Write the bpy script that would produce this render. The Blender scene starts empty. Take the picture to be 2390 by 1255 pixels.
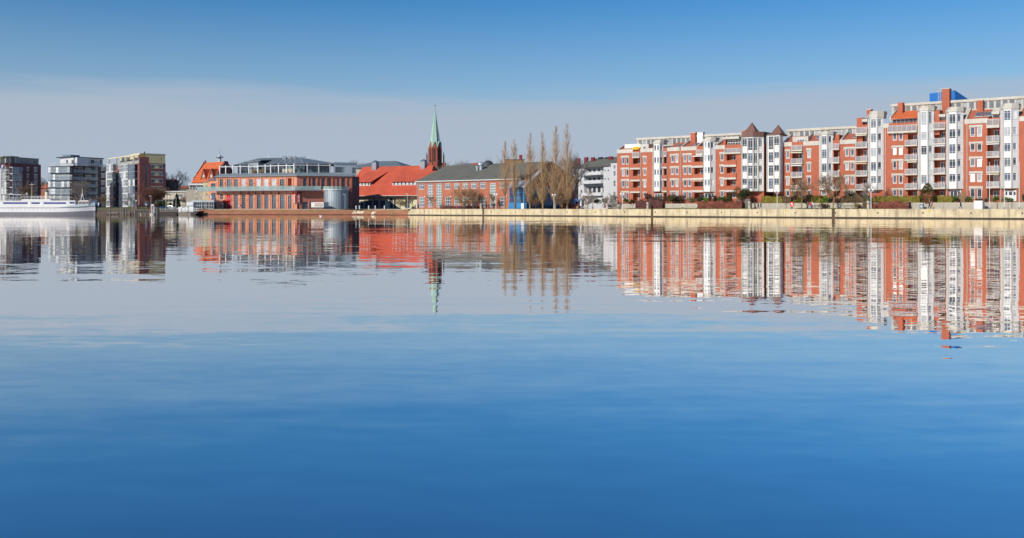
import bpy, bmesh, math, random
from mathutils import Vector, Matrix
R = math.radians
RND = random.Random(7)

# ------------------------------------------------------------------ camera, sky, sun, exposure
FPX, HOR, CX, CAMH = 2200.0, 487.0, 1195.0, 2.0
scene = bpy.context.scene
cam_data = bpy.data.cameras.new('camera')
cam_data.sensor_width = 36.0
cam_data.lens = FPX / 2390.0 * 36.0
cam_data.shift_y = -(627.5 - HOR) / 2390.0
cam_data.clip_end = 9000.0
cam_data.clip_start = 0.1
cam = bpy.data.objects.new('camera', cam_data)
cam.location = (0, 0, CAMH)
cam.rotation_euler = (R(90), 0, 0)
scene.collection.objects.link(cam)
scene.camera = cam

SUN_EL = 30.0
SUN_AZ = (-0.70, -0.714)          # horizontal direction towards the sun
world = bpy.data.worlds.new('World')
scene.world = world
world.use_nodes = True
wn, wl = world.node_tree.nodes, world.node_tree.links
wn.clear()
w_out = wn.new('ShaderNodeOutputWorld')
w_bg = wn.new('ShaderNodeBackground')
w_sky = wn.new('ShaderNodeTexSky')
w_sky.sky_type = 'NISHITA'
w_sky.sun_disc = False
w_sky.sun_elevation = R(SUN_EL)
w_sky.sun_rotation = math.atan2(SUN_AZ[0], SUN_AZ[1])
w_sky.altitude = 0
w_sky.air_density = 1.0
w_sky.dust_density = 0.35
w_sky.ozone_density = 3.0
w_bg.inputs['Strength'].default_value = 0.085
# a thin sheet of high cloud low over the horizon, with a soft ragged upper edge
w_geo = wn.new('ShaderNodeTexCoord')
w_sep = wn.new('ShaderNodeSeparateXYZ')
w_map = wn.new('ShaderNodeMapping')
w_map.inputs['Scale'].default_value = (2.2, 2.2, 26.0)
w_n1 = wn.new('ShaderNodeTexNoise')
w_n1.inputs['Scale'].default_value = 1.6
w_n1.inputs['Detail'].default_value = 5
w_add = wn.new('ShaderNodeMath'); w_add.operation = 'MULTIPLY_ADD'
w_add.inputs[1].default_value = -0.05
w_rmp = wn.new('ShaderNodeMapRange')
w_rmp.interpolation_type = 'SMOOTHSTEP'
w_rmp.inputs['From Min'].default_value = 0.106
w_rmp.inputs['From Max'].default_value = 0.073
w_rmp.inputs['To Min'].default_value = 0.0
w_rmp.inputs['To Max'].default_value = 0.90
w_hsv = wn.new('ShaderNodeHueSaturation')
w_hsv.inputs['Saturation'].default_value = 1.35
w_hsv.inputs['Value'].default_value = 1.0
w_tint = wn.new('ShaderNodeMixRGB'); w_tint.blend_type = 'MULTIPLY'
w_tint.inputs['Fac'].default_value = 1.0
w_tint.inputs['Color2'].default_value = (0.68, 1.01, 1.18, 1)
w_mix = wn.new('ShaderNodeMixRGB')
w_mix.inputs['Color2'].default_value = (4.95, 5.75, 7.0, 1)
wl.new(w_geo.outputs['Generated'], w_map.inputs['Vector'])
wl.new(w_geo.outputs['Generated'], w_sep.inputs['Vector'])
wl.new(w_map.outputs['Vector'], w_n1.inputs['Vector'])
wl.new(w_n1.outputs['Fac'], w_add.inputs[0])
wl.new(w_sep.outputs['Z'], w_add.inputs[2])
wl.new(w_add.outputs[0], w_rmp.inputs['Value'])
wl.new(w_sky.outputs['Color'], w_hsv.inputs['Color'])
wl.new(w_hsv.outputs['Color'], w_tint.inputs['Color1'])
wl.new(w_rmp.outputs['Result'], w_mix.inputs['Fac'])
# faint veil of haze thinning out upwards
w_veil = wn.new('ShaderNodeMixRGB')
w_veil.inputs['Color2'].default_value = (4.9, 5.8, 6.9, 1)
w_vr = wn.new('ShaderNodeMapRange')
w_vr.interpolation_type = 'SMOOTHSTEP'
w_vr.inputs['From Min'].default_value = 0.24
w_vr.inputs['From Max'].default_value = 0.07
w_vr.inputs['To Max'].default_value = 0.52
wl.new(w_sep.outputs['Z'], w_vr.inputs['Value'])
wl.new(w_vr.outputs['Result'], w_veil.inputs['Fac'])
wl.new(w_tint.outputs['Color'], w_veil.inputs['Color1'])
wl.new(w_veil.outputs['Color'], w_mix.inputs['Color1'])
wl.new(w_mix.outputs['Color'], w_bg.inputs['Color'])
wl.new(w_bg.outputs['Background'], w_out.inputs['Surface'])

sun_data = bpy.data.lights.new('sun', 'SUN')
sun_data.energy = 4.1
sun_data.angle = R(0.53)
sun_data.color = (1.0, 0.93, 0.83)
sun = bpy.data.objects.new('sun', sun_data)
_c = math.cos(R(SUN_EL))
sun.rotation_euler = Vector((SUN_AZ[0] * _c, SUN_AZ[1] * _c, math.sin(R(SUN_EL)))).to_track_quat('Z', 'Y').to_euler()
sun.location = (-60, -40, 60)
scene.collection.objects.link(sun)

scene.view_settings.view_transform = 'Standard'
scene.view_settings.look = 'None'
scene.view_settings.gamma = 1.0
scene.view_settings.use_curve_mapping = False
scene.view_settings.exposure = 0.0
scene.cycles.max_bounces = 6

# ------------------------------------------------------------------ helpers
COL = scene.collection
ORG = {}

def ramp2(nt, fac, c1, c2, lo=0.3, hi=0.7):
    r = nt.nodes.new('ShaderNodeValToRGB')
    r.color_ramp.elements[0].position = lo
    r.color_ramp.elements[1].position = hi
    r.color_ramp.elements[0].color = (*c1, 1)
    r.color_ramp.elements[1].color = (*c2, 1)
    nt.links.new(fac, r.inputs['Fac'])
    return r.outputs['Color']

def mat(name, col, rough=0.85, var=0.12, scale=0.6, stretch=(1, 1, 1), metallic=0.0, spec=0.3, alpha=1.0, col2=None, fine=0.0, stain=None):
    """A procedural material: base colour varied by world-space noise, with optional fine grain and streaky stains."""
    m = bpy.data.materials.new(name)
    m.use_nodes = True
    nt = m.node_tree
    b = nt.nodes['Principled BSDF']
    b.inputs['Roughness'].default_value = rough
    b.inputs['Metallic'].default_value = metallic
    b.inputs['Specular IOR Level'].default_value = spec
    b.inputs['Alpha'].default_value = alpha
    geo = nt.nodes.new('ShaderNodeNewGeometry')
    mp = nt.nodes.new('ShaderNodeMapping')
    mp.inputs['Scale'].default_value = stretch
    nt.links.new(geo.outputs['Position'], mp.inputs['Vector'])
    nz = nt.nodes.new('ShaderNodeTexNoise')
    nz.inputs['Scale'].default_value = scale
    nz.inputs['Detail'].default_value = 6
    nz.inputs['Roughness'].default_value = 0.65
    nt.links.new(mp.outputs['Vector'], nz.inputs['Vector'])
    c1 = tuple(max(0, c * (1 - var)) for c in col)
    c2 = col2 or tuple(min(1, c * (1 + var)) for c in col)
    out = ramp2(nt, nz.outputs['Fac'], c1, c2)
    if fine:
        n2 = nt.nodes.new('ShaderNodeTexNoise')
        n2.inputs['Scale'].default_value = 9.0
        n2.inputs['Detail'].default_value = 3
        nt.links.new(geo.outputs['Position'], n2.inputs['Vector'])
        mx = nt.nodes.new('ShaderNodeMixRGB'); mx.blend_type = 'MULTIPLY'
        mx.inputs['Fac'].default_value = 1
        nt.links.new(out, mx.inputs['Color1'])
        nt.links.new(ramp2(nt, n2.outputs['Fac'], (1 - fine,) * 3, (1 + fine,) * 3), mx.inputs['Color2'])
        out = mx.outputs['Color']
    if stain:
        scol, amt, sscale = stain
        mp2 = nt.nodes.new('ShaderNodeMapping')
        mp2.inputs['Scale'].default_value = (sscale, sscale, sscale * 0.18)
        nt.links.new(geo.outputs['Position'], mp2.inputs['Vector'])
        n3 = nt.nodes.new('ShaderNodeTexNoise')
        n3.inputs['Scale'].default_value = 1.0
        n3.inputs['Detail'].default_value = 5
        nt.links.new(mp2.outputs['Vector'], n3.inputs['Vector'])
        mr = nt.nodes.new('ShaderNodeMapRange')
        mr.inputs['From Min'].default_value = 0.46
        mr.inputs['From Max'].default_value = 0.70
        mr.inputs['To Max'].default_value = amt
        nt.links.new(n3.outputs['Fac'], mr.inputs['Value'])
        mx2 = nt.nodes.new('ShaderNodeMixRGB')
        nt.links.new(mr.outputs['Result'], mx2.inputs['Fac'])
        nt.links.new(out, mx2.inputs['Color1'])
        mx2.inputs['Color2'].default_value = (*scol, 1)
        out = mx2.outputs['Color']
    nt.links.new(out, b.inputs['Base Color'])
    return m

M = {}
def dm(name, *a, **k):
    M[name] = mat(name, *a, **k)

dm('brick_red', (0.40, 0.118, 0.064), fine=0.10, stain=((0.31, 0.10, 0.06), 0.40, 0.9))
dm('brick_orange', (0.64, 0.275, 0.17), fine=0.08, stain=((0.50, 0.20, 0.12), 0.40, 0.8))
dm('brick_orange_shaded', (0.36, 0.135, 0.10), fine=0.10, stain=((0.29, 0.11, 0.085), 0.45, 0.8))  # warehouse brick with the right front's shade put into the colour
dm('brick_hall', (0.42, 0.145, 0.085), fine=0.10, stain=((0.30, 0.12, 0.08), 0.5, 0.9))
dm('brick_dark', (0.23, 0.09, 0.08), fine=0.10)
dm('brick_church', (0.30, 0.09, 0.06), fine=0.1, scale=0.3)
dm('brick_black', (0.11, 0.075, 0.075), fine=0.10)
dm('concrete_pale', (0.52, 0.49, 0.42), fine=0.06, stain=((0.42, 0.38, 0.31), 0.5, 1.1))
dm('quay_concrete', (0.57, 0.47, 0.295), var=0.16, scale=0.5, fine=0.12, stain=((0.27, 0.22, 0.14), 0.8, 1.0))
dm('quay_dark', (0.055, 0.045, 0.03), rough=0.6)
dm('wall_concrete', (0.44, 0.40, 0.32), fine=0.08, stain=((0.3, 0.27, 0.2), 0.5, 1.1))
dm('white_panel', (0.68, 0.675, 0.66), var=0.05, rough=0.5, stain=((0.60, 0.58, 0.54), 0.35, 1.0))
dm('white_frame', (0.72, 0.715, 0.70), var=0.03, rough=0.4)
dm('white_render', (0.60, 0.60, 0.60), var=0.05, stain=((0.52, 0.52, 0.52), 0.4, 0.6))
dm('cream', (0.62, 0.52, 0.28), var=0.05)
dm('cream_pale', (0.66, 0.60, 0.42), var=0.06)
dm('grey_metal', (0.27, 0.30, 0.33), var=0.08, rough=0.45, metallic=0.35, spec=0.5)
dm('zinc', (0.42, 0.46, 0.48), var=0.07, rough=0.42, metallic=0.45, spec=0.5, stretch=(1, 1, 0.15), scale=1.2)
dm('apron_metal', (0.215, 0.25, 0.275), var=0.08, rough=0.6, spec=0.3)
dm('pale_metal', (0.60, 0.60, 0.58), var=0.05, rough=0.45, metallic=0.2)
dm('dark_metal', (0.045, 0.05, 0.055), rough=0.5)
dm('steel_blue', (0.16, 0.22, 0.27), rough=0.45, metallic=0.3)
dm('roof_red', (0.54, 0.10, 0.052), var=0.16, scale=0.25, fine=0.12, stain=((0.36, 0.075, 0.045), 0.4, 0.4))
dm('roof_orange', (0.60, 0.14, 0.05), var=0.12, fine=0.1)
dm('roof_tile', (0.40, 0.12, 0.07), var=0.15, fine=0.15)
dm('roof_grey', (0.145, 0.142, 0.115), var=0.15, scale=0.35, fine=0.1, rough=0.9)
dm('roof_slate', (0.16, 0.19, 0.21), var=0.1, rough=0.5, spec=0.4)
dm('roof_light', (0.46, 0.47, 0.50), var=0.06, rough=0.5)
dm('copper_green', (0.36, 0.52, 0.44), var=0.16, scale=0.5, rough=0.7)
dm('copper_brown', (0.17, 0.085, 0.065), var=0.16, scale=1.2, rough=0.55, stretch=(1, 1, 0.2))
dm('blue_frame', (0.05, 0.27, 0.56), var=0.08, rough=0.45)
dm('blue_wall', (0.03, 0.17, 0.50), var=0.08, rough=0.6)
dm('blue_deep', (0.03, 0.05, 0.24), var=0.1, rough=0.5)
dm('sign_red', (0.62, 0.012, 0.02), var=0.05, rough=0.5)
dm('red_paint', (0.55, 0.03, 0.03), var=0.05, rough=0.5)
dm('red_dark', (0.20, 0.03, 0.035), var=0.1)
dm('yellow', (0.75, 0.50, 0.02), var=0.05)
dm('wood_grey', (0.19, 0.165, 0.135), var=0.25, scale=2.0, stretch=(1, 1, 0.3), fine=0.15)
dm('wood_brown', (0.25, 0.16, 0.09), var=0.2, scale=2.0)
dm('wood_dark', (0.06, 0.05, 0.045), var=0.2, scale=2.0)
dm('stone_edge', (0.40, 0.36, 0.30), var=0.15, fine=0.1)
dm('paving', (0.27, 0.19, 0.14), var=0.12, scale=0.5, fine=0.15)
dm('asphalt', (0.15, 0.14, 0.13), var=0.12, fine=0.1)
dm('lawn', (0.10, 0.13, 0.035), var=0.25, scale=0.6, fine=0.25)
dm('soil', (0.13, 0.095, 0.065), var=0.25, fine=0.25)
dm('embank_brick', (0.40, 0.15, 0.085), var=0.22, scale=0.55, fine=0.15, stain=((0.26, 0.15, 0.07), 0.6, 0.35))
dm('embank_moss', (0.34, 0.175, 0.085), var=0.25, scale=0.4, fine=0.2, stain=((0.23, 0.165, 0.06), 0.6, 0.25))
dm('hull_white', (0.61, 0.605, 0.59), var=0.04, rough=0.4, stain=((0.5, 0.5, 0.5), 0.3, 0.6))
dm('hull_grey', (0.15, 0.15, 0.17), var=0.1, rough=0.6)
dm('hull_black', (0.02, 0.02, 0.028), rough=0.5)
dm('hull_mint', (0.50, 0.58, 0.60), var=0.05, rough=0.5)
dm('bark', (0.17, 0.125, 0.08), var=0.25, scale=3.0)
dm('bark_poplar', (0.27, 0.20, 0.115), var=0.25, scale=2.0)
dm('twig_poplar', (0.36, 0.225, 0.115), var=0.25, scale=0.8)
dm('twig_grey', (0.24, 0.20, 0.17), var=0.2, scale=1.0)
dm('twig_brown', (0.24, 0.155, 0.09), var=0.25, scale=1.0)
dm('twig_olive', (0.27, 0.19, 0.09), var=0.25, scale=1.0)
dm('twig_red', (0.20, 0.09, 0.07), var=0.25, scale=1.0)
dm('leaf_dark', (0.045, 0.062, 0.02), var=0.35, scale=1.5)
dm('leaf_olive', (0.165, 0.135, 0.02), var=0.3, scale=1.2)
dm('leaf_olive_dark', (0.085, 0.075, 0.02), var=0.35, scale=1.5)
dm('leaf_green', (0.09, 0.14, 0.03), var=0.35, scale=1.5)
dm('leaf_bright', (0.16, 0.26, 0.035), var=0.3, scale=1.5)
dm('leaf_brown', (0.10, 0.065, 0.035), var=0.3, scale=1.3)
dm('leaf_red', (0.17, 0.055, 0.035), var=0.35, scale=0.9)
dm('leaf_maroon', (0.10, 0.04, 0.035), var=0.3, scale=1.2)
dm('leaf_grass', (0.15, 0.17, 0.035), var=0.35, scale=1.0)
dm('globe', (0.80, 0.79, 0.76), var=0.02, rough=0.25, spec=0.5)
dm('skin', (0.50, 0.31, 0.23), var=0.05)
dm('hair_brown', (0.07, 0.045, 0.03), var=0.2)
dm('rubber', (0.02, 0.02, 0.02), rough=0.7)
dm('cloth_white', (0.66, 0.66, 0.67), var=0.06)
dm('cloth_cream', (0.68, 0.60, 0.45), var=0.06)
dm('cloth_orange', (0.66, 0.42, 0.28), var=0.06)
dm('cloth_blue', (0.42, 0.50, 0.60), var=0.06)
for nm, c in dict(black=(0.018, 0.018, 0.022), navy=(0.03, 0.04, 0.075), brown=(0.14, 0.085, 0.055), red=(0.58, 0.03, 0.03), jeans=(0.16, 0.25, 0.40),
                  pink=(0.62, 0.30, 0.34), yellow=(0.75, 0.68, 0.02), grey=(0.16, 0.16, 0.17), white=(0.66, 0.66, 0.67), palepink=(0.60, 0.42, 0.40)).items():
    dm('wear_' + nm, c, var=0.08, scale=4.0)

def glass(name, col, rough=0.06, spec=0.6, alpha=1.0):
    M[name] = mat(name, col, rough=rough, var=0.25, scale=0.35, spec=spec, alpha=alpha)
glass('pane_dark', (0.055, 0.065, 0.08))
glass('pane_blue', (0.095, 0.12, 0.155))
glass('pane_mid', (0.17, 0.19, 0.21))
glass('pane_curtain', (0.36, 0.385, 0.39), rough=0.2)
glass('pane_blind', (0.70, 0.70, 0.69), rough=0.3)
glass('white_shutter', (0.52, 0.49, 0.50), rough=0.5)
glass('pane_teal', (0.04, 0.26, 0.30))
glass('pane_green', (0.16, 0.24, 0.22))
glass('pane_bluewin', (0.035, 0.05, 0.22))
glass('balcony_glass', (0.34, 0.47, 0.44), rough=0.12, alpha=0.62)
glass('balcony_clear', (0.42, 0.44, 0.45), rough=0.12, alpha=0.42)
glass('loggia_glass', (0.42, 0.47, 0.50), rough=0.08, alpha=0.40)

def P(px, s):
    """Ground point seen at photograph column px where one metre spans s photograph pixels."""
    return Vector(((px - CX) / s, FPX / s))
def ZZ(py, s):
    return CAMH + (HOR - py) / s

class Face:
    """A vertical plane in the place: origin, direction along it and outward normal."""
    def __init__(s, p, q):
        s.o = Vector(p); d = Vector(q) - s.o
        s.len = d.length; s.t = d.normalized(); s.n = Vector((s.t.y, -s.t.x))
    def depth(s, px):
        r = Vector(((px - CX) / FPX, 1.0))
        return s.n.dot(s.o) / s.n.dot(r)
    def xy(s, px):
        d = s.depth(px)
        return Vector(((px - CX) / FPX * d, d))
    def u(s, px):
        return (s.xy(px) - s.o).dot(s.t)
    def z(s, px, py):
        return CAMH + (HOR - py) * s.depth(px) / FPX
    def rect(s, x0, y0, x1, y1):
        m = (x0 + x1) / 2
        a, b = s.u(x0), s.u(x1)
        return (min(a, b), max(a, b), s.z(m, y1), s.z(m, y0))
    def off(s, d):
        return Face(s.o + s.n * d, s.o + s.n * d + s.t * s.len)
    def at(s, u, z, o=0.0):
        v = s.o + s.t * u + s.n * o
        return (v.x, v.y, z)
    def sub(s, u0, u1):
        return Face(s.o + s.t * u0, s.o + s.t * u1)

class MB:
    def __init__(s):
        s.v = []; s.f = []
    def poly(s, pts):
        i = len(s.v); s.v += [tuple(p) for p in pts]; s.f.append(tuple(range(i, i + len(pts))))
        return s
    def hexa(s, a):
        i = len(s.v); s.v += [tuple(p) for p in a]
        for q in ((3, 2, 1, 0), (4, 5, 6, 7), (0, 1, 5, 4), (1, 2, 6, 5), (2, 3, 7, 6), (3, 0, 4, 7)):
            s.f.append(tuple(i + k for k in q))
        return s
    def box(s, F, u0, u1, z0, z1, o0, o1):
        return s.hexa([F.at(u0, z0, o1), F.at(u1, z0, o1), F.at(u1, z0, o0), F.at(u0, z0, o0),
                       F.at(u0, z1, o1), F.at(u1, z1, o1), F.at(u1, z1, o0), F.at(u0, z1, o0)])
    def abox(s, x0, x1, y0, y1, z0, z1):
        return s.hexa([(x0, y0, z0), (x1, y0, z0), (x1, y1, z0), (x0, y1, z0), (x0, y0, z1), (x1, y0, z1), (x1, y1, z1), (x0, y1, z1)])
    def prism(s, foot, z0, z1, bottom=True):
        """foot: counter-clockwise plan; z1 a number or one height per corner."""
        n = len(foot); i = len(s.v)
        zt = z1 if isinstance(z1, (list, tuple)) else [z1] * n
        s.v += [(p[0], p[1], z0) for p in foot] + [(p[0], p[1], zt[k]) for k, p in enumerate(foot)]
        for k in range(n):
            l = (k + 1) % n
            s.f.append((i + k, i + l, i + n + l, i + n + k))
        s.f.append(tuple(i + n + k for k in range(n)))
        if bottom:
            s.f.append(tuple(i + k for k in reversed(range(n))))
        return s
    def tube(s, a, b, r0, r1=None, n=6, cap=True):
        a = Vector(a); b = Vector(b); r1 = r0 if r1 is None else r1
        d = (b - a)
        if d.length < 1e-6: return s
        d.normalize()
        x = d.orthogonal().normalized(); y = d.cross(x)
        i = len(s.v)
        for c, r in ((a, r0), (b, r1)):
            for k in range(n):
                t = 2 * math.pi * k / n
                p = c + x * (math.cos(t) * r) + y * (math.sin(t) * r)
                s.v.append((p.x, p.y, p.z))
        for k in range(n):
            l = (k + 1) % n
            s.f.append((i + k, i + l, i + n + l, i + n + k))
        if cap:
            s.f.append(tuple(i + k for k in reversed(range(n))))
            s.f.append(tuple(i + n + k for k in range(n)))
        return s
    def ball(s, c, rx, ry=None, rz=None, n=10, m=6):
        ry = rx if ry is None else ry; rz = rx if rz is None else rz
        i = len(s.v)
        for j in range(m + 1):
            ph = math.pi * j / m
            for k in range(n):
                t = 2 * math.pi * k / n
                s.v.append((c[0] + rx * math.sin(ph) * math.cos(t), c[1] + ry * math.sin(ph) * math.sin(t), c[2] + rz * math.cos(ph)))
        for j in range(m):
            for k in range(n):
                l = (k + 1) % n
                s.f.append((i + j * n + k, i + (j + 1) * n + k, i + (j + 1) * n + l, i + j * n + l))
        return s
    def build(s, name, m, parent=None, smooth=False):
        org = ORG.get(parent.name, Vector((0, 0, 0))) if parent else Vector((0, 0, 0))
        me = bpy.data.meshes.new(name)
        me.from_pydata([(v[0] - org.x, v[1] - org.y, v[2] - org.z) for v in s.v], [], s.f)
        if smooth:
            me.polygons.foreach_set('use_smooth', [True] * len(me.polygons))
        me.materials.append(M[m] if isinstance(m, str) else m)
        me.update()
        o = bpy.data.objects.new(name, me)
        COL.objects.link(o)
        if parent:
            o.parent = parent
            ORG[o.name] = org
        return o

def thing(name, label, cat, loc, group=None, rz=0.0):
    o = bpy.data.objects.new(name, None)
    COL.objects.link(o)
    o.location = loc
    o.rotation_euler.z = rz
    o['label'] = label; o['category'] = cat
    if group: o['group'] = group
    ORG[o.name] = Vector(loc)
    return o
def tag(o, label, cat, group=None):
    o['label'] = label; o['category'] = cat
    if group: o['group'] = group
    return o
def struct(o):
    o['kind'] = 'structure'; return o
def local_thing(name, label, cat, group=None):
    """An Empty whose parts are modelled round the local origin; place() moves it."""
    return thing(name, label, cat, (0, 0, 0), group)
def place(o, loc, rz=0.0, sc=1.0):
    o.location = loc; o.rotation_euler.z = rz
    o.scale = sc if isinstance(sc, tuple) else (sc, sc, sc)
    return o
def dup(root, label, loc, rz=0.0, sc=1.0, group=None):
    r = root.copy(); COL.objects.link(r)
    r['label'] = label
    if group: r['group'] = group
    for ch in root.children:
        c = ch.copy(); COL.objects.link(c); c.parent = r
        for g in ch.children:
            d = g.copy(); COL.objects.link(d); d.parent = c
    return place(r, loc, rz, sc)

class Crop:
    """Coordinates measured in an enlarged piece of the photograph."""
    def __init__(s, x, y, k):
        s.cx, s.cy, s.k = x, y, k
    def x(s, v): return s.cx + v / s.k
    def y(s, v): return s.cy + v / s.k
    def r(s, x0, y0, x1, y1): return (s.x(x0), s.y(y0), s.x(x1), s.y(y1))
PIX = Crop(0, 0, 1.0)

class Wall:
    """One straight outside wall: collects openings, then builds the pierced wall as one mesh."""
    def __init__(s, root, F, u0, u1, z0, z1, m, K=PIX, name='wall'):
        s.root, s.F, s.u0, s.u1, s.z0, s.z1, s.m, s.K, s.name = root, F, u0, u1, z0, z1, m, K, name
        s.h = []
    def hole(s, rc, depth=0.22, back=False):
        a, b, c, d = rc
        a = max(a, s.u0 + 0.03); b = min(b, s.u1 - 0.03); c = max(c, s.z0 + 0.02); d = min(d, s.z1 - 0.03)
        if b - a < 0.05 or d - c < 0.05: return None
        for q in s.h:                       # openings may not overlap
            if a < q[1] - 0.01 and b > q[0] + 0.01 and c < q[3] - 0.01 and d > q[2] + 0.01:
                return None
        s.h.append((a, b, c, d, depth, back))
        return (a, b, c, d)
    def window(s, x0, y0, x1, y1, nx=1, ny=1, pane=None, frame='white_frame', depth=0.2, fw=0.09, name='window', K=None, lintel=None, bars=None):
        K = K or s.K
        rc = s.hole(s.F.rect(*K.r(x0, y0, x1, y1)), depth)
        if rc is None: return None
        if lintel:
            a, b, c, d = s.F.rect(*K.r(*lintel))
            mb = MB().box(s.F, a, b, c, d, 0.0, 0.06)
            w = (b - a) * 0.07
            mb.box(s.F, a, a + w, c - (d - c) * 0.9, c, 0.0, 0.06)
            mb.box(s.F, b - w, b, c - (d - c) * 0.9, c, 0.0, 0.06)
            mb.build('lintel', 'concrete_pale', s.root)
        return window(s.root, s.F, rc, nx, ny, pane, frame, -depth, fw, name, bars)
    def done(s):
        us = sorted(set([s.u0, s.u1] + [q[0] for q in s.h] + [q[1] for q in s.h]))
        zs = sorted(set([s.z0, s.z1] + [q[2] for q in s.h] + [q[3] for q in s.h]))
        mb = MB(); F = s.F
        for j in range(len(zs) - 1):
            zc = (zs[j] + zs[j + 1]) / 2
            run = None
            for i in range(len(us) - 1):
                uc = (us[i] + us[i + 1]) / 2
                solid = not any(q[0] < uc < q[1] and q[2] < zc < q[3] for q in s.h)
                if solid and run is None: run = us[i]
                if run is not None and (not solid or i == len(us) - 2):
                    e = us[i + 1] if solid else us[i]
                    mb.poly([F.at(run, zs[j]), F.at(e, zs[j]), F.at(e, zs[j + 1]), F.at(run, zs[j + 1])])
                    run = None
        for a, b, c, d, dep, back in s.h:
            mb.poly([F.at(a, c), F.at(a, c, -dep), F.at(a, d, -dep), F.at(a, d)])
            mb.poly([F.at(b, c), F.at(b, d), F.at(b, d, -dep), F.at(b, c, -dep)])
            mb.poly([F.at(a, c), F.at(b, c), F.at(b, c, -dep), F.at(a, c, -dep)])
            mb.poly([F.at(a, d), F.at(a, d, -dep), F.at(b, d, -dep), F.at(b, d)])
            if back:
                mb.poly([F.at(a, c, -dep), F.at(b, c, -dep), F.at(b, d, -dep), F.at(a, d, -dep)])
        return mb.build(s.name, s.m, s.root)

PANES = ['pane_dark'] * 4 + ['pane_blue'] * 5 + ['pane_mid'] * 4 + ['pane_curtain'] * 3 + ['pane_blind'] * 1
def window(root, F, rc, nx=1, ny=1, pane=None, frame='white_frame', o=-0.2, fw=0.09, name='window', bars=None):
    """Frame with glazing bars (part) and its glass (sub-part)."""
    a, b, c, d = rc
    mb = MB()
    fu = min(fw, (b - a) * 0.2)
    mb.box(F, a, a + fu, c, d, o, o + 0.09)
    mb.box(F, b - fu, b, c, d, o, o + 0.09)
    mb.box(F, a + fu, b - fu, c, c + fw, o, o + 0.09)
    mb.box(F, a + fu, b - fu, d - fw, d, o, o + 0.09)
    bw = fw * 0.75
    for i in range(1, nx):
        x = a + (b - a) * i / nx
        mb.box(F, x - bw / 2, x + bw / 2, c + fw, d - fw, o, o + 0.075)
    rows = bars if bars else [j / ny for j in range(1, ny)]
    for t in rows:
        z = c + (d - c) * t
        mb.box(F, a + fu, b - fu, z - bw / 2, z + bw / 2, o, o + 0.06)
    w = mb.build(name, frame, root)
    pn = pane or RND.choice(PANES)
    MB().box(F, a + 0.01, b - 0.01, c + 0.01, d - 0.01, o + 0.005, o + 0.03).build('pane', pn, w)
    return w

def shell(root, pts, z0, z1, m, skip=(), name='wall', cap=True):
    """Plain remaining walls of a footprint (counter-clockwise), leaving out the edges built as Wall, and the flat top."""
    mb = MB(); n = len(pts)
    for k in range(n):
        if k in skip: continue
        p, q = pts[k], pts[(k + 1) % n]
        mb.poly([(p[0], p[1], z0), (q[0], q[1], z0), (q[0], q[1], z1), (p[0], p[1], z1)])
    if cap:
        mb.poly([(p[0], p[1], z1 - 0.02) for p in pts])
    return mb.build(name, m, root)

def part(root, name, m, F, rc, o0, o1):
    return MB().box(F, rc[0], rc[1], rc[2], rc[3], o0, o1).build(name, m, root)

# ------------------------------------------------------------------ the setting
GZ = 1.95                                   # level of the promenade
QF = Face(P(951, 7.47), P(2600, 12.78))     # face of the concrete quay wall
RF = Face(P(1440, 8.70), P(2480, 11.58))    # facade line of the apartment row behind it
TZ = 3.2                                    # level of the gardens in front of the apartment row

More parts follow.
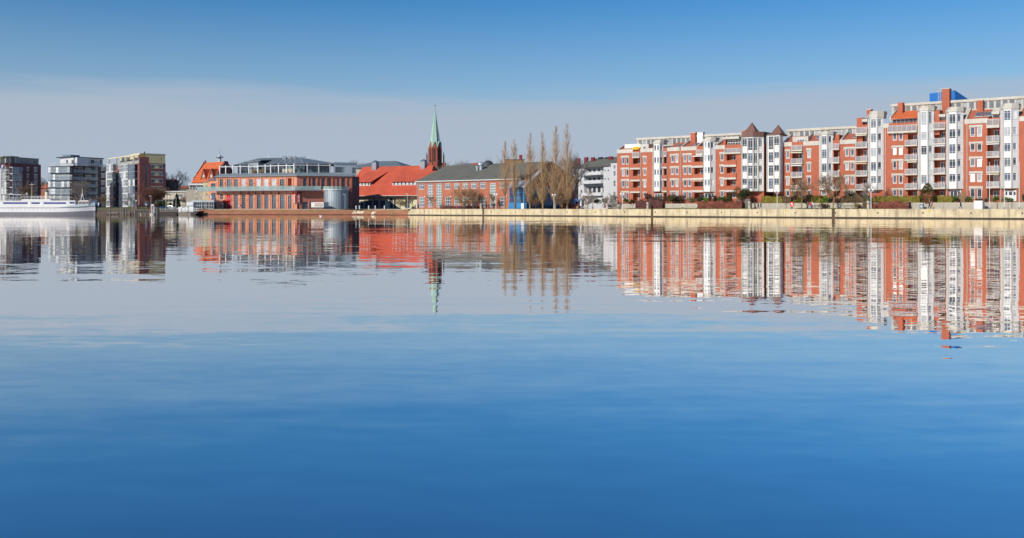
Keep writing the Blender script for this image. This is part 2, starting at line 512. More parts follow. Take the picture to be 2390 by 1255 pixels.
def water_material():
    m = bpy.data.materials.new('water')
    m.use_nodes = True
    nt = m.node_tree; N = nt.nodes; L = nt.links
    N.clear()
    out = N.new('ShaderNodeOutputMaterial')
    geo = N.new('ShaderNodeNewGeometry')
    def noise(scale, st, detail, off):
        mp = N.new('ShaderNodeMapping')
        mp.inputs['Scale'].default_value = st
        mp.inputs['Location'].default_value = off
        L.new(geo.outputs['Position'], mp.inputs['Vector'])
        nz = N.new('ShaderNodeTexNoise')
        nz.inputs['Scale'].default_value = scale
        nz.inputs['Detail'].default_value = detail
        nz.inputs['Roughness'].default_value = 0.5
        L.new(mp.outputs['Vector'], nz.inputs['Vector'])
        c = N.new('ShaderNodeVectorMath'); c.operation = 'SUBTRACT'
        c.inputs[1].default_value = (0.5, 0.5, 0.5)
        L.new(nz.outputs['Color'], c.inputs[0])
        return c.outputs['Vector']
    def scaled(v, s):
        c = N.new('ShaderNodeVectorMath'); c.operation = 'MULTIPLY'
        c.inputs[1].default_value = s
        L.new(v, c.inputs[0])
        return c.outputs['Vector']
    def add(a, b):
        c = N.new('ShaderNodeVectorMath'); c.operation = 'ADD'
        if isinstance(b, tuple): c.inputs[1].default_value = b
        else: L.new(b, c.inputs[1])
        L.new(a, c.inputs[0])
        return c.outputs['Vector']
    swell = scaled(noise(0.55, (0.13, 1.0, 1.0), 1.0, (3, 7, 0)), (0.003, 0.016, 0.0))
    ripple = scaled(noise(2.0, (0.14, 1.0, 1.0), 2.0, (11, 2, 0)), (0.005, 0.021, 0.0))
    fine = scaled(noise(4.2, (0.45, 1.0, 1.0), 2.0, (1, 5, 0)), (0.013, 0.021, 0.0))
    vec = add(add(add(swell, ripple), fine), (0.0, 0.0, 1.0))
    nrm = N.new('ShaderNodeVectorMath'); nrm.operation = 'NORMALIZE'
    L.new(vec, nrm.inputs[0])
    # reflectance rising towards grazing view, as on a calm dark harbour basin
    lw_ = N.new('ShaderNodeLayerWeight')
    lw_.inputs['Blend'].default_value = 0.5
    L.new(nrm.outputs['Vector'], lw_.inputs['Normal'])
    def mth(op, x, y):
        m_ = N.new('ShaderNodeMath'); m_.operation = op
        for k, v in enumerate((x, y)):
            if isinstance(v, (int, float)): m_.inputs[k].default_value = v
            else: L.new(v, m_.inputs[k])
        return m_.outputs[0]
    cosv = mth('SUBTRACT', 1.0, lw_.outputs['Facing'])
    refl = mth('MAXIMUM', 0.30, mth('SUBTRACT', 1.0, mth('MULTIPLY', 3.5, mth('MULTIPLY', cosv, cosv))))
    gl = N.new('ShaderNodeBsdfGlossy')
    gl.inputs['Roughness'].default_value = 0.0
    gl.inputs['Color'].default_value = (1.0, 0.955, 0.92, 1)
    L.new(nrm.outputs['Vector'], gl.inputs['Normal'])
    df = N.new('ShaderNodeBsdfDiffuse')
    df.inputs['Color'].default_value = (0.035, 0.085, 0.20, 1)
    mx = N.new('ShaderNodeMixShader')
    L.new(refl, mx.inputs['Fac'])
    L.new(df.outputs['BSDF'], mx.inputs[1])
    L.new(gl.outputs['BSDF'], mx.inputs[2])
    L.new(mx.outputs['Shader'], out.inputs['Surface'])
    return m
M['water'] = water_material()
struct(MB().poly([(-3000, -900, 0), (3000, -900, 0), (3000, 700, 0), (-3000, 700, 0)]).build('water', 'water'))

# land: one sheet from the shore to beyond the horizon
def shore(back=0.0):
    L = [(-900.0, 333 + back), tuple(P(455, 6.6) + Vector((0, back)))]
    L += [tuple(P(462, 6.72) + Vector((0, back))), tuple(P(951, 7.30) + Vector((0, back)))]
    a = QF.off(-0.6 - back)
    L += [a.at(0.6 + back, 0)[:2], a.at(QF.len + 140, 0)[:2]]
    return L
pts = shore(3.2)
land = MB()
rim = pts + [(6000, pts[-1][1]), (6000, 8000), (-6000, 8000), (-6000, 336.2)]
land.poly([(x, y, GZ - 0.05) for x, y in rim])
land.poly([(pts[0][0], pts[0][1], -1), (pts[1][0], pts[1][1], -1), (pts[1][0], pts[1][1], GZ - 0.05), (pts[0][0], pts[0][1], GZ - 0.05)])
struct(land.build('ground', 'asphalt'))

# paved promenade along the quay
pr = MB()
fq = QF.off(-0.55)
pr.poly([fq.at(0.4, GZ), fq.at(QF.len + 100, GZ), fq.at(QF.len + 100, GZ, -4.6), fq.at(-6, GZ, -4.6)])
struct(pr.build('promenade', 'paving'))
# strip of lawn behind the promenade
lw = MB()
a0, a1 = fq.u(1440), fq.u(1735)
lw.poly([fq.at(a0, GZ + .05, -2.4), fq.at(a1, GZ + .05, -2.4), fq.at(a1, GZ + .25, -5.6), fq.at(a0, GZ + .25, -5.6)])
a0, a1 = fq.u(1840), fq.u(2035)
lw.poly([fq.at(a0, GZ + .05, -2.4), fq.at(a1, GZ + .05, -2.4), fq.at(a1, GZ + .25, -5.6), fq.at(a0, GZ + .25, -5.6)])
struct(lw.build('lawn', 'lawn'))
# raised gardens in front of the apartment row
TFb = fq.off(-5.6)
tg = MB()
u0, u1 = TFb.u(1424), TFb.u(1733); v0, v1 = TFb.u(1756), TFb.u(2600)
for a, b in ((u0, u1), (v0, v1)):
    tg.box(TFb, a, b, 0.5, TZ, -60, 0)
tg.box(TFb, u1 + 0.01, v0 - 0.01, 0.5, TZ, -60, -9)
ramp = TFb
tg.hexa([ramp.at(u1 + 0.02, 0.5, -0.3), ramp.at(v0 - 0.02, 0.5, -0.3), ramp.at(v0 - 0.02, 0.5, -8.99), ramp.at(u1 + 0.02, 0.5, -8.99),
         ramp.at(u1 + 0.02, GZ + .02, -0.3), ramp.at(v0 - 0.02, GZ + .02, -0.3), ramp.at(v0 - 0.02, TZ, -8.99), ramp.at(u1 + 0.02, TZ, -8.99)])
struct(tg.build('garden_terrace', 'soil'))

# concrete quay wall of single panels
quay = thing('quay_wall', 'long pale concrete quay wall of stained panels along the right shore', 'quay wall', (*QF.o, 0))
PL = abs(QF.u(2182) - QF.u(2127.7))
u_start = QF.u(2127.7) - math.floor((QF.u(2127.7) - 1.3) / PL) * PL
edges = [0.0]
u = u_start
while u < QF.len:
    if u - edges[-1] > 1.0: edges.append(u)
    u += PL
ladders = [QF.u(x) for x in (1128, 1522, 1945)]
for i in range(len(edges) - 1):
    a, b = edges[i] + 0.025, edges[i + 1] - 0.025
    cuts = [a, b]
    for l in ladders:
        if a < l < b: cuts = [a, l - 0.35, l + 0.35, b]
    mb = MB()
    jz = RND.uniform(-0.012, 0.012); jo = RND.uniform(-0.02, 0.02)
    for j in range(0, len(cuts), 2):
        c, d = cuts[j], cuts[j + 1]
        if i == 0:
            mb.hexa([QF.at(c, 0.25, 0.0), QF.at(d, 0.25, 0.0), QF.at(d, 0.25, -0.6), QF.at(c, 0.25, -0.6),
                     QF.at(c + 1.5, GZ, 0.0), QF.at(d, GZ, 0.0), QF.at(d, GZ, -0.6), QF.at(c + 1.5, GZ, -0.6)])
        else:
            mb.box(QF, c, d, 0.25, GZ + jz, -0.6, jo)
        mb.box(QF, c if i or j else c + 1.6, d, GZ + jz - 0.16, GZ + jz + 0.012, -0.58, jo + 0.05)
    mb.build('panel', 'quay_concrete', quay)
    if i % 2:
        m_ = (a + b) / 2
        MB().box(QF, m_ - 0.13, m_ + 0.13, 0.98, 1.30, jo + 0.004, jo + 0.05).build('drain_outlet', 'wood_dark', quay)
MB().box(QF, -0.4, QF.len, -1.0, 0.25, -0.7, -0.14).build('waterline_beam', 'quay_dark', quay)
# return face at the left end
rt = Face(QF.at(0.0, 0, -9.0)[:2], QF.at(0.0, 0, 0.0)[:2])
MB().hexa([rt.at(0, -1, 0.0), rt.at(8.5, -1, 0.0), rt.at(8.5, -1, -0.5), rt.at(0, -1, -0.5),
           rt.at(0, GZ - .1, -1.6), rt.at(8.5, GZ - .1, -1.6), rt.at(8.5, GZ - .1, -2.0), rt.at(0, GZ - .1, -2.0)]).build('end_panel', 'quay_concrete', quay)
for l in ladders:
    mb = MB()
    mb.box(QF, l - 0.35, l + 0.35, -0.5, GZ - 0.2, -0.6, -0.3)
    mb.build('ladder_recess', 'quay_dark', quay)
    mb = MB()
    for sx in (-0.18, 0.22):
        mb.box(QF, l + sx, l + sx + 0.05, -0.2, GZ - 0.02, -0.12, -0.05)
    for k in range(7):
        mb.box(QF, l - 0.13, l + 0.22, 0.1 + k * 0.27, 0.16 + k * 0.27, -0.11, -0.06)
    mb.build('ladder', 'wood_brown', quay)
for x in (1020.5, 1174, 1339, 1582, 1837, 2168):
    u = QF.u(x)
    MB().box(QF, u - 0.22, u + 0.22, GZ - 0.45, GZ - 0.17, 0.03, 0.06).build('yellow_marker', 'yellow', quay)

# brick embankment in front of the warehouse
EB = [P(458, 6.95), P(560, 7.0), P(830, 7.15), P(953, 7.42)]
ET = [Vector((e.x + (2.4 if i == 0 else 0.0), e.y + 4.2)) for i, e in enumerate(EB)]
em = thing('embankment', 'sloping red brick embankment with mossy upper edge below the warehouse', 'embankment', (EB[0].x, EB[0].y, 0))
lo, mo, ka = MB(), MB(), MB()
NS = 60
def lerp_line(L, t):
    f = t * (len(L) - 1); i = min(int(f), len(L) - 2); g = f - i
    return L[i] + (L[i + 1] - L[i]) * g
def slope_pt(t, w, dz=0.0):
    b, c = lerp_line(EB, t), lerp_line(ET, t)
    p = b + (c - b) * w
    return (p.x, p.y, -0.5 + w * (GZ - 0.18 + 0.5) + dz)
wm = [0.60 + 0.10 * math.sin(k * 0.55) + 0.05 * math.sin(k * 1.7) for k in range(NS + 1)]
for k in range(NS):
    t0, t1 = k / NS, (k + 1) / NS
    lo.poly([slope_pt(t0, 0), slope_pt(t1, 0), slope_pt(t1, wm[k + 1]), slope_pt(t0, wm[k])])
    mo.poly([slope_pt(t0, wm[k], .003), slope_pt(t1, wm[k + 1], .003), slope_pt(t1, 1.0), slope_pt(t0, 1.0)])
    ka.poly([slope_pt(t0, 0, .62), slope_pt(t1, 0, .62), slope_pt(t1, 0, -.3), slope_pt(t0, 0, -.3)])
lo.poly([slope_pt(0, 0), slope_pt(0, 1), (ET[0].x - 3, ET[0].y, GZ - .18), (EB[0].x - 1, EB[0].y + 5, -0.5)])
lo.build('brick_slope', 'embank_brick', em)
mo.build('mossy_slope', 'embank_moss', em)
wl_ = MB()
for k in range(NS):
    t0, t1 = k / NS, (k + 1) / NS
    wl_.poly([slope_pt(t0, 0.2, .01), slope_pt(t1, 0.2, .01), slope_pt(t1, 0.29, .01), slope_pt(t0, 0.29, .01)])
wl_.build('waterline_stones', 'quay_dark', em)
kb = MB()
for k in range(NS):
    t0, t1 = k / NS, (k + 1) / NS
    a, b = Vector(slope_pt(t0, 1)), Vector(slope_pt(t1, 1))
    kb.hexa([(a.x, a.y, a.z - .2), (b.x, b.y, b.z - .2), (b.x, b.y + .8, b.z - .2), (a.x, a.y + .8, a.z - .2),
             (a.x, a.y, a.z + .14), (b.x, b.y, b.z + .14), (b.x, b.y + .8, b.z + .14), (a.x, a.y + .8, a.z + .14)])
kb.build('kerb', 'stone_edge', em)
qs = MB()
a, b, c = lerp_line(ET, 0), lerp_line(ET, .667), lerp_line(ET, 1)
qs.poly([(a.x - 2, a.y + .7, GZ), (b.x, b.y + .7, GZ), (c.x, c.y + .7, GZ), (c.x, c.y + 14, GZ), (a.x - 2, a.y + 16, GZ)])
struct(qs.build('warehouse_quay', 'asphalt'))
# graffiti painted on the slope: plain pale strokes
def slope_at(px, w):
    t = (px - 458) / (953 - 458)
    lo_, hi_ = 0.0, 1.0
    for _ in range(30):
        mid = (lo_ + hi_) / 2
        p = slope_pt(mid, w)
        if CX + p[0] / p[1] * FPX < px: lo_ = mid
        else: hi_ = mid
    p = slope_pt(mid, w, 0.012)
    return p
def stroke(mb, pts):
    mb.poly([slope_at(x, w) for x, w in pts])
g = MB()
stroke(g, [(821, .38), (823, .38), (828, .9), (826.5, .9)]); stroke(g, [(823.6, .38), (825.4, .38), (831, .9), (829, .9)])
stroke(g, [(826, .42), (831, .42), (833, .66), (830, .66)])
g.build('graffiti', 'cream_pale', em)
g = MB()
stroke(g, [(833, .45), (847, .45), (851, .85), (846, .75), (837, .78), (834, .80)])
g.build('graffiti', 'cream_pale', em)
g = MB()
stroke(g, [(866, .32), (873, .32), (873, .5), (877, .55), (877, .68), (869, .68), (866.5, .5)])
g.build('graffiti', 'cream_pale', em)
# broad steps let into the slope
for px in (537, 663):
    mb = MB()
    for k in range(5):
        x0, y0, z0 = slope_at(px, 0.55 + k * 0.1)
        mb.abox(x0 - 1.3, x0 + 1.3, y0 - .2, y0 + .5, z0 - .3, z0 + .06)
    mb.build('step', 'embank_moss', em)

# grassy bank on the left shore
bk = MB()
bl = [P(x, 6.72) for x in (-500, 205, 250, 300, 340, 400, 458)]
for k in range(len(bl) - 1):
    a, b = bl[k], bl[k + 1]
    bk.poly([(a.x, a.y, -.6), (b.x, b.y, -.6), (b.x, b.y + 5.2, 1.7), (a.x, a.y + 5.2, 1.7)])
struct(bk.build('shore_bank', 'soil'))
gr = MB()
a, b = P(205, 6.2), P(345, 6.2)
for k in range(28):
    p = a + (b - a) * (k / 28); q = a + (b - a) * ((k + 1) / 28)
    h0, h1 = 1.75 + .9 * math.sin(math.pi * k / 28) ** .5, 1.75 + .9 * math.sin(math.pi * (k + 1) / 28) ** .5
    gr.poly([(p.x, p.y - 12, 1.72), (q.x, q.y - 12, 1.72), (q.x, q.y, h1), (p.x, p.y, h0)])
    gr.poly([(p.x, p.y, h0), (q.x, q.y, h1), (q.x, q.y + 20, h1), (p.x, p.y + 20, h0)])
struct(gr.build('grass_bank', 'leaf_grass'))

# ------------------------------------------------------------------ the apartment row on the right
K1, K2, K3 = Crop(1420, 280, 5.228), Crop(1630, 270, 5.02), Crop(1810, 250, 4.648)
K4, K5 = Crop(1980, 200, 3.92), Crop(2150, 190, 3.804)

def railing(root, F, u0, u1, z0, z1, o, ends=True, glassm='balcony_clear'):
    """Balcony railing: metal rail and posts with one pane of glass per bay."""
    mb = MB()
    mb.box(F, u0, u1, z1 - 0.06, z1, o - 0.03, o + 0.03)
    n = max(2, int(round((u1 - u0) / 1.1)))
    for k in range(n + 1):
        x = u0 + (u1 - u0) * k / n
        mb.box(F, x - 0.025, x + 0.025, z0, z1 - 0.06, o - 0.03, o + 0.03)
    r = mb.build('railing', 'pale_metal', root)
    for k in range(n):
        a = u0 + (u1 - u0) * k / n; b = u0 + (u1 - u0) * (k + 1) / n
        MB().box(F, a + 0.04, b - 0.04, z0 + 0.08, z1 - 0.1, o - 0.012, o + 0.012).build('glass_panel', glassm, r)
    return r

def loggia(W, K, x0, x1, rows, kind='brick', bx0=None, bx1=None, depth=1.7, ground=None, awn=()):
    """Column of recessed balconies: opening, parapet or railing, floor slab, glazed door at the back."""
    bx0 = x0 if bx0 is None else bx0; bx1 = x1 if bx1 is None else bx1
    F = W.F
    for i, (yo, yr, ys, yb) in enumerate(rows):
        pa, pb, zs, zr = F.rect(*K.r(bx0, yr, bx1, ys))
        zb = F.z(K.x((x0 + x1) / 2), K.y(yb))
        if yo is not None:
            rc = W.hole(F.rect(*K.r(x0, yo, x1, ys)), depth, True)
            if rc:
                a, b, c, d = rc
                fb = F.off(-depth)
                u_ = a + (b - a) * RND.uniform(0.36, 0.45)
                window(W.root, fb, (u_, b - 0.08, c + 0.02, d - 0.25), 2, 1, RND.choice(['pane_dark', 'pane_blue', 'pane_mid', 'pane_curtain']), 'white_frame', 0.02, 0.1, 'balcony_door')
                if i in awn:
                    MB().box(F, a - 0.05, b + 0.05, d - 0.24, d - 0.03, 0.0, 0.85).build('awning', RND.choice(['cloth_white', 'cloth_orange', 'cream_pale']), W.root)
        if kind == 'brick':
            MB().box(F, pa, pb, zs, zr, -0.05, 0.30).build('parapet', W.m, W.root)
            MB().box(F, pa - 0.02, pb + 0.02, zb, zs, -0.06, 0.36).build('balcony_slab', 'concrete_pale', W.root)
        else:
            MB().box(F, pa - 0.05, pb + 0.05, zb, zs, -0.05, 0.72).build('balcony_slab', 'concrete_pale', W.root)
            railing(W.root, F, pa, pb, zs, zr, 0.66)
            sd = Face(F.at(pb, 0, 0.66)[:2], F.at(pb, 0, 0.0)[:2])
            MB().box(sd, 0.05, sd.len, zs + .08, zr - .1, -.012, .012).build('side_glass', 'balcony_clear', W.root)
    if ground:
        rc = W.hole(F.rect(*K.r(x0, ground[0], x1, ground[1])), depth, True)
        if rc:
            a, b, c, d = rc
            window(W.root, F.off(-depth), (a + (b - a) * .35, b - .1, c + .02, d - .3), 2, 1, 'pane_mid', 'white_frame', 0.02, 0.1, 'balcony_door')

def pairs(W, K, cols, rows, lint, nx=1, pane=None, bars=(0.18,)):
    """Rows of windows; every row has one pale lintel block over its windows."""
    for i, (y0, y1) in enumerate(rows):
        for j, (a, b) in enumerate(cols):
            l = None
            if lint and j == 0:
                h = (y1 - y0) * 0.24
                l = (lint[0], y0 - h, lint[1], y0 - h * 0.06)
            W.window(a, y0, b, y1, nx, 1, pane, K=K, lintel=l, bars=list(bars), fw=0.11)

def bay(root, K, xs, ytop, ybot, ycap, front, right, p=1.1, panel='white_panel', capm='concrete_pale', shutters=(), left=None, post=0.085, panes=None):
    """Projecting bay with a front face and splayed cheeks, posts at the corners, a cap above."""
    xl, xa, xb, xr = [K.x(v) for v in xs]
    Fp = RF.off(p)
    A, B = Fp.xy(xa), Fp.xy(xb)
    L, Rr = RF.xy(xl), RF.xy(xr)
    if (A - L).dot(RF.t) < 0.05: L = A - RF.n * p + RF.t * -0.25
    zt, zb, zc = RF.z((xl + xr) / 2, K.y(ytop)), RF.z((xl + xr) / 2, K.y(ybot)), RF.z((xl + xr) / 2, K.y(ycap))
    FL, FM, FRr = Face(L, A), Face(A, B), Face(B, Rr)
    for F, cols in ((FL, left or []), (FM, front), (FRr, right)):
        W = Wall(root, F, 0, F.len, zb, zt, panel, K, 'bay_wall')
        for x0, x1, nx, rows in cols:
            for i, (y0, y1) in enumerate(rows):
                W.window(x0, y0, x1, y1, nx, 1, 'pane_blind' if i in shutters else (RND.choice(panes) if panes else None), fw=0.06, depth=0.14, bars=[0.2, 0.8] if (y1 - y0) / K.k > 17 else [0.2])
                # white joint strip under each window
        W.done()
        # storey joints
        ys = sorted(set(r[1] for c in cols for r in c[3]))
        for y in ys[:-1]:
            z = F.z((xl + xr) / 2, K.y(y)) - 0.25
            if zb + .2 < z < zt - .2:
                MB().box(F, 0.05, F.len - 0.05, z, z + 0.05, 0.0, 0.03).build('storey_joint', 'concrete_pale', root)
    for q, nrm in ((A, (FL.n + FM.n).normalized()), (B, (FM.n + FRr.n).normalized())):
        c = q + nrm * 0.03
        MB().prism([(c.x - post, c.y - post), (c.x + post, c.y - post), (c.x + post, c.y + post), (c.x - post, c.y + post)], zb + .01, zt).build('bay_post', 'concrete_pale', root)
    def grow(e):
        a = A + (FL.n + FM.n).normalized() * e; b = B + (FM.n + FRr.n).normalized() * e
        return [tuple(L + FL.n * e - RF.n * 0.05), tuple(a), tuple(b), tuple(Rr + FRr.n * e), tuple(Rr - RF.n * 2.2), tuple(L - RF.n * 2.2)]
    MB().prism(grow(0.16), zt, zt + (zc - zt) * 0.55).build('bay_cap', capm, root)
    ins = [tuple(Vector(q) * 1.0 - RF.n * 0.55) for q in grow(-0.15)]
    MB().prism(ins, zt + (zc - zt) * 0.55, zc).build('bay_cap', capm, root)
    MB().prism(grow(0.05), zb - 0.12, zb).build('bay_floor', 'concrete_pale', root)
    return FL, FM, FRr, (A, B, L, Rr), zt, zb

def attic(root, x0, x1, ytop, at_px, d=5.0, win=True, depth=6.0, h=2.7):
    F = RF.off(-d)
    a, b = F.u(x0), F.u(x1)
    zt = F.z(at_px, ytop)
    F2 = F.sub(a, b)
    W = Wall(root, F2, 0, F2.len, 16.0, zt - 0.55, 'concrete_pale', name='attic_wall')
    if win:
        n = int(F2.len / 1.3)
        for k in range(n):
            u = 0.5 + k * (F2.len - 1.0) / n
            rc = W.hole((u, u + 0.98, zt - 0.55 - h * 0.62, zt - 0.68), 0.14)
            if rc: window(root, F2, rc, 1, 1, RND.choice(['pane_mid', 'pane_mid', 'pane_curtain']), 'concrete_pale', -0.14, 0.05, 'attic_window')
    W.done()
    MB().box(F2, -0.05, F2.len + 0.05, 16.0, zt - 0.56, -depth, -0.35).build('attic_core', 'concrete_pale', root)
    MB().box(F2, -0.15, F2.len + 0.15, zt - 0.55, zt, -depth - .1, 0.22).build('attic_parapet', 'concrete_pale', root)
    return F2, zt

def tile_roof(root, F, u0, u1, z0, o0, z1, o1, m='roof_tile'):
    mb = MB()
    mb.hexa([F.at(u0, z0 - .18, o0), F.at(u1, z0 - .18, o0), F.at(u1, z1 - .18, o1), F.at(u0, z1 - .18, o1),
             F.at(u0, z0, o0), F.at(u1, z0, o0), F.at(u1, z1, o1), F.at(u0, z1, o1)])
    return mb.build('roof_slope', m, root)

def coping(root, F, u, z0, o0, z1, o1, w=0.3):
    MB().hexa([F.at(u, z0 - .5, o0), F.at(u + w, z0 - .5, o0), F.at(u + w, z1 - .5, o1), F.at(u, z1 - .5, o1),
               F.at(u, z0 + .25, o0), F.at(u + w, z0 + .25, o0), F.at(u + w, z1 + .25, o1), F.at(u, z1 + .25, o1)]).build('coping', 'concrete_pale', root)

def chimney(root, F, x0, x1, ytop, zbase, m='brick_red', d=1.2, capm='concrete_pale'):
    a, b = F.u(x0), F.u(x1)
    zt = F.z((x0 + x1) / 2, ytop)
    c = MB().box(F, a, b, zbase, zt, -d, 0).build('chimney', m, root)
    MB().box(F, a - .06, b + .06, zt, zt + .14, -d - .06, .06).build('chimney_cap', capm, c)

def band(root, K, x0, x1, zt, h=1.0):
    a, b = RF.u(K.x(x0)), RF.u(K.x(x1))
    MB().box(RF, a, b, zt - h, zt, -0.5, 0.10).build('parapet_band', 'concrete_pale', root)

def pipe(root, px, z0, z1):
    u = RF.u(px)
    MB().tube(RF.at(u, z0, 0.09), RF.at(u, z1, 0.09), 0.07, n=6).build('downpipe', 'concrete_pale', root)

def skylight(root, F, u0, u1, t0, t1, z0, o0, z1, o1):
    def pt(u, t, e): return F.at(u, z0 + (z1 - z0) * t + e, o0 + (o1 - o0) * t)
    mb = MB().hexa([pt(u0, t0, .02), pt(u1, t0, .02), pt(u1, t1, .02), pt(u0, t1, .02), pt(u0, t0, .14), pt(u1, t0, .14), pt(u1, t1, .14), pt(u0, t1, .14)])
    w = mb.build('skylight', 'grey_metal', root)
    e = .08
    MB().poly([pt(u0 + e, t0 + .03, .15), pt(u1 - e, t0 + .03, .15), pt(u1 - e, t1 - .03, .15), pt(u0 + e, t1 - .03, .15)]).build('pane', 'pane_blue', w)

def row_body(root, x0, x1, z1, m='brick_red', depth=13.0):
    a, b = RF.u(x0), RF.u(x1)
    p = [RF.at(a, 0)[:2], RF.at(b, 0)[:2], RF.at(b, 0, -depth)[:2], RF.at(a, 0, -depth)[:2]]
    shell(root, p, TZ - .3, z1, m, skip=(0,))
    return a, b

# ---- left block, four storeys
ZB = 17.85
blk1 = thing('apartment_block', 'four-storey red brick apartment block with white bays beside the white house', 'building', (*RF.xy(1610), TZ))
a, b = row_body(blk1, 1440.3, 1783, ZB)
W = Wall(blk1, RF, a, b, TZ - .3, ZB, 'brick_red', K1)
rA = [(455, 543), (600, 687), (740, 828), (885, 968)]
pairs(W, K1, [(162, 198), (212, 246)], rA, (152, 252))
pairs(W, K1, [(425, 460)], [(455, 535), (600, 678), (740, 822), (885, 940)], (416, 468))
pairs(W, K1, [(762, 800), (815, 852)], [(432, 520), (582, 668), (730, 815), (877, 945)], (752, 860))
pairs(W, K1, [(915, 955), (970, 1010)], [(425, 512), (573, 665), (730, 812), (878, 962)], (905, 1018))
pairs(W, K2, [(257, 295)], [(445, 530), (590, 678), (737, 822), (885, 955)], (247, 302))
loggia(W, K1, 300, 388, [(470, 533, 582, 602), (606, 680, 727, 747), (752, 823, 870, 889)], 'brick', 272, 390, ground=(895, 990))
loggia(W, K1, 680, 716, [(448, 525, 571, 590), (596, 672, 718, 736), (742, 815, 862, 880)], 'brick', 655, 718, ground=(888, 985))
loggia(W, K1, 1048, 1158, [(435, 508, 556, 580), (584, 660, 706, 730), (736, 808, 854, 880)], 'brick', 1028, 1162, ground=(890, 985), awn=(0, 2))
loggia(W, K2, 330, 440, [(452, 523, 574, 598), (602, 672, 723, 745), (750, 820, 869, 893)], 'brick', 308, 445, ground=(900, 965))
W.done()
for k, (x0, x1) in enumerate(((106, 300), (392, 545))): band(blk1, K1, x0, x1, ZB)
for x0, x1 in ((718, 870), (886, 1078)): band(blk1, K1, x0, x1, ZB)
band(blk1, K2, 198, 312, ZB)
rows4 = [(305, 375), (452, 525), (602, 672), (740, 818)]
bay(blk1, K1, (548, 553, 626, 670), 292, 866, 243, [(560, 582, 1, rows4), (594, 616, 1, rows4)], [(632, 659, 1, rows4)])
rows4b = [(308, 380), (458, 530), (600, 672), (745, 820)]
bay(blk1, K2, (55, 62, 138, 196), 300, 886, 252, [(74, 98, 1, rows4b), (109, 133, 1, rows4b)], [(147, 178, 1, rows4b)])
# ground-floor doors under the bays
for K, x0, x1, y0, y1 in ((K1, 566, 664, 897, 985), (K2, 72, 190, 905, 965)):
    F1 = RF.off(0.08)
    window(blk1, F1, F1.rect(*K.r(x0, y0, x1, y1)), 3, 1, 'pane_dark', 'white_frame', 0.0, 0.14, 'glazed_door')
# terrace balconies under the roof
for K, x0, x1, yr, ys, yb in ((K1, 300, 388, 393, 443, 462), (K1, 683, 718, 378, 430, 448), (K1, 1078, 1158, 362, 406, 432), (K2, 310, 500, 380, 427, 446)):
    pa, pb, zs, zr = RF.rect(*K.r(x0, yr, x1, ys))
    MB().box(RF, pa, pb, RF.z(K.x((x0 + x1) / 2), K.y(yb)), zs, -0.05, 0.5).build('balcony_slab', 'concrete_pale', blk1)
    railing(blk1, RF, pa, pb, zs, zr, 0.44)
# tower bay with copper pyramid
def tower_bay(root, K, xs, ytop, ybot, yband, apex, front, right, p, px0, posts):
    FL, FM, FRr, (A, B, L, Rr), zt, zb = bay(root, K, xs, ytop, ybot, ytop - 2, front, right, p=p, post=0.13, panes=('pane_dark', 'pane_dark', 'pane_blue', 'pane_mid'))
    zb2 = RF.z(K.x(xs[2]), K.y(yband)); za = RF.z(K.x(xs[2]), K.y(apex))
    foot = [tuple(L), tuple(A), tuple(B), tuple(Rr), tuple(Rr - RF.n * 3.0), tuple(L - RF.n * 3.0)]
    MB().prism(foot, zt + .1, zb2).build('copper_band', 'copper_brown', root)
    Fb = RF.off(p - .6); u0 = Fb.u(K.x(px0)); w = 2.6
    e = [Fb.at(u0, zb2), Fb.at(u0 + w, zb2), Fb.at(u0 + w, zb2, -w), Fb.at(u0, zb2, -w)]
    t = Vector(Fb.at(u0 + w / 2, za, -w / 2))
    mb = MB()
    for k in range(4): mb.poly([e[k], e[(k + 1) % 4], tuple(t)])
    r = mb.build('copper_roof', 'copper_brown', root)
    for k in range(4):
        q = Vector(e[k])
        MB().tube(q, t, 0.06, 0.04, n=5).build('roof_seam', 'copper_brown', r)
        for f in (.25, .5, .75):
            h = q.lerp(Vector(e[(k + 1) % 4]), f)
            MB().tube(h + Vector((0, 0, .02)), t, 0.03, n=4).build('roof_seam', 'copper_brown', r)
    for i, v in enumerate(posts):
        F = FM if i == 0 else FRr
        u = F.u(K.x(v))
        MB().box(F, u - .13, u + .13, zb, zt, 0.0, .16).build('bay_post', 'concrete_pale', root)
c1 = [(260, 360), (435, 510), (582, 660), (735, 810)]
c2 = [(258, 405), (435, 555), (582, 705), (735, 855)]
tower_bay(blk1, K2, (506, 511, 640, 766), 254, 880, 192, 78, [(516, 571, 2, c1), (582, 634, 2, c2)], [(650, 692, 2, c2), (703, 748, 2, c1)], 2.0, 545, (576, 698))
F2, zt = attic(blk1, 1487, 1781, 322, 1487)
ZR = min(zt - 1.8, ZB + 2.4)
tile_roof(blk1, RF, RF.u(K1.x(110)), RF.u(K1.x(545)), ZB - .25, -0.35, ZR, -4.95)
tile_roof(blk1, RF, RF.u(K1.x(720)), RF.u(K1.x(1080)), ZB - .25, -0.35, ZR, -4.95)
tile_roof(blk1, RF, RF.u(K2.x(200)), RF.u(K2.x(310)), ZB - .25, -0.35, ZR, -4.95)
for K, x in ((K1, 106), (K1, 876), (K1, 1075), (K2, 200)):
    coping(blk1, RF, RF.u(K.x(x)), ZB - .1, -0.3, ZR + .3, -4.9)
ua = RF.u(K1.x(885))
skylight(blk1, RF, ua + 2.2, ua + 3.3, .35, .7, ZB - .25, -.35, ZR, -4.95); skylight(blk1, RF, ua + 3.6, ua + 4.7, .35, .7, ZB - .25, -.35, ZR, -4.95)
skylight(blk1, RF, ua - 2.2, ua - 1.2, .25, .6, ZB - .25, -.35, ZR, -4.95)
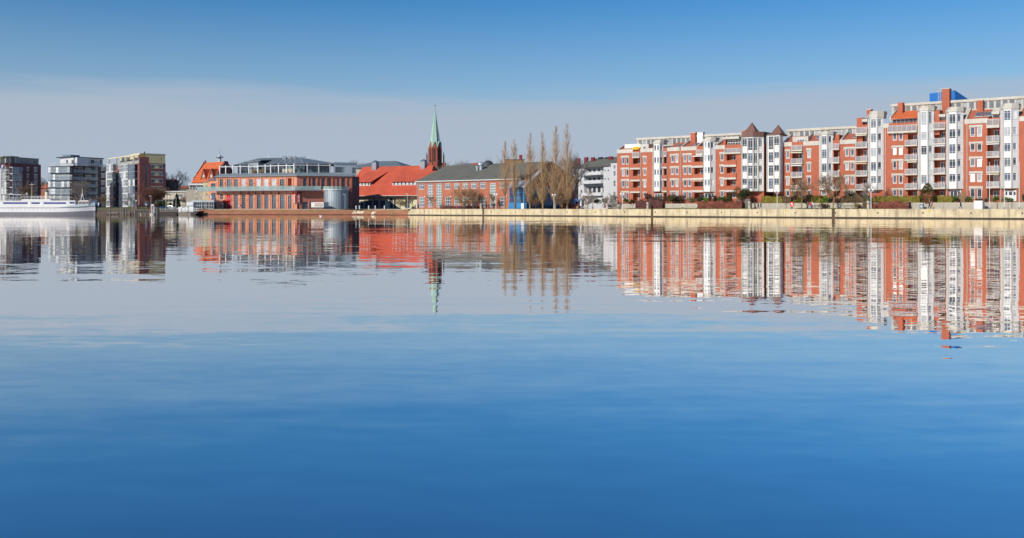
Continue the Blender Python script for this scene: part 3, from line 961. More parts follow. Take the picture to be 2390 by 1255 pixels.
# white dormer with yellow awning, roof-terrace glazing, chimneys
FD = RF.off(-0.6)
dd = FD.rect(*K1.r(392, 292, 490, 350)); MB().box(FD, dd[0], dd[1], ZB - .6, dd[3], -4, 0).build('dormer', 'concrete_pale', blk1)
window(blk1, FD, FD.rect(*K1.r(425, 318, 460, 385)), 1, 1, 'pane_blue', 'white_frame', 0.02, 0.1, 'window')
aw = FD.rect(*K1.r(312, 330, 392, 362))
MB().hexa([FD.at(aw[0], aw[2], 1.2), FD.at(aw[1], aw[2], 1.2), FD.at(aw[1], aw[3], 0), FD.at(aw[0], aw[3], 0),
           FD.at(aw[0], aw[2] + .08, 1.2), FD.at(aw[1], aw[2] + .08, 1.2), FD.at(aw[1], aw[3] + .08, 0), FD.at(aw[0], aw[3] + .08, 0)]).build('awning', 'yellow', blk1)
FT = RF.off(-1.6)
window(blk1, FT, FT.rect(*K2.r(345, 282, 498, 425)), 5, 1, 'pane_dark', 'white_frame', 0.02, 0.12, 'terrace_glazing', bars=[.8])
tr = FT.rect(*K2.r(310, 248, 500, 275)); MB().box(FT, tr[0], tr[1], tr[2], tr[3], -3, 1.2).build('terrace_roof', 'concrete_pale', blk1)
MB().box(FT, tr[0], tr[0] + .6, 15, tr[2], -2, .9).build('wall', 'brick_red', blk1)
FCH = RF.off(-4.2)
chimney(blk1, FCH, K1.x(1002), K1.x(1062), K1.y(155), 16, 'brick_red')
chimney(blk1, FCH, K1.x(1082), K1.x(1152), K1.y(152), 16, 'white_panel')
chimney(blk1, RF.off(-6), K2.x(515), K2.x(552), K2.y(168), 18)
for x in (K1.x(395), K1.x(540), K1.x(718), K1.x(880), K2.x(202)): pipe(blk1, x, TZ, ZB - 1)
MB().box(RF.off(-2), RF.u(K1.x(150)), RF.u(K1.x(345)), 16, ZB + 1.5, -6, 0).build('stair_head', 'white_panel', blk1)

# ---- middle block
blk2 = thing('apartment_block', 'middle red brick block of the row, between the two copper pyramids and the tall block', 'building', (*RF.xy(1900), TZ))
a, b = row_body(blk2, 1805, 1999, ZB)
W = Wall(blk2, RF, a, b, TZ - .3, ZB, 'brick_red', K3)
pairs(W, K3, [(113, 152)], [(475, 558), (622, 705), (765, 848), (905, 970)], (103, 158))
pairs(W, K3, [(343, 383)], [(465, 552), (612, 698), (760, 845), (905, 965)], (333, 390))
pairs(W, K3, [(755, 796), (813, 853)], [(450, 535), (600, 685), (752, 838), (900, 950)], (741, 860))
loggia(W, K3, 182, 296, [(487, 557, 603, 620), (627, 702, 750, 768), (774, 848, 896, 912)], 'glass', 178, 298, ground=(918, 985), awn=(0, 1))
loggia(W, K3, 632, 696, [(470, 543, 592, 610), (616, 692, 740, 758), (764, 840, 890, 908)], 'glass', 625, 698, ground=(914, 975))
W.done()
for x0, x1 in ((78, 178), (303, 474), (700, 880)): band(blk2, K3, x0, x1, ZB)
for x0, x1, yr, ys, yb in ((178, 298, 412, 460, 478), (625, 698, 395, 446, 464)):
    pa, pb, zs, zr = RF.rect(*K3.r(x0, yr, x1, ys))
    MB().box(RF, pa, pb, RF.z(K3.x((x0 + x1) / 2), K3.y(yb)), zs, -0.05, 0.7).build('balcony_slab', 'concrete_pale', blk2)
    railing(blk2, RF, pa, pb, zs, zr, 0.64)
rf_, rr_ = [(312, 407), (458, 555), (608, 705), (755, 835)], [(312, 385), (458, 540), (608, 685), (755, 835)]
bay(blk2, K3, (474, 496, 560, 622), 300, 892, 262, [(502, 554, 2, rf_)], [(576, 608, 1, rr_)])
c1 = [(240, 395), (425, 548), (578, 705), (732, 858)]
c2 = [(238, 345), (422, 500), (575, 655), (732, 810)]
tower_bay(blk2, K2, (800, 806, 950, 990), 236, 886, 214, 106, [(822, 879, 2, c1), (890, 944, 2, c2)], [], 2.0, 850, (884,))
F1 = RF.off(0.1)
window(blk2, F1, F1.rect(*K3.r(498, 905, 556, 955)), 3, 1, 'pane_dark', 'white_frame', 0.0, 0.14, 'glazed_door')
F2, zt2 = attic(blk2, 1838, 2010, 301.6, 1840)
ZR2 = min(zt2 - 1.8, ZB + 2.4)
for x0, x1 in ((80, 300), (305, 474), (700, 880)):
    tile_roof(blk2, RF, RF.u(K3.x(x0)), RF.u(K3.x(x1)), ZB - .25, -.35, ZR2, -4.95)
    coping(blk2, RF, RF.u(K3.x(x0)), ZB - .1, -.3, ZR2 + .3, -4.9)
ua = RF.u(K3.x(760))
skylight(blk2, RF, ua + 1.0, ua + 2.1, .4, .8, ZB - .25, -.35, ZR2, -4.95); skylight(blk2, RF, ua + 2.4, ua + 3.5, .4, .8, ZB - .25, -.35, ZR2, -4.95)
ua = RF.u(K3.x(390))
skylight(blk2, RF, ua, ua + 1.1, .5, .85, ZB - .25, -.35, ZR2, -4.95)
FD = RF.off(-0.9)
dd = FD.rect(*K3.r(185, 318, 355, 385)); MB().box(FD, dd[0], dd[1], ZB - .8, dd[3], -4, 0).build('dormer', 'concrete_pale', blk2)
window(blk2, FD, FD.rect(*K3.r(235, 345, 318, 415)), 3, 1, 'pane_mid', 'white_frame', 0.02, 0.1, 'window')
dd = FD.rect(*K3.r(630, 298, 690, 400)); MB().box(FD, dd[0], dd[1], ZB - 1.0, dd[3], -4, 0).build('dormer', 'brick_red', blk2)
for x in (K3.x(300), K3.x(478), K3.x(868)): pipe(blk2, x, TZ, ZB - 1)

# ---- right block, five storeys and taller
ZC = 21.07
blk3 = thing('apartment_block', 'tallest red brick apartment block with four white bays at the right edge', 'building', (*RF.xy(2200), TZ))
a, b = row_body(blk3, 2000, 2478, ZC)
W = Wall(blk3, RF, a, b, TZ - .3, ZC, 'brick_red', K4)
rB = [(432, 500), (562, 632), (688, 765), (820, 895), (950, 1012)]
pairs(W, K4, [(406, 441), (461, 498)], rB, (396, 505))
pairs(W, K5, [(434, 478), (494, 539)], [(405, 488), (550, 620), (683, 758), (815, 892), (950, 1040)], (425, 546))
pairs(W, K5, [(950, 992), (1010, 1054)], [(405, 488), (550, 620), (683, 758), (815, 892), (950, 1040)], (940, 1062))
pairs(W, K5, [(1140, 1186)], [(405, 488), (550, 620), (683, 758), (815, 892), (950, 1040)], (1130, 1196))
loggia(W, K4, 78, 172, [(448, 513, 557, 572), (577, 645, 686, 700), (706, 775, 816, 830), (836, 900, 944, 958)], 'glass', 72, 178, ground=(964, 1030), awn=(0, 2))
loggia(W, K4, 545, 630, [(440, 495, 540, 553), (558, 628, 672, 687), (692, 760, 803, 818), (823, 893, 937, 950)], 'glass', 525, 632, ground=(955, 1005), awn=(2,))
loggia(W, K4, 787, 888, [(408, 480, 525, 540), (545, 618, 660, 680), (685, 753, 795, 812), (816, 888, 930, 945)], 'glass', 780, 890, ground=(950, 1005), awn=(1,))
loggia(W, K5, 588, 694, [(415, 483, 530, 545), (550, 620, 662, 678), (682, 752, 797, 812), (817, 888, 932, 948)], 'glass', 585, 697, ground=(955, 1030), awn=(1, 3))
W.done()
for K, x0, x1 in ((K4, 322, 372), (K5, 386, 590), (K5, 872, 1250)): band(blk3, K, x0, x1, ZC)
fA, sA = [(303, 385), (435, 518), (568, 648), (697, 778), (825, 892)], [(303, 370), (435, 500), (565, 632), (697, 762), (825, 890)]
bay(blk3, K4, (178, 197, 263, 322), 296, 948, 232, [(205, 255, 2, fA)], [(273, 303, 1, sA)])
fB, sB = [(237, 360), (420, 497), (547, 630), (680, 765), (815, 897)], [(237, 343), (420, 482), (545, 612), (680, 765), (815, 885)]
bay(blk3, K4, (634, 657, 727, 784), 230, 945, 182, [(665, 718, 2, fB)], [(737, 767, 1, sB)], shutters=(3,))
fC, sC = [(288, 375), (422, 505), (555, 640), (690, 770), (820, 890)], [(288, 355), (422, 488), (555, 622), (688, 755), (820, 886)]
bay(blk3, K5, (222, 244, 316, 374), 272, 950, 226, [(249, 306, 2, fC)], [(324, 354, 1, sC)])
fD, sD = [(257, 345), (405, 487), (545, 622), (675, 757), (810, 882)], [(257, 327), (402, 467), (543, 605), (675, 742), (810, 880)]
bay(blk3, K5, (702, 730, 802, 866), 246, 945, 194, [(736, 794, 2, fD)], [(816, 846, 1, sD)], shutters=())
F1 = RF.off(0.1)
window(blk3, F1, F1.rect(*K5.r(255, 962, 356, 1030)), 3, 1, 'pane_dark', 'white_frame', 0.0, 0.14, 'glazed_door', bars=[.8])
gd = window(blk3, F1, F1.rect(*K5.r(742, 965, 846, 1062)), 3, 1, 'white_panel', 'white_frame', 0.0, 0.14, 'garage_door')
for x0, x1 in ((742, 765), (780, 808), (820, 846)):
    q = F1.rect(*K5.r(x0, 978, x1, 1008)); MB().box(F1, q[0], q[1], q[2], q[3], .03, .05).build('pane', 'pane_dark', gd)
for K, x0, x1, yr, ys, yb in ((K4, 72, 178, 380, 430, 445), (K4, 365, 632, 360, 414, 432), (K4, 780, 890, 338, 390, 405), (K5, 585, 697, 335, 385, 412)):
    pa, pb, zs, zr = RF.rect(*K.r(x0, yr, x1, ys))
    MB().box(RF, pa, pb, RF.z(K.x((x0 + x1) / 2), K.y(yb)), zs, -0.05, 0.7).build('balcony_slab', 'concrete_pale', blk3)
    railing(blk3, RF, pa, pb, zs, zr, 0.64)
# penthouse glazing and red roof over the wide terrace
FT = RF.off(-1.8)
window(blk3, FT, FT.rect(*K4.r(405, 300, 632, 410)), 6, 1, 'pane_dark', 'white_frame', 0.02, 0.12, 'terrace_glazing', bars=[.78])
q = RF.rect(*K4.r(385, 248, 636, 296))
tile_roof(blk3, RF, q[0], q[1], q[2] + .2, -0.6, q[3] + .9, -4.95, 'roof_orange')
coping(blk3, RF, q[0] - .3, q[2] + .2, -.5, q[3] + 1.0, -4.9)
F3, zt3 = attic(blk3, 2081, 2478, 242.5, 2090)
q = RF.off(-.5).rect(*K4.r(392, 175, 420, 260)); MB().box(RF.off(-3.4), q[0] + .6, q[1] + 1.0, ZC - .5, zt3 + .1, -3, 0).build('chimney', 'brick_red', blk3)
ZR3 = min(zt3 - 1.6, ZC + 2.3)
tile_roof(blk3, RF, RF.u(K5.x(388)), RF.u(K5.x(590)), ZC - .25, -.35, ZR3, -4.95)
tile_roof(blk3, RF, RF.u(K5.x(872)), RF.u(K5.x(1250)), ZC - .25, -.35, ZR3, -4.95)
coping(blk3, RF, RF.u(K5.x(388)), ZC - .1, -.3, ZR3 + .3, -4.9)
ua = RF.u(K5.x(440))
for k in range(2): skylight(blk3, RF, ua + .4 + k * 1.9, ua + 2.1 + k * 1.9, .3, .72, ZC - .25, -.35, ZR3, -4.95)
# upper left corner of the block: brick stair tower, pale roof box, chimney
FS = RF.off(-0.3)
q = FS.rect(*K4.r(76, 292, 130, 440)); MB().box(FS, q[0], q[1], ZC - 5, q[3], -3, 0).build('stair_tower', 'brick_red', blk3)
q = FS.rect(*K4.r(128, 303, 178, 330)); MB().box(FS, q[0], q[1], q[2], q[3], -3, .4).build('terrace_roof', 'concrete_pale', blk3)
window(blk3, RF.off(-1.6), RF.off(-1.6).rect(*K4.r(132, 332, 180, 430)), 2, 1, 'pane_mid', 'white_frame', .02, .1, 'terrace_glazing')
chimney(blk3, RF.off(-3.0), K4.x(167), K4.x(208), K4.y(218), 20)
q = FS.rect(*K4.r(788, 220, 835, 340)); MB().box(FS, q[0], q[1], ZC - 3, q[3], -3, 0).build('stair_tower', 'brick_red', blk3)
q = FS.rect(*K4.r(832, 260, 892, 285)); MB().box(FS, q[0], q[1], q[2], q[3], -3, .5).build('terrace_roof', 'concrete_pale', blk3)
window(blk3, RF.off(-1.2), RF.off(-1.2).rect(*K4.r(838, 287, 890, 390)), 2, 1, 'pane_curtain', 'white_frame', .02, .1, 'terrace_glazing')
q = FS.rect(*K5.r(628, 265, 698, 290)); MB().box(FS, q[0], q[1], q[2], q[3], -3, .5).build('terrace_roof', 'concrete_pale', blk3)
window(blk3, RF.off(-1.2), RF.off(-1.2).rect(*K5.r(635, 292, 697, 385)), 3, 1, 'pane_mid', 'white_frame', .02, .1, 'terrace_glazing')
q = RF.off(-4.0); chimney(blk3, q, K5.x(183), K5.x(250), K5.y(66), 20, 'brick_red', 2.0)
chimney(blk3, q, K5.x(494), K5.x(548), K5.y(168), 20, 'brick_red', 1.6)
for K, x in ((K4, 340), (K5, 408), (K4, 184), (K4, 640), (K5, 226), (K5, 708)): pipe(blk3, K.x(x), TZ, ZC - 1)

# blue building block showing over the roofs
BF = Face(P(2169.5, 8.9), P(2229, 9.15))
blue = thing('blue_building', 'plain blue windowless building top showing above the tallest block', 'building', (*BF.o, GZ))
zt = BF.z(2200, 214); z1 = BF.z(2200, 244)
MB().prism([BF.at(0, 0)[:2], BF.at(BF.len, 0)[:2], BF.at(BF.len, 0, -14)[:2], BF.at(0, 0, -14)[:2]], GZ, [zt, zt, zt - 5.5, zt - 5.5]).build('wall', 'blue_wall', blue)
MB().box(BF, BF.len - .25, BF.len + .02, GZ, zt - .02, 0.0, .05).build('corner_trim', 'blue_wall', blue)
mb = MB()
for px in (2190.5, 2196):
    u = BF.u(px); mb.box(BF, u - .05, u + .05, zt - 3.4, zt + 1.1, .06, .14)
for k in range(9): mb.box(BF, BF.u(2190.5), BF.u(2196), zt - 3.2 + k * .42, zt - 3.12 + k * .42, .08, .12)
mb.build('ladder', 'pale_metal', blue)

# ------------------------------------------------------------------ brick hall in the middle
K6, K7 = Crop(960, 330, 6.604), Crop(1150, 270, 5.02)
KC = Crop(820, 230, 4.328)
HF0 = QF.off(-8.5)
HF = Face(HF0.xy(973.5), HF0.xy(1216))
HZ = HF.z(1090, 419.5)
HD = 28.0
hall = thing('brick_hall', 'long two-storey red brick hall with grey gabled roof behind the willow', 'building', (*HF.at(HF.len / 2, 0)[:2], GZ))
W = Wall(hall, HF, 0, HF.len, GZ - .3, HZ, 'brick_hall', K6)
for i, (x0, x1) in enumerate(((115, 198), (518, 602), (658, 740), (790, 872), (918, 1003), (1060, 1142), (1362, 1445), (1515, 1600))):
    d = -i * 3
    W.window(x0, 645 + d, x1, 738 + d, 3, 1, RND.choice(['pane_mid', 'pane_blue', 'pane_blue']), bars=[.68], fw=.14)
for x0, x1, y1 in ((252, 332, 1012), (387, 467, 1012), (1210, 1298, 1008)):
    W.window(x0, 640, x1, y1, 3, 9, RND.choice(['pane_mid', 'pane_green']), fw=.15)
for x0, x1 in ((118, 200), (525, 610), (660, 745), (790, 875), (920, 1005), (1063, 1147), (1365, 1448)):
    W.window(x0, 852, x1, 1012, 3, 3, RND.choice(['pane_dark', 'pane_green', 'pane_mid']), fw=.14)
W.done()
GF = Face(HF.at(HF.len, 0)[:2], HF.at(HF.len, 0, -HD)[:2])
RZ = HF.off(-HD / 2).z(1049, 387.5)
W = Wall(hall, GF, 0, GF.len, GZ - .3, HZ, 'brick_hall', K7, 'gable_wall')
W.window(935, 780, 972, 848, 2, 2, 'pane_mid', fw=.12)
W.window(868, 935, 908, 1030, 2, 3, 'pane_blue', fw=.12)
W.done()
BFc = [HF.at(0, 0)[:2], HF.at(HF.len, 0)[:2], HF.at(HF.len, 0, -HD)[:2], HF.at(0, 0, -HD)[:2]]
shell(hall, BFc, GZ - .3, HZ, 'brick_hall', skip=(0, 1), cap=False)
for F, sgn in ((GF, 1), (Face(BFc[3], BFc[0]), 1)):
    MB().poly([F.at(0, HZ), F.at(F.len, HZ), F.at(F.len / 2, RZ)]).build('gable', 'brick_hall', hall)
def gable_roof(root, F, D, z0, z1, m, over=0.5, ends=0.4, th=0.22, name='roof_slope'):
    """Two roof slopes over a body whose front wall is F and depth D."""
    L = F.len
    sl = (z1 - z0) / (D / 2)
    for s in (0, 1):
        o0 = over if s == 0 else -D - over
        za = z0 - sl * over
        q = [F.at(-ends, za, o0), F.at(L + ends, za, o0), F.at(L + ends, z1, -D / 2), F.at(-ends, z1, -D / 2)]
        MB().hexa([tuple(p) for p in q] + [(p[0], p[1], p[2] + th) for p in q]).build(name, m, root)
gable_roof(hall, HF, HD, HZ, RZ, 'roof_grey')
sl = (RZ - HZ) / (HD / 2)
MB().box(HF, -.4, HF.len + .4, HZ - .32, HZ - .05, .38, .62).build('gutter', 'pale_metal', hall)
MB().box(HF, 0, HF.len, HZ - .75, HZ - .45, 0, .12).build('cornice', 'brick_hall', hall)
for px in (974.5, 1117):
    u = HF.u(px); MB().tube(HF.at(u, GZ, .12), HF.at(u, HZ - .2, .12), .09).build('downpipe', 'zinc', hall)
# roof vents and dish, chimney on the hall roof
def roof_pt(px, o):
    F = HF.off(o); u = F.u(px)
    return Vector(F.at(u, HZ - o * sl))
for px, o, h, r in ((1123, -8.6, 1.7, .7), (1114, -8.0, 1.1, .38)):
    p = roof_pt(px, o)
    mb = MB()
    mb.tube(p - Vector((0, 0, .3)), p + Vector((0, 0, h)), r * .75, n=12)
    mb.tube(p + Vector((0, 0, h)), p + Vector((0, 0, h + .35 * r * 2)), r * 1.5, r * 1.3, n=12)
    mb.tube(p + Vector((0, 0, h + .7 * r)), p + Vector((0, 0, h + 1.4 * r)), r * 1.1, r * .2, n=12)
    mb.build('roof_vent', 'zinc', hall)
p = roof_pt(1137.5, -12.8)
MB().ball(p + Vector((.3, 0, -.35)), 1.9, 1.0, 2.1, 14, 8).build('vent_dome', 'dark_metal', hall, True)
MB().tube(p - Vector((0, 0, .5)), p + Vector((0, 0, .6)), .3).build('dome_mast', 'zinc', hall)
p = roof_pt(1201, -13.2)
mb = MB().abox(p.x - 3.2, p.x + 3.0, p.y - 1.2, p.y + 1.2, p.z - 1, p.z + 1.3); mb.build('roof_house', 'wood_brown', hall)
MB().abox(p.x - 3.4, p.x + 3.2, p.y - 1.4, p.y + 1.4, p.z + 1.3, p.z + 1.5).build('roof_house_cap', 'dark_metal', hall)
p = roof_pt(1215.5, -14); MB().abox(p.x - .5, p.x + .5, p.y - .5, p.y + .5, p.z - .5, p.z + 2.6).build('chimney', 'red_dark', hall)
for px in (992.8, 1013, 1034, 1054.5, 1137, 1183.5):      # small globe lights on the wall
    u = HF.u(px); MB().ball(HF.at(u, HF.z(px, 458.5), .25), .2, n=8, m=5).build('wall_light', 'globe', hall)

# blue glazed porch against its gable
PF = Face(HF.off(2.2).xy(1190.5), HF.off(2.2).xy(1226))
PW = 16.0
porch = thing('glass_porch', 'blue framed glass porch with light grey roof on the brick hall end', 'porch', (*PF.at(PF.len / 2, 0)[:2], GZ))
PZ = PF.z(1205, 434)
Fg = Face(PF.at(PF.len, 0)[:2], PF.at(PF.len, 0, -PW)[:2])
def glazed(root, F, u0, u1, z0, z1, nx, ny, fm='blue_frame', pm='pane_blue', fw=.16):
    mb = MB()
    for i in range(nx + 1):
        x = u0 + (u1 - u0) * i / nx
        mb.box(F, x - fw / 2, x + fw / 2, z0, z1, -.12, .06)
    for j in range(ny + 1):
        z = z0 + (z1 - z0) * j / ny
        mb.box(F, u0, u1, z - fw / 2, z + fw / 2, -.10, .045)
    g = mb.build('glazing_frame', fm, root)
    for i in range(nx):
        for j in range(ny):
            a, b = u0 + (u1 - u0) * i / nx, u0 + (u1 - u0) * (i + 1) / nx
            c, d = z0 + (z1 - z0) * j / ny, z0 + (z1 - z0) * (j + 1) / ny
            MB().box(F, a + fw / 2, b - fw / 2, c + fw / 2, d - fw / 2, -.06, -.03).build('pane', pm, g)
    return g
glazed(porch, PF, .1, PF.len - .1, GZ, PZ - .3, 5, 4)
glazed(porch, Fg, .1, 6.0, GZ, PZ - .3, 4, 4)
glazed(porch, Fg, 8.0, PW - .1, GZ, PZ - .3, 5, 4, 'blue_frame', 'pane_dark')
MB().box(Fg, 6.1, 7.9, GZ, PZ - .3, -.2, .1).build('wall', 'brick_dark', porch)
PR = PZ + 5.2
ov = 0.7
ug = PF.u(1216.5) + .5
zs_p = (PR - (PZ - .4)) / (PW / 2 + .8)
def prz(o): return PZ - .4 + (.8 - o) * zs_p
q = [PF.at(-.3, prz(.8), .8), PF.at(PF.len + ov, prz(.8), .8), PF.at(PF.len + ov, PR, -PW / 2), PF.at(ug, PR, -PW / 2), PF.at(ug, prz(-2.1), -2.1), PF.at(-.3, prz(-2.1), -2.1)]
mb = MB(); mb.poly(q[::-1]); mb.poly([(p[0], p[1], p[2] + .28) for p in q])
for k in range(6):
    a_, b_ = q[k], q[(k + 1) % 6]
    mb.poly([a_, b_, (b_[0], b_[1], b_[2] + .28), (a_[0], a_[1], a_[2] + .28)])
mb.build('roof_slope', 'roof_light', porch)
q = [PF.at(ug, prz(.8), -PW - .8), PF.at(PF.len + ov, prz(.8), -PW - .8), PF.at(PF.len + ov, PR, -PW / 2 - .01), PF.at(ug, PR, -PW / 2 - .01)]
MB().hexa(q + [(p[0], p[1], p[2] + .28) for p in q]).build('roof_slope', 'roof_light', porch)
MB().poly([Fg.at(0, PZ - .25), Fg.at(PW, PZ - .25), Fg.at(PW / 2, PR - .1)]).build('gable', 'brick_dark', porch)
for u in (.15, PF.len - .15):
    MB().tube(PF.at(u, GZ, .6), PF.at(u, PZ, .6), .12, n=8).build('column', 'blue_frame', porch)
fence = thing('blue_fence', 'bright blue slatted fence in front of the glass porch', 'fence', (*HF.off(5).xy(1207), GZ))
FF = Face(HF.off(4.8).xy(1187.5), HF.off(4.8).xy(1229))
n = 22
for k in range(n):
    a = FF.len * k / n
    MB().box(FF, a + .03, a + FF.len / n - .05, GZ + .1, GZ + 1.75, 0, .06).build('slat', 'blue_frame', fence)
for z in (GZ + .3, GZ + 1.5):
    MB().box(FF, 0, FF.len, z, z + .1, -.06, -.005).build('rail', 'blue_frame', fence)
ub = FF.u(1220); box_ = tag(MB().box(FF, ub, ub + 1.0, GZ, GZ + 1.6, .2, .7).build('notice_board', 'white_frame'), 'small white board beside the blue fence of the porch', 'notice board')

# shelter with blue frame right of the hall
SH = Face(QF.off(-6).xy(1331), QF.off(-6).xy(1353))
sh = thing('shelter', 'low blue framed shelter under the hall end wall', 'shelter', (*SH.at(SH.len / 2, 0)[:2], GZ))
MB().box(SH, 0, SH.len, GZ + 2.3, GZ + 2.65, -2, .2).build('roof', 'blue_wall', sh)
for u in (.1, SH.len / 2, SH.len - .1): MB().box(SH, u - .08, u + .08, GZ, GZ + 2.3, -.15, .0).build('post', 'blue_frame', sh)
MB().box(SH, 0, SH.len, GZ, GZ + 2.3, -2, -1.9).build('wall', 'dark_metal', sh)

# ------------------------------------------------------------------ white house behind the poplars
WF = Face(P(1345, 6.55), P(1427, 6.95))
wh = thing('white_house', 'white rendered apartment house with balconies and red chimneys behind the poplars', 'building', (*WF.at(WF.len / 2, 0)[:2], GZ))
WZ = WF.z(1390, 388.5)
W = Wall(wh, WF, 0, WF.len, GZ - .3, WZ, 'white_render', K7)
ys_ = [(605, 668, 702), (712, 760, 803), (815, 900, 945)]
for (yo, yr, yb) in ((603, 658, 695), (708, 757, 795), (815, 900, 938)):
    rc = W.hole(WF.rect(*K7.r(1070, yo, 1298, yb)), 1.5, True)
    if rc:
        a, b, c, d = rc
        fb = WF.off(-1.5)
        for t in (.05, .28, .52, .77):
            window(wh, fb, (a + (b - a) * t, a + (b - a) * (t + .17), c + .05, d - .3), 1, 1, 'pane_dark', 'white_frame', .02, .12, 'balcony_door')
        pz = WF.z(1386, K7.y(yr))
        for h in (0, 1):
            m_ = (a + b) / 2
            MB().box(WF, (a if h == 0 else m_ + .05), (m_ - .05 if h == 0 else b), c, pz, 0.0, 1.1).build('balcony_front', 'white_panel', wh)
for y in (640, 740):
    W.window(1308, y - 10, 1322, y + 12, 1, 1, 'pane_dark', fw=.05); W.window(1345, y - 10, 1360, y + 12, 1, 1, 'pane_dark', fw=.05)
for x0 in (870, 920, 980, 1025):
    for y in (650, 760, 870):
        W.window(x0, y, x0 + 24, y + 50, 1, 2, None)
W.done()
WD = 16
c4 = [WF.at(0, 0)[:2], WF.at(WF.len, 0)[:2], WF.at(WF.len, 0, -WD)[:2], WF.at(0, 0, -WD)[:2]]
shell(wh, c4, GZ - .3, WZ, 'white_render', skip=(0,), cap=False)
WR = WF.off(-8).z(1390, 371)
q = [WF.at(-.5, WZ - .1, .5), WF.at(WF.len + .3, WZ - .1, .5), WF.at(WF.len + .3, WR, -8), WF.at(-.5, WR, -8)]
MB().hexa(q + [(p[0], p[1], p[2] + .2) for p in q]).build('roof_slope', 'roof_grey', wh)
q = [WF.at(-.5, WZ - .1, -16.5), WF.at(WF.len + .3, WZ - .1, -16.5), WF.at(WF.len + .3, WR, -8.01), WF.at(-.5, WR, -8.01)]
MB().hexa(q + [(p[0], p[1], p[2] + .2) for p in q]).build('roof_slope', 'roof_grey', wh)
for s in (0, WF.len):
    MB().poly([WF.at(s, WZ, 0), WF.at(s, WZ, -WD), WF.at(s, WR, -8)]).build('gable', 'white_render', wh)
for x0, x1, yt, o in ((1070, 1118, 485, -5), (1150, 1198, 485, -5), (1355, 1410, 475, -5), (970, 1030, 497, -6)):
    F = WF.off(o); a, b = F.u(K7.x(x0)), F.u(K7.x(x0 + (x1 - x0) * .72))
    MB().box(F, a, b, WZ, F.z(K7.x((x0 + x1) / 2), K7.y(yt)), -.6, 0).build('chimney', 'red_dark', wh)
for x0, x1 in ((1233, 1270), (1312, 1345)):
    F = WF.off(-6.5); a, b = F.u(K7.x(x0)), F.u(K7.x(x1))
    MB().box(F, a, b, WZ + 1, F.z(K7.x((x0 + x1) / 2), K7.y(484)), -1, 0).build('roof_box', 'dark_metal', wh)
# its right wing
W2F = Face(P(1425.5, 7.3), P(1447, 7.4))
wing = thing('white_wing', 'narrow white house wing with one window column touching the brick block', 'building', (*W2F.at(W2F.len / 2, 0)[:2], GZ))
Z2 = W2F.z(1435, 379)
W = Wall(wing, W2F, 0, W2F.len, GZ - .3, Z2, 'white_render', K7)
for y0, y1 in ((580, 622), (648, 704), (760, 830), (890, 965)): W.window(1412, y0, 1438, y1, 1, 2, 'pane_mid')
W.done()
c4 = [W2F.at(0, 0)[:2], W2F.at(W2F.len, 0)[:2], W2F.at(W2F.len, 0, -10)[:2], W2F.at(0, 0, -10)[:2]]
shell(wing, c4, GZ - .3, Z2, 'white_render', skip=(0,))
q = [W2F.at(-.3, Z2, .3), W2F.at(W2F.len + .3, Z2, .3), W2F.at(W2F.len + .3, Z2 + 1.6, -6), W2F.at(-.3, Z2 + 1.6, -6)]
MB().hexa(q + [(p[0], p[1], p[2] + .15) for p in q]).build('roof_slope', 'roof_grey', wing)

# ------------------------------------------------------------------ hall with the big red roof
RFc = Face(P(808, 5.86), P(985, 6.12))
red = thing('red_roof_hall', 'cream hall with huge red tiled roof between warehouse and brick hall', 'building', (*RFc.at(RFc.len / 2, 0)[:2], GZ))
EZ = RFc.z(905, 454.5)
DR = 24.0
RR = RFc.off(-DR / 2).z(900, 389.5)
W = Wall(red, RFc, 0, RFc.len, GZ - .3, EZ + .1, 'cream_pale', KC)
for x0, x1, y0 in ((92, 118, 1035), (132, 210, 1028), (222, 276, 1028), (290, 340, 1030), (384, 420, 1005), (428, 450, 1015), (545, 590, 1005)):
    W.window(x0, y0, x1, 1105, 2, 2, 'pane_blue', 'dark_metal', .35, .12, 'eave_shade_arch')  # arches whose dark panes also stand in for the eaves' shadow
W.done()
c4 = [RFc.at(0, 0)[:2], RFc.at(RFc.len, 0)[:2], RFc.at(RFc.len, 0, -DR)[:2], RFc.at(0, 0, -DR)[:2]]
shell(red, c4, GZ - .3, EZ, 'cream_pale', skip=(0,), cap=False)
RL = RFc.len
ue = RFc.off(-DR / 2).u(1012)
hip = ue - 0.0
sl_r = (RR - EZ) / (DR / 2)
OV = 2.2
za = EZ - .35
# front slope in two long dormer-free bands, with the eyebrow dormers built into it
fr = [RFc.at(-.5, za, OV), RFc.at(RL + 2.4, za, OV), RFc.at(ue, RR, -DR / 2), RFc.at(-.5, RR, -DR / 2)]
MB().hexa(fr + [(p[0], p[1], p[2] + .25) for p in fr]).build('roof_slope', 'roof_red', red)
bk_ = [RFc.at(-.5, za, -DR - OV), RFc.at(RL + 2.4, za, -DR - OV), RFc.at(ue, RR, -DR / 2 - .01), RFc.at(-.5, RR, -DR / 2 - .01)]
MB().hexa(bk_ + [(p[0], p[1], p[2] + .25) for p in bk_]).build('roof_slope', 'roof_red', red)
hp = [RFc.at(RL + 2.4, za, OV), RFc.at(RL + 2.4, za, -DR - OV), RFc.at(ue, RR, -DR / 2 - .02), RFc.at(ue, RR, -DR / 2)]
MB().hexa(hp + [(p[0], p[1], p[2] + .25) for p in hp]).build('roof_slope', 'roof_red', red)
slp = (RR - za) / (DR / 2 + OV)
def rz_at(o): return za + (OV - o) * slp + .25
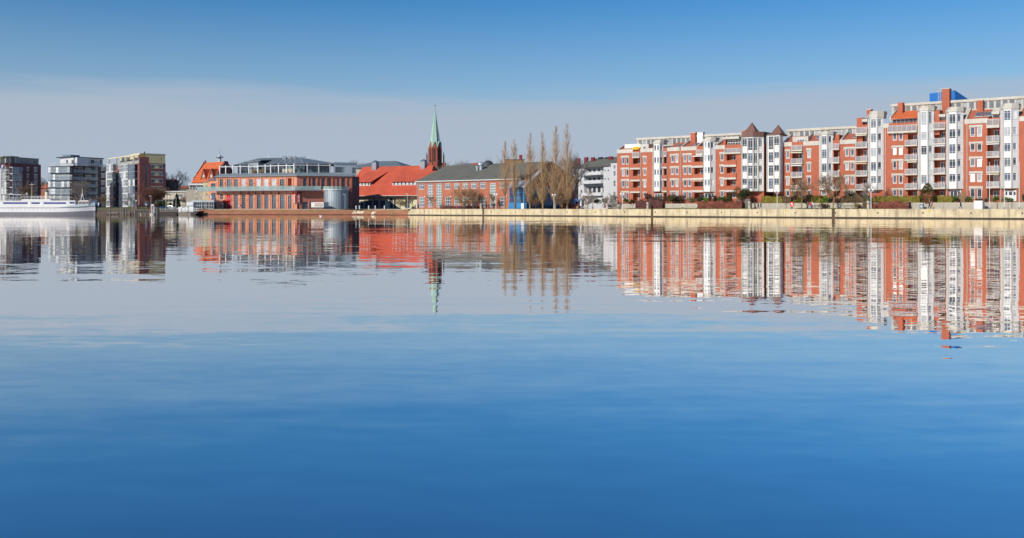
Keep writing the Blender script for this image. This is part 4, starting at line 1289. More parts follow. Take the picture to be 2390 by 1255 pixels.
def shed_dormer(x0, x1, ytop, ybot, nwin, slopeR=True):
    o = -2.4
    F = RFc.off(o)
    a, b, z0, z1 = F.rect(*KC.r(x0, ytop, x1, ybot))
    W = Wall(red, F, a, b, z0 - .3, z1, 'white_render', KC, 'dormer_wall')
    for k in range(nwin):
        t = (k + .3) / nwin
        rc = W.hole((a + (b - a) * t, a + (b - a) * (t + .38 / nwin), z0 + .15, z1 - .25), .12)
        if rc: window(red, F, rc, 1, 1, 'pane_dark', 'white_frame', -.12, .05)
    W.done()
    ob = -9.0
    zb = rz_at(ob)
    q = [F.at(a - .8, z1 - .12, .7), F.at(b + .8, z1 - .12, .7), F.at(b + 4.0 if slopeR else b + .4, zb, ob - o), F.at(a - .4 if slopeR else a - 4.0 + 8, zb, ob - o)]
    MB().hexa(q + [(p[0], p[1], p[2] + .2) for p in q]).build('dormer_roof', 'roof_red', red)
    for s, e in ((a, 0), (b, 0)):
        MB().poly([F.at(s, z0 - .3, 0), F.at(s, z1, 0), F.at(s, zb, ob - o)]).build('dormer_cheek', 'roof_light', red)
shed_dormer(60, 190, 842, 880, 4)
shed_dormer(415, 680, 835, 876, 7)
# ridge ventilators
for px, w in ((873, 1.0), (986, 1.0)):
    F = RFc.off(-DR / 2 + 1.8); u = F.u(px)
    zt = F.z(px, 378 if px < 900 else 375.5)
    v = MB().box(F, u - 1.0, u + 1.0, RR - 3.0, zt, -2.0, 0).build('ventilator', 'grey_metal', red)
    mb = MB(); cpt = F.at(u, zt + .9, -1.0)
    e = [F.at(u - 1.2, zt, .2), F.at(u + 1.2, zt, .2), F.at(u + 1.2, zt, -2.2), F.at(u - 1.2, zt, -2.2)]
    for k in range(4): mb.poly([e[k], e[(k + 1) % 4], cpt])
    mb.build('ventilator_roof', 'steel_blue', v)
    for k in range(5): MB().box(F, u - .9 + k * .38, u - .8 + k * .38, zt - 2.6, zt - .3, 0, .06).build('louvre', 'pale_metal', v)
MB().box(RFc, -.5, RL + 2.4, za - .12, za + .08, OV, OV + .2).build('gutter', 'pale_metal', red)
for px in (848.6, 869.5, 884.8): # red posts carrying the eaves
    F = RFc.off(1.6); u = F.u(px); MB().box(F, u - .22, u + .22, GZ, GZ + 1.9, -.2, .2).build('post', 'brick_orange', red)
    MB().tube(F.at(u, GZ + 1.9, 0), F.at(u + .9, EZ - .4, 0), .12, n=5).build('brace', 'wood_brown', red)

# grey roof of a building far behind
GFc = Face(P(838, 5.4), P(940, 5.5))
gb = thing('grey_roof_building', 'wide dark grey hipped roof rising behind the red tiled hall', 'building', (*GFc.at(GFc.len / 2, 0)[:2], GZ))
z0 = GFc.z(890, 392); z1 = GFc.off(-9).z(880, 376)
MB().box(GFc, -8, GFc.len, GZ, z0, -18, 0).build('wall', 'wall_concrete', gb)
mb = MB()
A_, B_, C_, D_ = GFc.at(-9, z0, .6), GFc.at(GFc.len + .6, z0, .6), GFc.at(GFc.len + .6, z0, -18.6), GFc.at(-9, z0, -18.6)
r0, r1 = GFc.at(4, z1, -9), GFc.at(GFc.len - 8.0, z1, -9)
for q in ((A_, B_, r1, r0), (B_, C_, r1), (C_, D_, r0, r1), (D_, A_, r0)): mb.poly(q)
mb.build('roof', 'roof_slate', gb)

# ------------------------------------------------------------------ church
CS = 4.0
cc = P(1015.5, CS)
ch = thing('church', 'red brick church tower with green copper spire and thin cross', 'church', (cc.x, cc.y, GZ))
def cz(y): return ZZ(y, CS)
def octa(r, a0=R(22.5)): return [(cc.x + r * math.cos(a0 + k * math.pi / 4), cc.y + r * math.sin(a0 + k * math.pi / 4)) for k in range(8)]
r8 = 14.3 / CS / math.cos(R(22.5)) * 1.0
zb_, zg, zs_, ztip = cz(392), cz(346), cz(331), cz(253)
o8 = octa(r8)
for k in range(8):
    p, q = o8[k], o8[(k + 1) % 8]
    F = Face(p, q)
    W = Wall(ch, F, 0, F.len, cz(400), zg, 'brick_church')
    m_ = F.len / 2
    rc = W.hole((m_ - .62, m_ + .62, cz(377), zg - .25), .45)
    W.done()
    if rc:
        MB().box(F, rc[0], rc[1], rc[2], rc[3], -.44, -.38).build('belfry_louvre', 'dark_metal', ch)
        MB().box(F, m_ - .09, m_ + .09, rc[2], rc[3], -.38, -.15).build('mullion', 'brick_church', ch)
    MB().poly([F.at(0, zg), F.at(F.len, zg), F.at(m_, zs_)]).build('gable', 'brick_church', ch)
    g = Vector(F.at(m_, 0, -1.5))
    for s in (0, F.len):
        MB().poly([F.at(s, zg, .12), F.at(m_, zs_ + .15, .12), F.at(m_, zs_ + .15, -2.6), F.at(s * .8 + m_ * .2, zg, -2.6)]).build('gable_roof', 'copper_green', ch)
    pil = o8[k]
    MB().tube((pil[0], pil[1], cz(395)), (pil[0], pil[1], zg + .3), .32, n=5).build('buttress', 'brick_church', ch)
mb = MB()
sp = octa(r8 * 0.96)
zbase = zg + (zs_ - zg) * .05
for k in range(8):
    mb.poly([(*sp[k], zbase), (*sp[(k + 1) % 8], zbase), (cc.x, cc.y, ztip)])
spire = mb.build('spire', 'copper_green', ch)
for k in range(8): MB().tube((*sp[k], zbase), (cc.x, cc.y, ztip), .13, .06, n=4).build('spire_rib', 'copper_green', spire)
MB().ball((cc.x, cc.y, ztip + .1), .35, n=8, m=5).build('finial', 'copper_green', ch)
mb = MB().abox(cc.x - .07, cc.x + .07, cc.y - .07, cc.y + .07, ztip, cz(243)); zc_ = cz(246.5)
mb.abox(cc.x - .75, cc.x + .75, cc.y - .06, cc.y + .06, zc_ - .07, zc_ + .07); mb.build('cross', 'dark_metal', ch)
MB().abox(cc.x - 4.6, cc.x + 4.6, cc.y - 1.5, cc.y + 6, GZ, cz(384)).build('tower_base', 'brick_church', ch)
for px in (996.2, 1035.6):
    q = P(px, CS)
    MB().tube((q.x, q.y, cz(400)), (q.x, q.y, cz(366 if px < 1000 else 363)), .42, n=8).build('pinnacle', 'brick_church', ch)
    MB().tube((q.x, q.y, cz(366 if px < 1000 else 363)), (q.x, q.y, cz(353)), .55, .03, n=8).build('pinnacle_roof', 'copper_brown' if px < 1000 else 'copper_green', ch)
    MB().abox(q.x - 1.2, q.x + 1.2, q.y - 1.2, q.y + 2, GZ, cz(380)).build('stair_turret', 'brick_church', ch)
for px in (1005.3, 1023.9):
    q = P(px, CS); MB().tube((q.x, q.y - 3.7, cz(375.5)), (q.x, q.y - 3.2, cz(375.5)), .55, n=10).build('clock_face', 'dark_metal', ch)
# small far roofs behind the hall ridge
for nm, lb, x0, x1, y0, y1, m1, m2 in (('far_house', 'far red-tiled house roof peeping over the grey hall ridge', 1100, 1126, 389, 380.5, 'brick_dark', 'roof_tile'),
                              ('far_house', 'far yellowish gabled house left of the red-tiled far roof', 1084, 1096, 389, 381, 'cream', 'roof_slate')):
    F = Face(P(x0, 4.9), P(x1, 4.9)); h = thing(nm, lb, 'house', (*F.at(F.len / 2, 0)[:2], GZ), 'far houses behind the brick hall')
    z0, z1 = F.z(x0, y0), F.z(x0, y1)
    MB().box(F, 0, F.len, GZ, z0, -6, 0).build('wall', m1, h)
    gable_roof(h, F, 6, z0, z1, m2)
    for s in (0, F.len): MB().poly([F.at(s, z0, 0), F.at(s, z0, -6), F.at(s, z1, -3)]).build('gable', m1, h)

# ------------------------------------------------------------------ warehouse
K8, K9 = Crop(430, 330, 6.604), Crop(640, 330, 6.604)
WS0, WS1 = 6.42, 6.66
LF = Face(P(505, WS0), P(693, WS1))
d_ = Vector((.955, .297)); RFw = Face(P(693, WS1), P(693, WS1) + d_ * 22)
RFw = Face(RFw.o, RFw.xy(823))
d2 = Vector((.62, .785)); EF = Face(RFw.at(RFw.len, 0)[:2], Vector(RFw.at(RFw.len, 0)[:2]) + d2 * 20)
EF = Face(EF.o, EF.xy(838.5))
wa = thing('warehouse', 'converted orange brick warehouse with tall windows, green glass balcony and rooftop pergola', 'building', (*P(640, WS1), GZ))
WZt = LF.z(600, 411.5)
W = Wall(wa, LF, 0, LF.len, GZ - .4, WZt, 'brick_orange', K8)
xs_up = [(545, 600, 0), (657, 715, 0), (770, 827, 0), (885, 943, 1), (1000, 1058, 0), (1115, 1178, 1), (1230, 1295, 1), (1350, 1415, 1), (1475, 1537, 0)]
for x0, x1, w in xs_up:
    if w: W.window(x0, 578, x1, 742, 1, 1, 'white_shutter', fw=.05, depth=.12, name='shutter_window')
    else: W.window(x0, 580, x1, 742, 3, 5, RND.choice(['pane_dark', 'pane_green', 'pane_blue']), 'zinc', .3, .06)
rc = W.hole(LF.rect(*K8.r(1594, 565, 1655, 742)), 2.2, True)
for x0, x1 in ((770, 828), (885, 943), (1000, 1060), (1115, 1177), (1235, 1297), (1350, 1414), (1475, 1538), (1600, 1652)):
    W.window(x0, 825, x1, 1038, 3, 6, RND.choice(['pane_dark', 'pane_dark', 'pane_dark', 'pane_blue']), 'zinc', .3, .06)
rd = W.window(652, 820, 716, 1042, 2, 2, 'sign_red', 'red_paint', .15, .12, 'red_door')
W.window(552, 805, 596, 895, 2, 2, 'pane_dark', 'zinc', .2, .08)
for x0, x1 in ((855, 1060), (1085, 1300), (1325, 1420), (1448, 1540)):
    W.hole(LF.rect(*K8.r(x0, 768, x1, 806)), .35, True)
W.done()
# right front, with deep-set windows, and the shaded end
WR_ = Wall(wa, RFw, 0, RFw.len, GZ - .4, WZt, 'brick_orange_shaded', K9)
for x0, x1 in ((445, 502), (588, 642), (728, 785), (845, 877), (970, 1002), (1035, 1094)):
    WR_.window(x0, 565, x1, 735, 2, 5, 'pane_dark', 'steel_blue', .55, .09)
WR_.window(358, 925, 384, 1042, 1, 1, 'dark_metal', 'dark_metal', .4, .08, 'door')
WR_.window(432, 930, 522, 1042, 2, 2, 'pane_dark', 'steel_blue', .5, .12, 'double_door')
WR_.done()
WE = Wall(wa, EF, 0, EF.len, GZ - .4, WZt, 'brick_dark', K9)  # deep shade of the end wall put into a darker brick colour
WE.window(1225, 575, 1280, 690, 2, 4, 'pane_dark', 'steel_blue', .3, .09)
WE.done()
back = [EF.at(EF.len, 0)[:2], (EF.at(EF.len, 0)[0] - 14, EF.at(EF.len, 0)[1] + 4), (LF.o.x - 1, LF.o.y + 26), tuple(LF.o)]
foot = [tuple(LF.o), tuple(RFw.o), tuple(EF.o), back[0], back[1], back[2]]
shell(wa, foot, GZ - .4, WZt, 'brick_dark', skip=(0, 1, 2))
for v in (500, 612, 728, 842, 958, 1068, 1185, 1306, 1425, 1548, 1660):     # brick piers
    u = LF.u(K8.x(v)); MB().box(LF, max(u, 0), min(u + .75, LF.len), GZ - .3, WZt - .55, 0, .16).build('pier', 'brick_orange', wa)
for v in (505, 645, 788, 880, 1004, 1098, 1172):
    u = RFw.u(K9.x(v)); MB().box(RFw, u, u + .62, RFw.z(740, 440), WZt - .6, 0, .34).build('pier', 'brick_hall', wa)  # duller brick colour stands in for the shade on this front
for v in (522, 1172):
    u = RFw.u(K9.x(v)); MB().box(RFw, u, u + .4, GZ, GZ + 2.6, 0, .3).build('pier', 'brick_orange', wa)
MB().box(LF, 0, LF.len, WZt - .5, WZt - .1, 0, .2).build('cornice', 'brick_orange', wa)
MB().box(RFw, 0, RFw.len, WZt - .5, WZt - .1, 0, .2).build('cornice', 'brick_orange_shaded', wa)
for v in (728, 1190, 1552):
    u = LF.u(K8.x(v)); MB().tube(LF.at(u, GZ, .3), LF.at(u, WZt, .3), .09).build('downpipe', 'zinc', wa)
for v in (505, 620, 735, 848, 963, 1078, 1315, 1435):
    for y in (650, 905):
        u = LF.u(K8.x(v)) + .1; MB().box(LF, u - .1, u + .1, LF.z(600, K8.y(y)), LF.z(600, K8.y(y)) + .25, .16, .3).build('wall_light', 'dark_metal', wa)
# sloping metal apron above the walls
def apron(F, z0, z1, o0, o1, ext0=0, ext1=0):
    q = [F.at(-ext0, z0, o0), F.at(F.len + ext1, z0, o0), F.at(F.len, z1, o1), F.at(0, z1, o1)]
    return MB().hexa([(p[0], p[1], p[2] - .25) for p in q] + q).build('roof_apron', 'apron_metal', wa)
Zp = LF.z(600, 404.5)
apron(LF, WZt + .22, Zp + .2, .75, -2.2, .3, .2)
apron(RFw, WZt + .22, Zp + .2, .75, -2.2, .2, .1)
n = 34
for k in range(n):     # standing seams
    F, m_ = (LF, 20) if k < 20 else (RFw, 14)
    u = F.len * ((k if k < 20 else k - 20) + .5) / m_
    MB().tube(F.at(u, WZt + .24, .74), F.at(u, Zp + .22, -2.2), .035, n=4).build('roof_seam', 'zinc', wa)
# rooftop terrace: pergola, glazed set-back storey, hipped metal roof
PFl, PFr = LF.off(-2.3), RFw.off(-2.3)
Zb = LF.z(640, 386); Z0 = Zp + .1
def pergola(F, pxs, K, y0, y1, rafter=True):
    zt = F.z(K.x(pxs[len(pxs) // 2]), K.y(y1))
    for v in pxs:
        u = F.u(K.x(v))
        MB().box(F, u - .17, u + .17, Z0 - .4, zt + .3, -.17, .17).build('pergola_post', 'pale_metal', wa)
        if rafter:
            MB().box(F, u - .16, u + .16, zt + .32, zt + .68, -3.2, .25).build('pergola_rafter', 'pale_metal', wa)
    MB().box(F, F.u(K.x(pxs[0])) - .2, F.u(K.x(pxs[-1])) + .2, zt + .02, zt + .26, -.12, .12).build('pergola_beam', 'pale_metal', wa)
pergola(PFl, (550, 642, 755, 866, 998, 1138, 1250, 1335, 1456, 1577, 1690), K8, 500, 385)
pergola(PFr, (310, 508, 685, 860), K9, 480, 372)
GFl, GFr = LF.off(-5.0), RFw.off(-5.0)
ug = GFl.u(555)
def glazed_band(F, u0, u1, z0, z1, n, m1='pane_dark'):
    mb = MB()
    for k in range(n + 1):
        x = u0 + (u1 - u0) * k / n; mb.box(F, x - .07, x + .07, z0, z1, -.1, .05)
    mb.box(F, u0, u1, z1 - .15, z1, -.1, .05)
    g = mb.build('penthouse_glazing', 'steel_blue', wa)
    for k in range(n):
        a, b = u0 + (u1 - u0) * k / n, u0 + (u1 - u0) * (k + 1) / n
        MB().box(F, a + .08, b - .08, z0, z1 - .16, -.04, -.01).build('pane', RND.choice(['pane_dark', 'pane_dark', 'pane_blue', 'pane_green']), g)
Zg = LF.z(640, 383)
glazed_band(GFl, ug, GFl.len - .4, Z0 - .4, Zg, 16)
glazed_band(GFr, .4, GFr.u(772), Z0 - .4, Zg, 9)
# hipped roof
e0 = Vector(GFl.at(ug - 1.2, 0, 1.2)[:2]); e1 = Vector(GFl.at(GFl.len + .3, 0, 1.3)[:2]); e2 = Vector(GFr.at(GFr.u(797), 0, 1.2)[:2])
e3 = e2 + Vector((-3, 15)); e4 = e0 + Vector((0, 16))
Zr = ZZ(368, FPX / (LF.depth(640) + 13))
ra, rb = P(606, FPX / (LF.depth(606) + 13)), P(700, FPX / (LF.depth(690) + 13))
mb = MB()
zz = Zg + .2
E = [(p.x, p.y, zz) for p in (e0, e1, e2, e3, e4)]
A_, B_ = (ra.x, ra.y, Zr), (rb.x, rb.y, Zr)
for q in ((E[0], E[1], B_, A_), (E[1], E[2], B_), (E[2], E[3], B_), (E[3], E[4], A_, B_), (E[4], E[0], A_)): mb.poly(q)
mb.poly(list(reversed(E)))
roof = mb.build('penthouse_roof', 'roof_slate', wa)
for p0, p1 in ((E[0], A_), (E[1], B_), (E[2], B_)):
    MB().tube(p0, p1, .1, n=5).build('roof_seam', 'zinc', roof)
for k in range(1, 12):
    a_ = Vector(E[0]).lerp(Vector(E[1]), k / 12); b_ = Vector(A_).lerp(Vector(B_), k / 12)
    MB().tube(a_ + Vector((0, 0, .03)), b_ + Vector((0, 0, .03)), .05, n=4).build('roof_seam', 'roof_slate', roof)
for px, dz in ((664, .5), (676, .4), (687, .45), (708, .3)):
    q = P(px, FPX / (LF.depth(640) + 10)); MB().abox(q.x - .6, q.x + .6, q.y - .5, q.y + .5, Zr - 1.2, Zr + dz).build('roof_vent', 'grey_metal', wa)
# raised roof pavilion on the left of the penthouse
Ft = LF.off(-3.6)
a, b, z0, z1 = Ft.rect(580.5, 377.5, 603, 404)
MB().box(Ft, a, b, Z0 - .3, z1, -7, 0).build('lift_house', 'grey_metal', wa)
glz = glazed_band(Ft, a + .2, b - .2, Z0 - .2, z1 - 1.0, 4)
q = [Ft.at(a - 1.4, z1, 1.0), Ft.at(b + 1.6, z1 + .3, 1.0), Ft.at(b + 2.5, z1 + 1.0, -8), Ft.at(a + 4.2, z1 + 1.1, -8)]
MB().hexa(q + [(p[0], p[1], p[2] + .2) for p in q]).build('lift_roof', 'roof_slate', wa)
for px, y0 in ((628.3, 362), (748, 369)):
    q = P(px, 6.3); MB().tube((q.x, q.y, Zr - 2), (q.x, q.y, ZZ(y0, 6.3)), .22, n=8).build('flue', 'white_frame', wa)
# metal corner box on the right end of the roof
Fm = RFw.off(-1.4)
a, b, z0, z1 = Fm.rect(*K9.r(935, 352, 1200, 500))
W = Wall(wa, Fm, a, b + 1.5, WZt + .2, z1, 'zinc', K9, 'metal_box')
W.window(872 + 70, 392, 1046, 480, 3, 1, 'pane_dark', 'steel_blue', .2, .08)
W.window(1050, 392, 1096, 482, 2, 2, 'pane_green', 'zinc', .2, .08)
W.window(1204, 400, 1262, 490, 2, 2, 'pane_dark', 'zinc', .2, .08)
W.done()
MB().box(Fm, a, b + 1.5, WZt + .2, z1 - .02, -4, -.3).build('metal_box', 'zinc', wa)
MB().box(Fm, a - .2, b + 1.7, z1, z1 + .7, -4.2, .25).build('fascia', 'steel_blue', wa)
for k in range(18):
    u = a + (b + 1.5 - a) * (k + .5) / 18; MB().box(Fm, u - .06, u + .06, z1 + .05, z1 + .65, .25, .31).build('fascia_rib', 'zinc', wa)
# plants on the roof terrace
def tuft(c, r, h, n, m, root, name, rnd):
    mb = MB()
    for _ in range(n):
        a = rnd.uniform(0, 6.28); t = rnd.random() ** .5 * r; w = rnd.uniform(.08, .16)
        x, y = c[0] + t * math.cos(a) * .4, c[1] + t * math.sin(a) * .4
        x2, y2 = c[0] + t * math.cos(a), c[1] + t * math.sin(a)
        z = c[2] + h * rnd.uniform(.5, 1)
        mb.poly([(x - w, y, c[2]), (x + w, y, c[2]), (x2 + w * .4, y2, z), (x2 - w * .4, y2, z)])
    return mb.build(name, m, root)
for i, px in enumerate((592, 609, 664, 672, 680)):
    F = LF.off(-3.0); u = F.u(px); p = F.at(u, Z0 - .3)
    t = thing('terrace_grass', ('dry ornamental grass tuft on warehouse roof terrace, %s of five' % ['first', 'second', 'third', 'fourth', 'rightmost'][i]), 'plant', p, 'grass tufts on the roof terrace')
    tuft(p, 1.0, 1.9, 90, 'cloth_cream' if i > 1 else 'twig_olive', t, 'blades', RND)
# balcony running round the corner
def balcony(F, u0, u1, zb, zt, out, endcap=False):
    MB().box(F, u0, u1, zb - .38, zb, .02, out).build('balcony_slab', 'grey_metal', wa)
    n = max(1, int((u1 - u0) / 2.6))
    for k in range(n):
        a, b = u0 + (u1 - u0) * k / n, u0 + (u1 - u0) * (k + 1) / n
        MB().box(F, a + .03, b - .03, zb + .01, zt, out - .06, out - .02).build('glass_panel', 'balcony_glass', wa)
        MB().box(F, a - .03, a + .03, zb, zt, out - .12, out - .07).build('balcony_post', 'zinc', wa)
zbB, ztB = LF.z(600, K8.y(745)), LF.z(600, K8.y(692))
LB = Face(LF.off(2.6).xy(468), LF.off(2.6).xy(500)); ul = LF.u(470)
balcony(LF, ul, LF.len + .78, zbB, ztB, 2.3)
ur = RFw.u(748)
balcony(RFw, -.70, ur, zbB, ztB, 2.3)
# metal clad drum with its own glass rim
dc = P(784.5, 6.62); dr = 28.5 / 6.62
dcv = Vector((dc.x, dc.y))
zt = ZZ(443.5, 6.7)
mb = MB(); nseg = 64
for k in range(nseg):
    a, b = 2 * math.pi * k / nseg, 2 * math.pi * (k + 1) / nseg
    r1 = dr + (.06 if k % 2 else 0)
    p, q = (dc.x + r1 * math.cos(a), dc.y + r1 * math.sin(a)), (dc.x + r1 * math.cos(b), dc.y + r1 * math.sin(b))
    mb.poly([(*p, GZ - .2), (*q, GZ - .2), (*q, zt), (*p, zt)])
mb.poly([(dc.x + dr * math.cos(2 * math.pi * k / 32), dc.y + dr * math.sin(2 * math.pi * k / 32), zt) for k in range(32)])
mb.build('metal_drum', 'zinc', wa)
MB().tube((dc.x, dc.y, zt), (dc.x, dc.y, zt + .3), dr + .35, n=40).build('drum_rim', 'pale_metal', wa)
for k in range(20):
    a, b = 2 * math.pi * k / 20, 2 * math.pi * (k + .94) / 20
    r1 = dr + .28
    p, q = Vector((dc.x + r1 * math.cos(a), dc.y + r1 * math.sin(a))), Vector((dc.x + r1 * math.cos(b), dc.y + r1 * math.sin(b)))
    MB().box(Face(p, q), 0, (q - p).length, zt + .3, zt + 1.35, -.02, .02).build('glass_panel', 'balcony_glass', wa)
# hanging red letter sign at the corner
cs = Vector(RFw.at(.0, 0, .5)[:2])
su = LF.u(689.5)
sg = thing('corner_sign', 'vertical sign of white and red letters on the warehouse corner', 'sign', LF.at(su, ZZ(474, WS1), .5))
zs = [ZZ(K9.y(v), WS1) for v in (812, 840, 868, 896, 922)]
MB().box(LF, su - 1.2, su + .5, ZZ(K9.y(812), WS1), ZZ(K9.y(792), WS1), .3, .6).build('sign_bracket', 'sign_red', sg)
MB().box(RFw, .1, 1.6, ZZ(K9.y(800), WS1), ZZ(K9.y(776), WS1), .3, .6).build('sign_bracket', 'red_dark', sg)
def letter_x(F, u, z, w, h, o, m):
    mb = MB()
    for s in (1, -1):
        mb.hexa([F.at(u - w / 2 * s - .12, z, o), F.at(u - w / 2 * s + .12, z, o), F.at(u - w / 2 * s + .12, z, o - .08), F.at(u - w / 2 * s - .12, z, o - .08),
                 F.at(u + w / 2 * s - .12, z + h, o), F.at(u + w / 2 * s + .12, z + h, o), F.at(u + w / 2 * s + .12, z + h, o - .08), F.at(u + w / 2 * s - .12, z + h, o - .08)])
    mb.box(F, u - w / 2, u + w / 2, z + h * .86, z + h, o - .08, o + .005)
    mb.build('letter', m, sg)
for i in range(5):
    z = ZZ(K9.y(838 + i * 27), WS1)
    letter_x(LF, su - .05, z, .55, .48, .62, 'white_frame')
    letter_x(RFw, .62, z, .55, .48, .62, 'cloth_white' if i % 2 else 'wear_pink')
MB().box(LF, su - .42, su + .35, ZZ(K9.y(945), WS1), ZZ(K9.y(812), WS1), .42, .5).build('sign_panel', 'sign_red', sg)
MB().box(RFw, .2, 1.02, ZZ(K9.y(945), WS1), ZZ(K9.y(812), WS1), .42, .5).build('sign_panel', 'sign_red', sg)
# letters on the red door
for z_ in (.30, .72):
    F = LF; a, b, c, d = LF.rect(*K8.r(652, 820, 716, 1042)); z = c + (d - c) * z_
    MB().hexa([F.at(a + .45, z - .3, -.02), F.at(a + .60, z - .3, -.02), F.at(a + .60, z - .3, -.05), F.at(a + .45, z - .3, -.05), F.at(a + .78, z + .65, -.02), F.at(a + .9, z + .65, -.02), F.at(a + .9, z + .65, -.05), F.at(a + .78, z + .65, -.05)]).build('door_lettering', 'wear_palepink', rd)
    MB().hexa([F.at(a + 1.15, z - .3, -.02), F.at(a + 1.30, z - .3, -.02), F.at(a + 1.30, z - .3, -.05), F.at(a + 1.15, z - .3, -.05), F.at(a + .80, z + .65, -.025), F.at(a + .92, z + .65, -.025), F.at(a + .92, z + .65, -.055), F.at(a + .80, z + .65, -.055)]).build('door_lettering', 'wear_palepink', rd)

# low glass pavilion and entrance left of the warehouse
PV = Face(P(449, 6.5), P(499.5, 6.56))
pv = thing('glass_pavilion', 'low flat-roofed glass pavilion behind the flagpoles', 'pavilion', (*PV.at(PV.len / 2, 0)[:2], GZ))
zt = PV.z(475, K8.y(907)); zw = PV.z(475, K8.y(936))
MB().box(PV, -.3, PV.len + .3, zw, zt, -6, .5).build('flat_roof', 'zinc', pv)
glazed(pv, PV, .1, PV.len - .1, GZ + .1, zw, 9, 2, 'zinc', 'pane_dark', .14)
MB().box(PV, 0, PV.len, GZ - .2, zw, -6, -1.5).build('back_wall', 'grey_metal', pv)
EN = Face(P(499.7, 6.5), P(522, 6.5))
en = thing('entrance_lobby', 'shaded flat-roofed entrance lobby between pavilion and red door', 'entrance', (*EN.at(EN.len / 2, 0)[:2], GZ))
zt2, zw2 = EN.z(510, K8.y(908)), EN.z(510, K8.y(935))
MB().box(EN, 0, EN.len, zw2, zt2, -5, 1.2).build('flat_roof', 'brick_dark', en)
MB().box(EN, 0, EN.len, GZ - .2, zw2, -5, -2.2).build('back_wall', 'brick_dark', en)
MB().box(EN, .1, .35, GZ - .2, zw2, .3, .6).build('column', 'grey_metal', en)
MB().box(EN, EN.len - .3, EN.len - .05, GZ - .2, zw2, .3, .6).build('column', 'grey_metal', en)
u = EN.u(513); MB().box(EN, u - .7, u + .7, GZ, zw2 - .3, -2.2, -2.1).build('red_door', 'red_dark', en)
# red canopy arm next to the door
ua = LF.u(K8.x(590)); MB().box(LF, ua, LF.u(K8.x(700)), LF.z(530, K8.y(918)), LF.z(530, K8.y(907)), .3, .55).build('canopy', 'sign_red', wa)
# left annex of the warehouse and the pale building behind
AF = Face(P(487, 6.25), P(506, 6.33))
ax = thing('brick_annex', 'narrow orange brick annex with slate lean-to at the warehouse left end', 'building', (*AF.o, GZ))
za_ = AF.z(496, K8.y(600))
W = Wall(ax, AF, 0, AF.len, GZ - .2, za_, 'brick_orange', K8)
W.window(412, 645, 482, 742, 2, 2, 'pane_dark', 'zinc', .3, .09)
W.window(418, 790, 486, 900, 3, 3, 'pane_blue', 'zinc', .3, .09)
W.done()
MB().box(AF, 0, AF.len, GZ - .2, za_ - .02, -8, -.5).build('core', 'brick_orange', ax)
q = [AF.at(-1.0, za_ - .1, .5), AF.at(AF.len + 1, za_ + .2, .5), AF.at(AF.len + 1, za_ + 2.2, -5), AF.at(AF.len * .6, za_ + 1.6, -5)]
MB().hexa(q + [(p[0], p[1], p[2] + .2) for p in q]).build('lean_to_roof', 'roof_slate', ax)
CF = Face(P(441, 6.1), P(476, 6.1))
cf = thing('canopy_building', 'pale flat-roofed building with roof terrace left of the warehouse', 'building', (*CF.at(CF.len / 2, 0)[:2], GZ))
z0, z1 = CF.z(455, K8.y(672)), CF.z(455, K8.y(648))
MB().box(CF, 0, CF.len, z0, z1, -8, .8).build('flat_roof', 'white_panel', cf)
zt_ = CF.z(455, K8.y(748))
glazed(cf, CF, .2, CF.len - .2, zt_, z0, 9, 1, 'white_frame', 'pane_dark', .14)
MB().box(CF, -1, CF.len + 1.4, GZ, zt_, -8, .4).build('wall', 'wall_concrete', cf)
YF = Face(P(474.5, 6.15), P(488, 6.15))
yb = thing('cream_stair_tower', 'cream rendered stair tower between pale building and brick annex', 'building', (*YF.o, GZ))
MB().box(YF, 0, YF.len, GZ, YF.z(480, K8.y(628)), -6, 0).build('wall', 'cream', yb)
MB().box(YF, -.15, YF.len + .15, YF.z(480, K8.y(628)), YF.z(480, K8.y(620)), -6.1, .15).build('roof_edge', 'roof_slate', yb)
for y in (668, 790): window(yb, YF, YF.rect(*K8.r(330, y, 350, y + 40)), 1, 1, 'pane_mid', 'white_frame', .01, .08)
# low buildings further left
LO = Face(P(386, 5.7), P(470, 5.8))
lo_b = thing('low_building', 'low drab building with flat roof behind the flags and conifer', 'building', (*LO.at(LO.len / 2, 0)[:2], GZ))
K10 = Crop(230, 330, 6.604)
zt = LO.z(420, K10.y(775))
W = Wall(lo_b, LO, 0, LO.len, GZ - .2, zt, 'wall_concrete', K10)
for x0, x1, y0, y1 in ((1225, 1290, 812, 856), (1060, 1110, 812, 850), (1150, 1210, 900, 950), (1290, 1420, 905, 950), (1450, 1530, 815, 856)): W.window(x0, y0, x1, y1, 3, 1, 'pane_blue')
W.done()
MB().box(LO, 0, LO.len, GZ - .2, zt - .02, -9, -.5).build('core', 'wall_concrete', lo_b)
MB().box(LO, -.4, LO.len + .4, zt, zt + .35, -9.5, .5).build('roof_edge', 'pale_metal', lo_b)
MB().box(LO, 0, LO.len, LO.z(420, K10.y(892)), LO.z(420, K10.y(870)), 0, 1.4).build('balcony', 'stone_edge', lo_b)
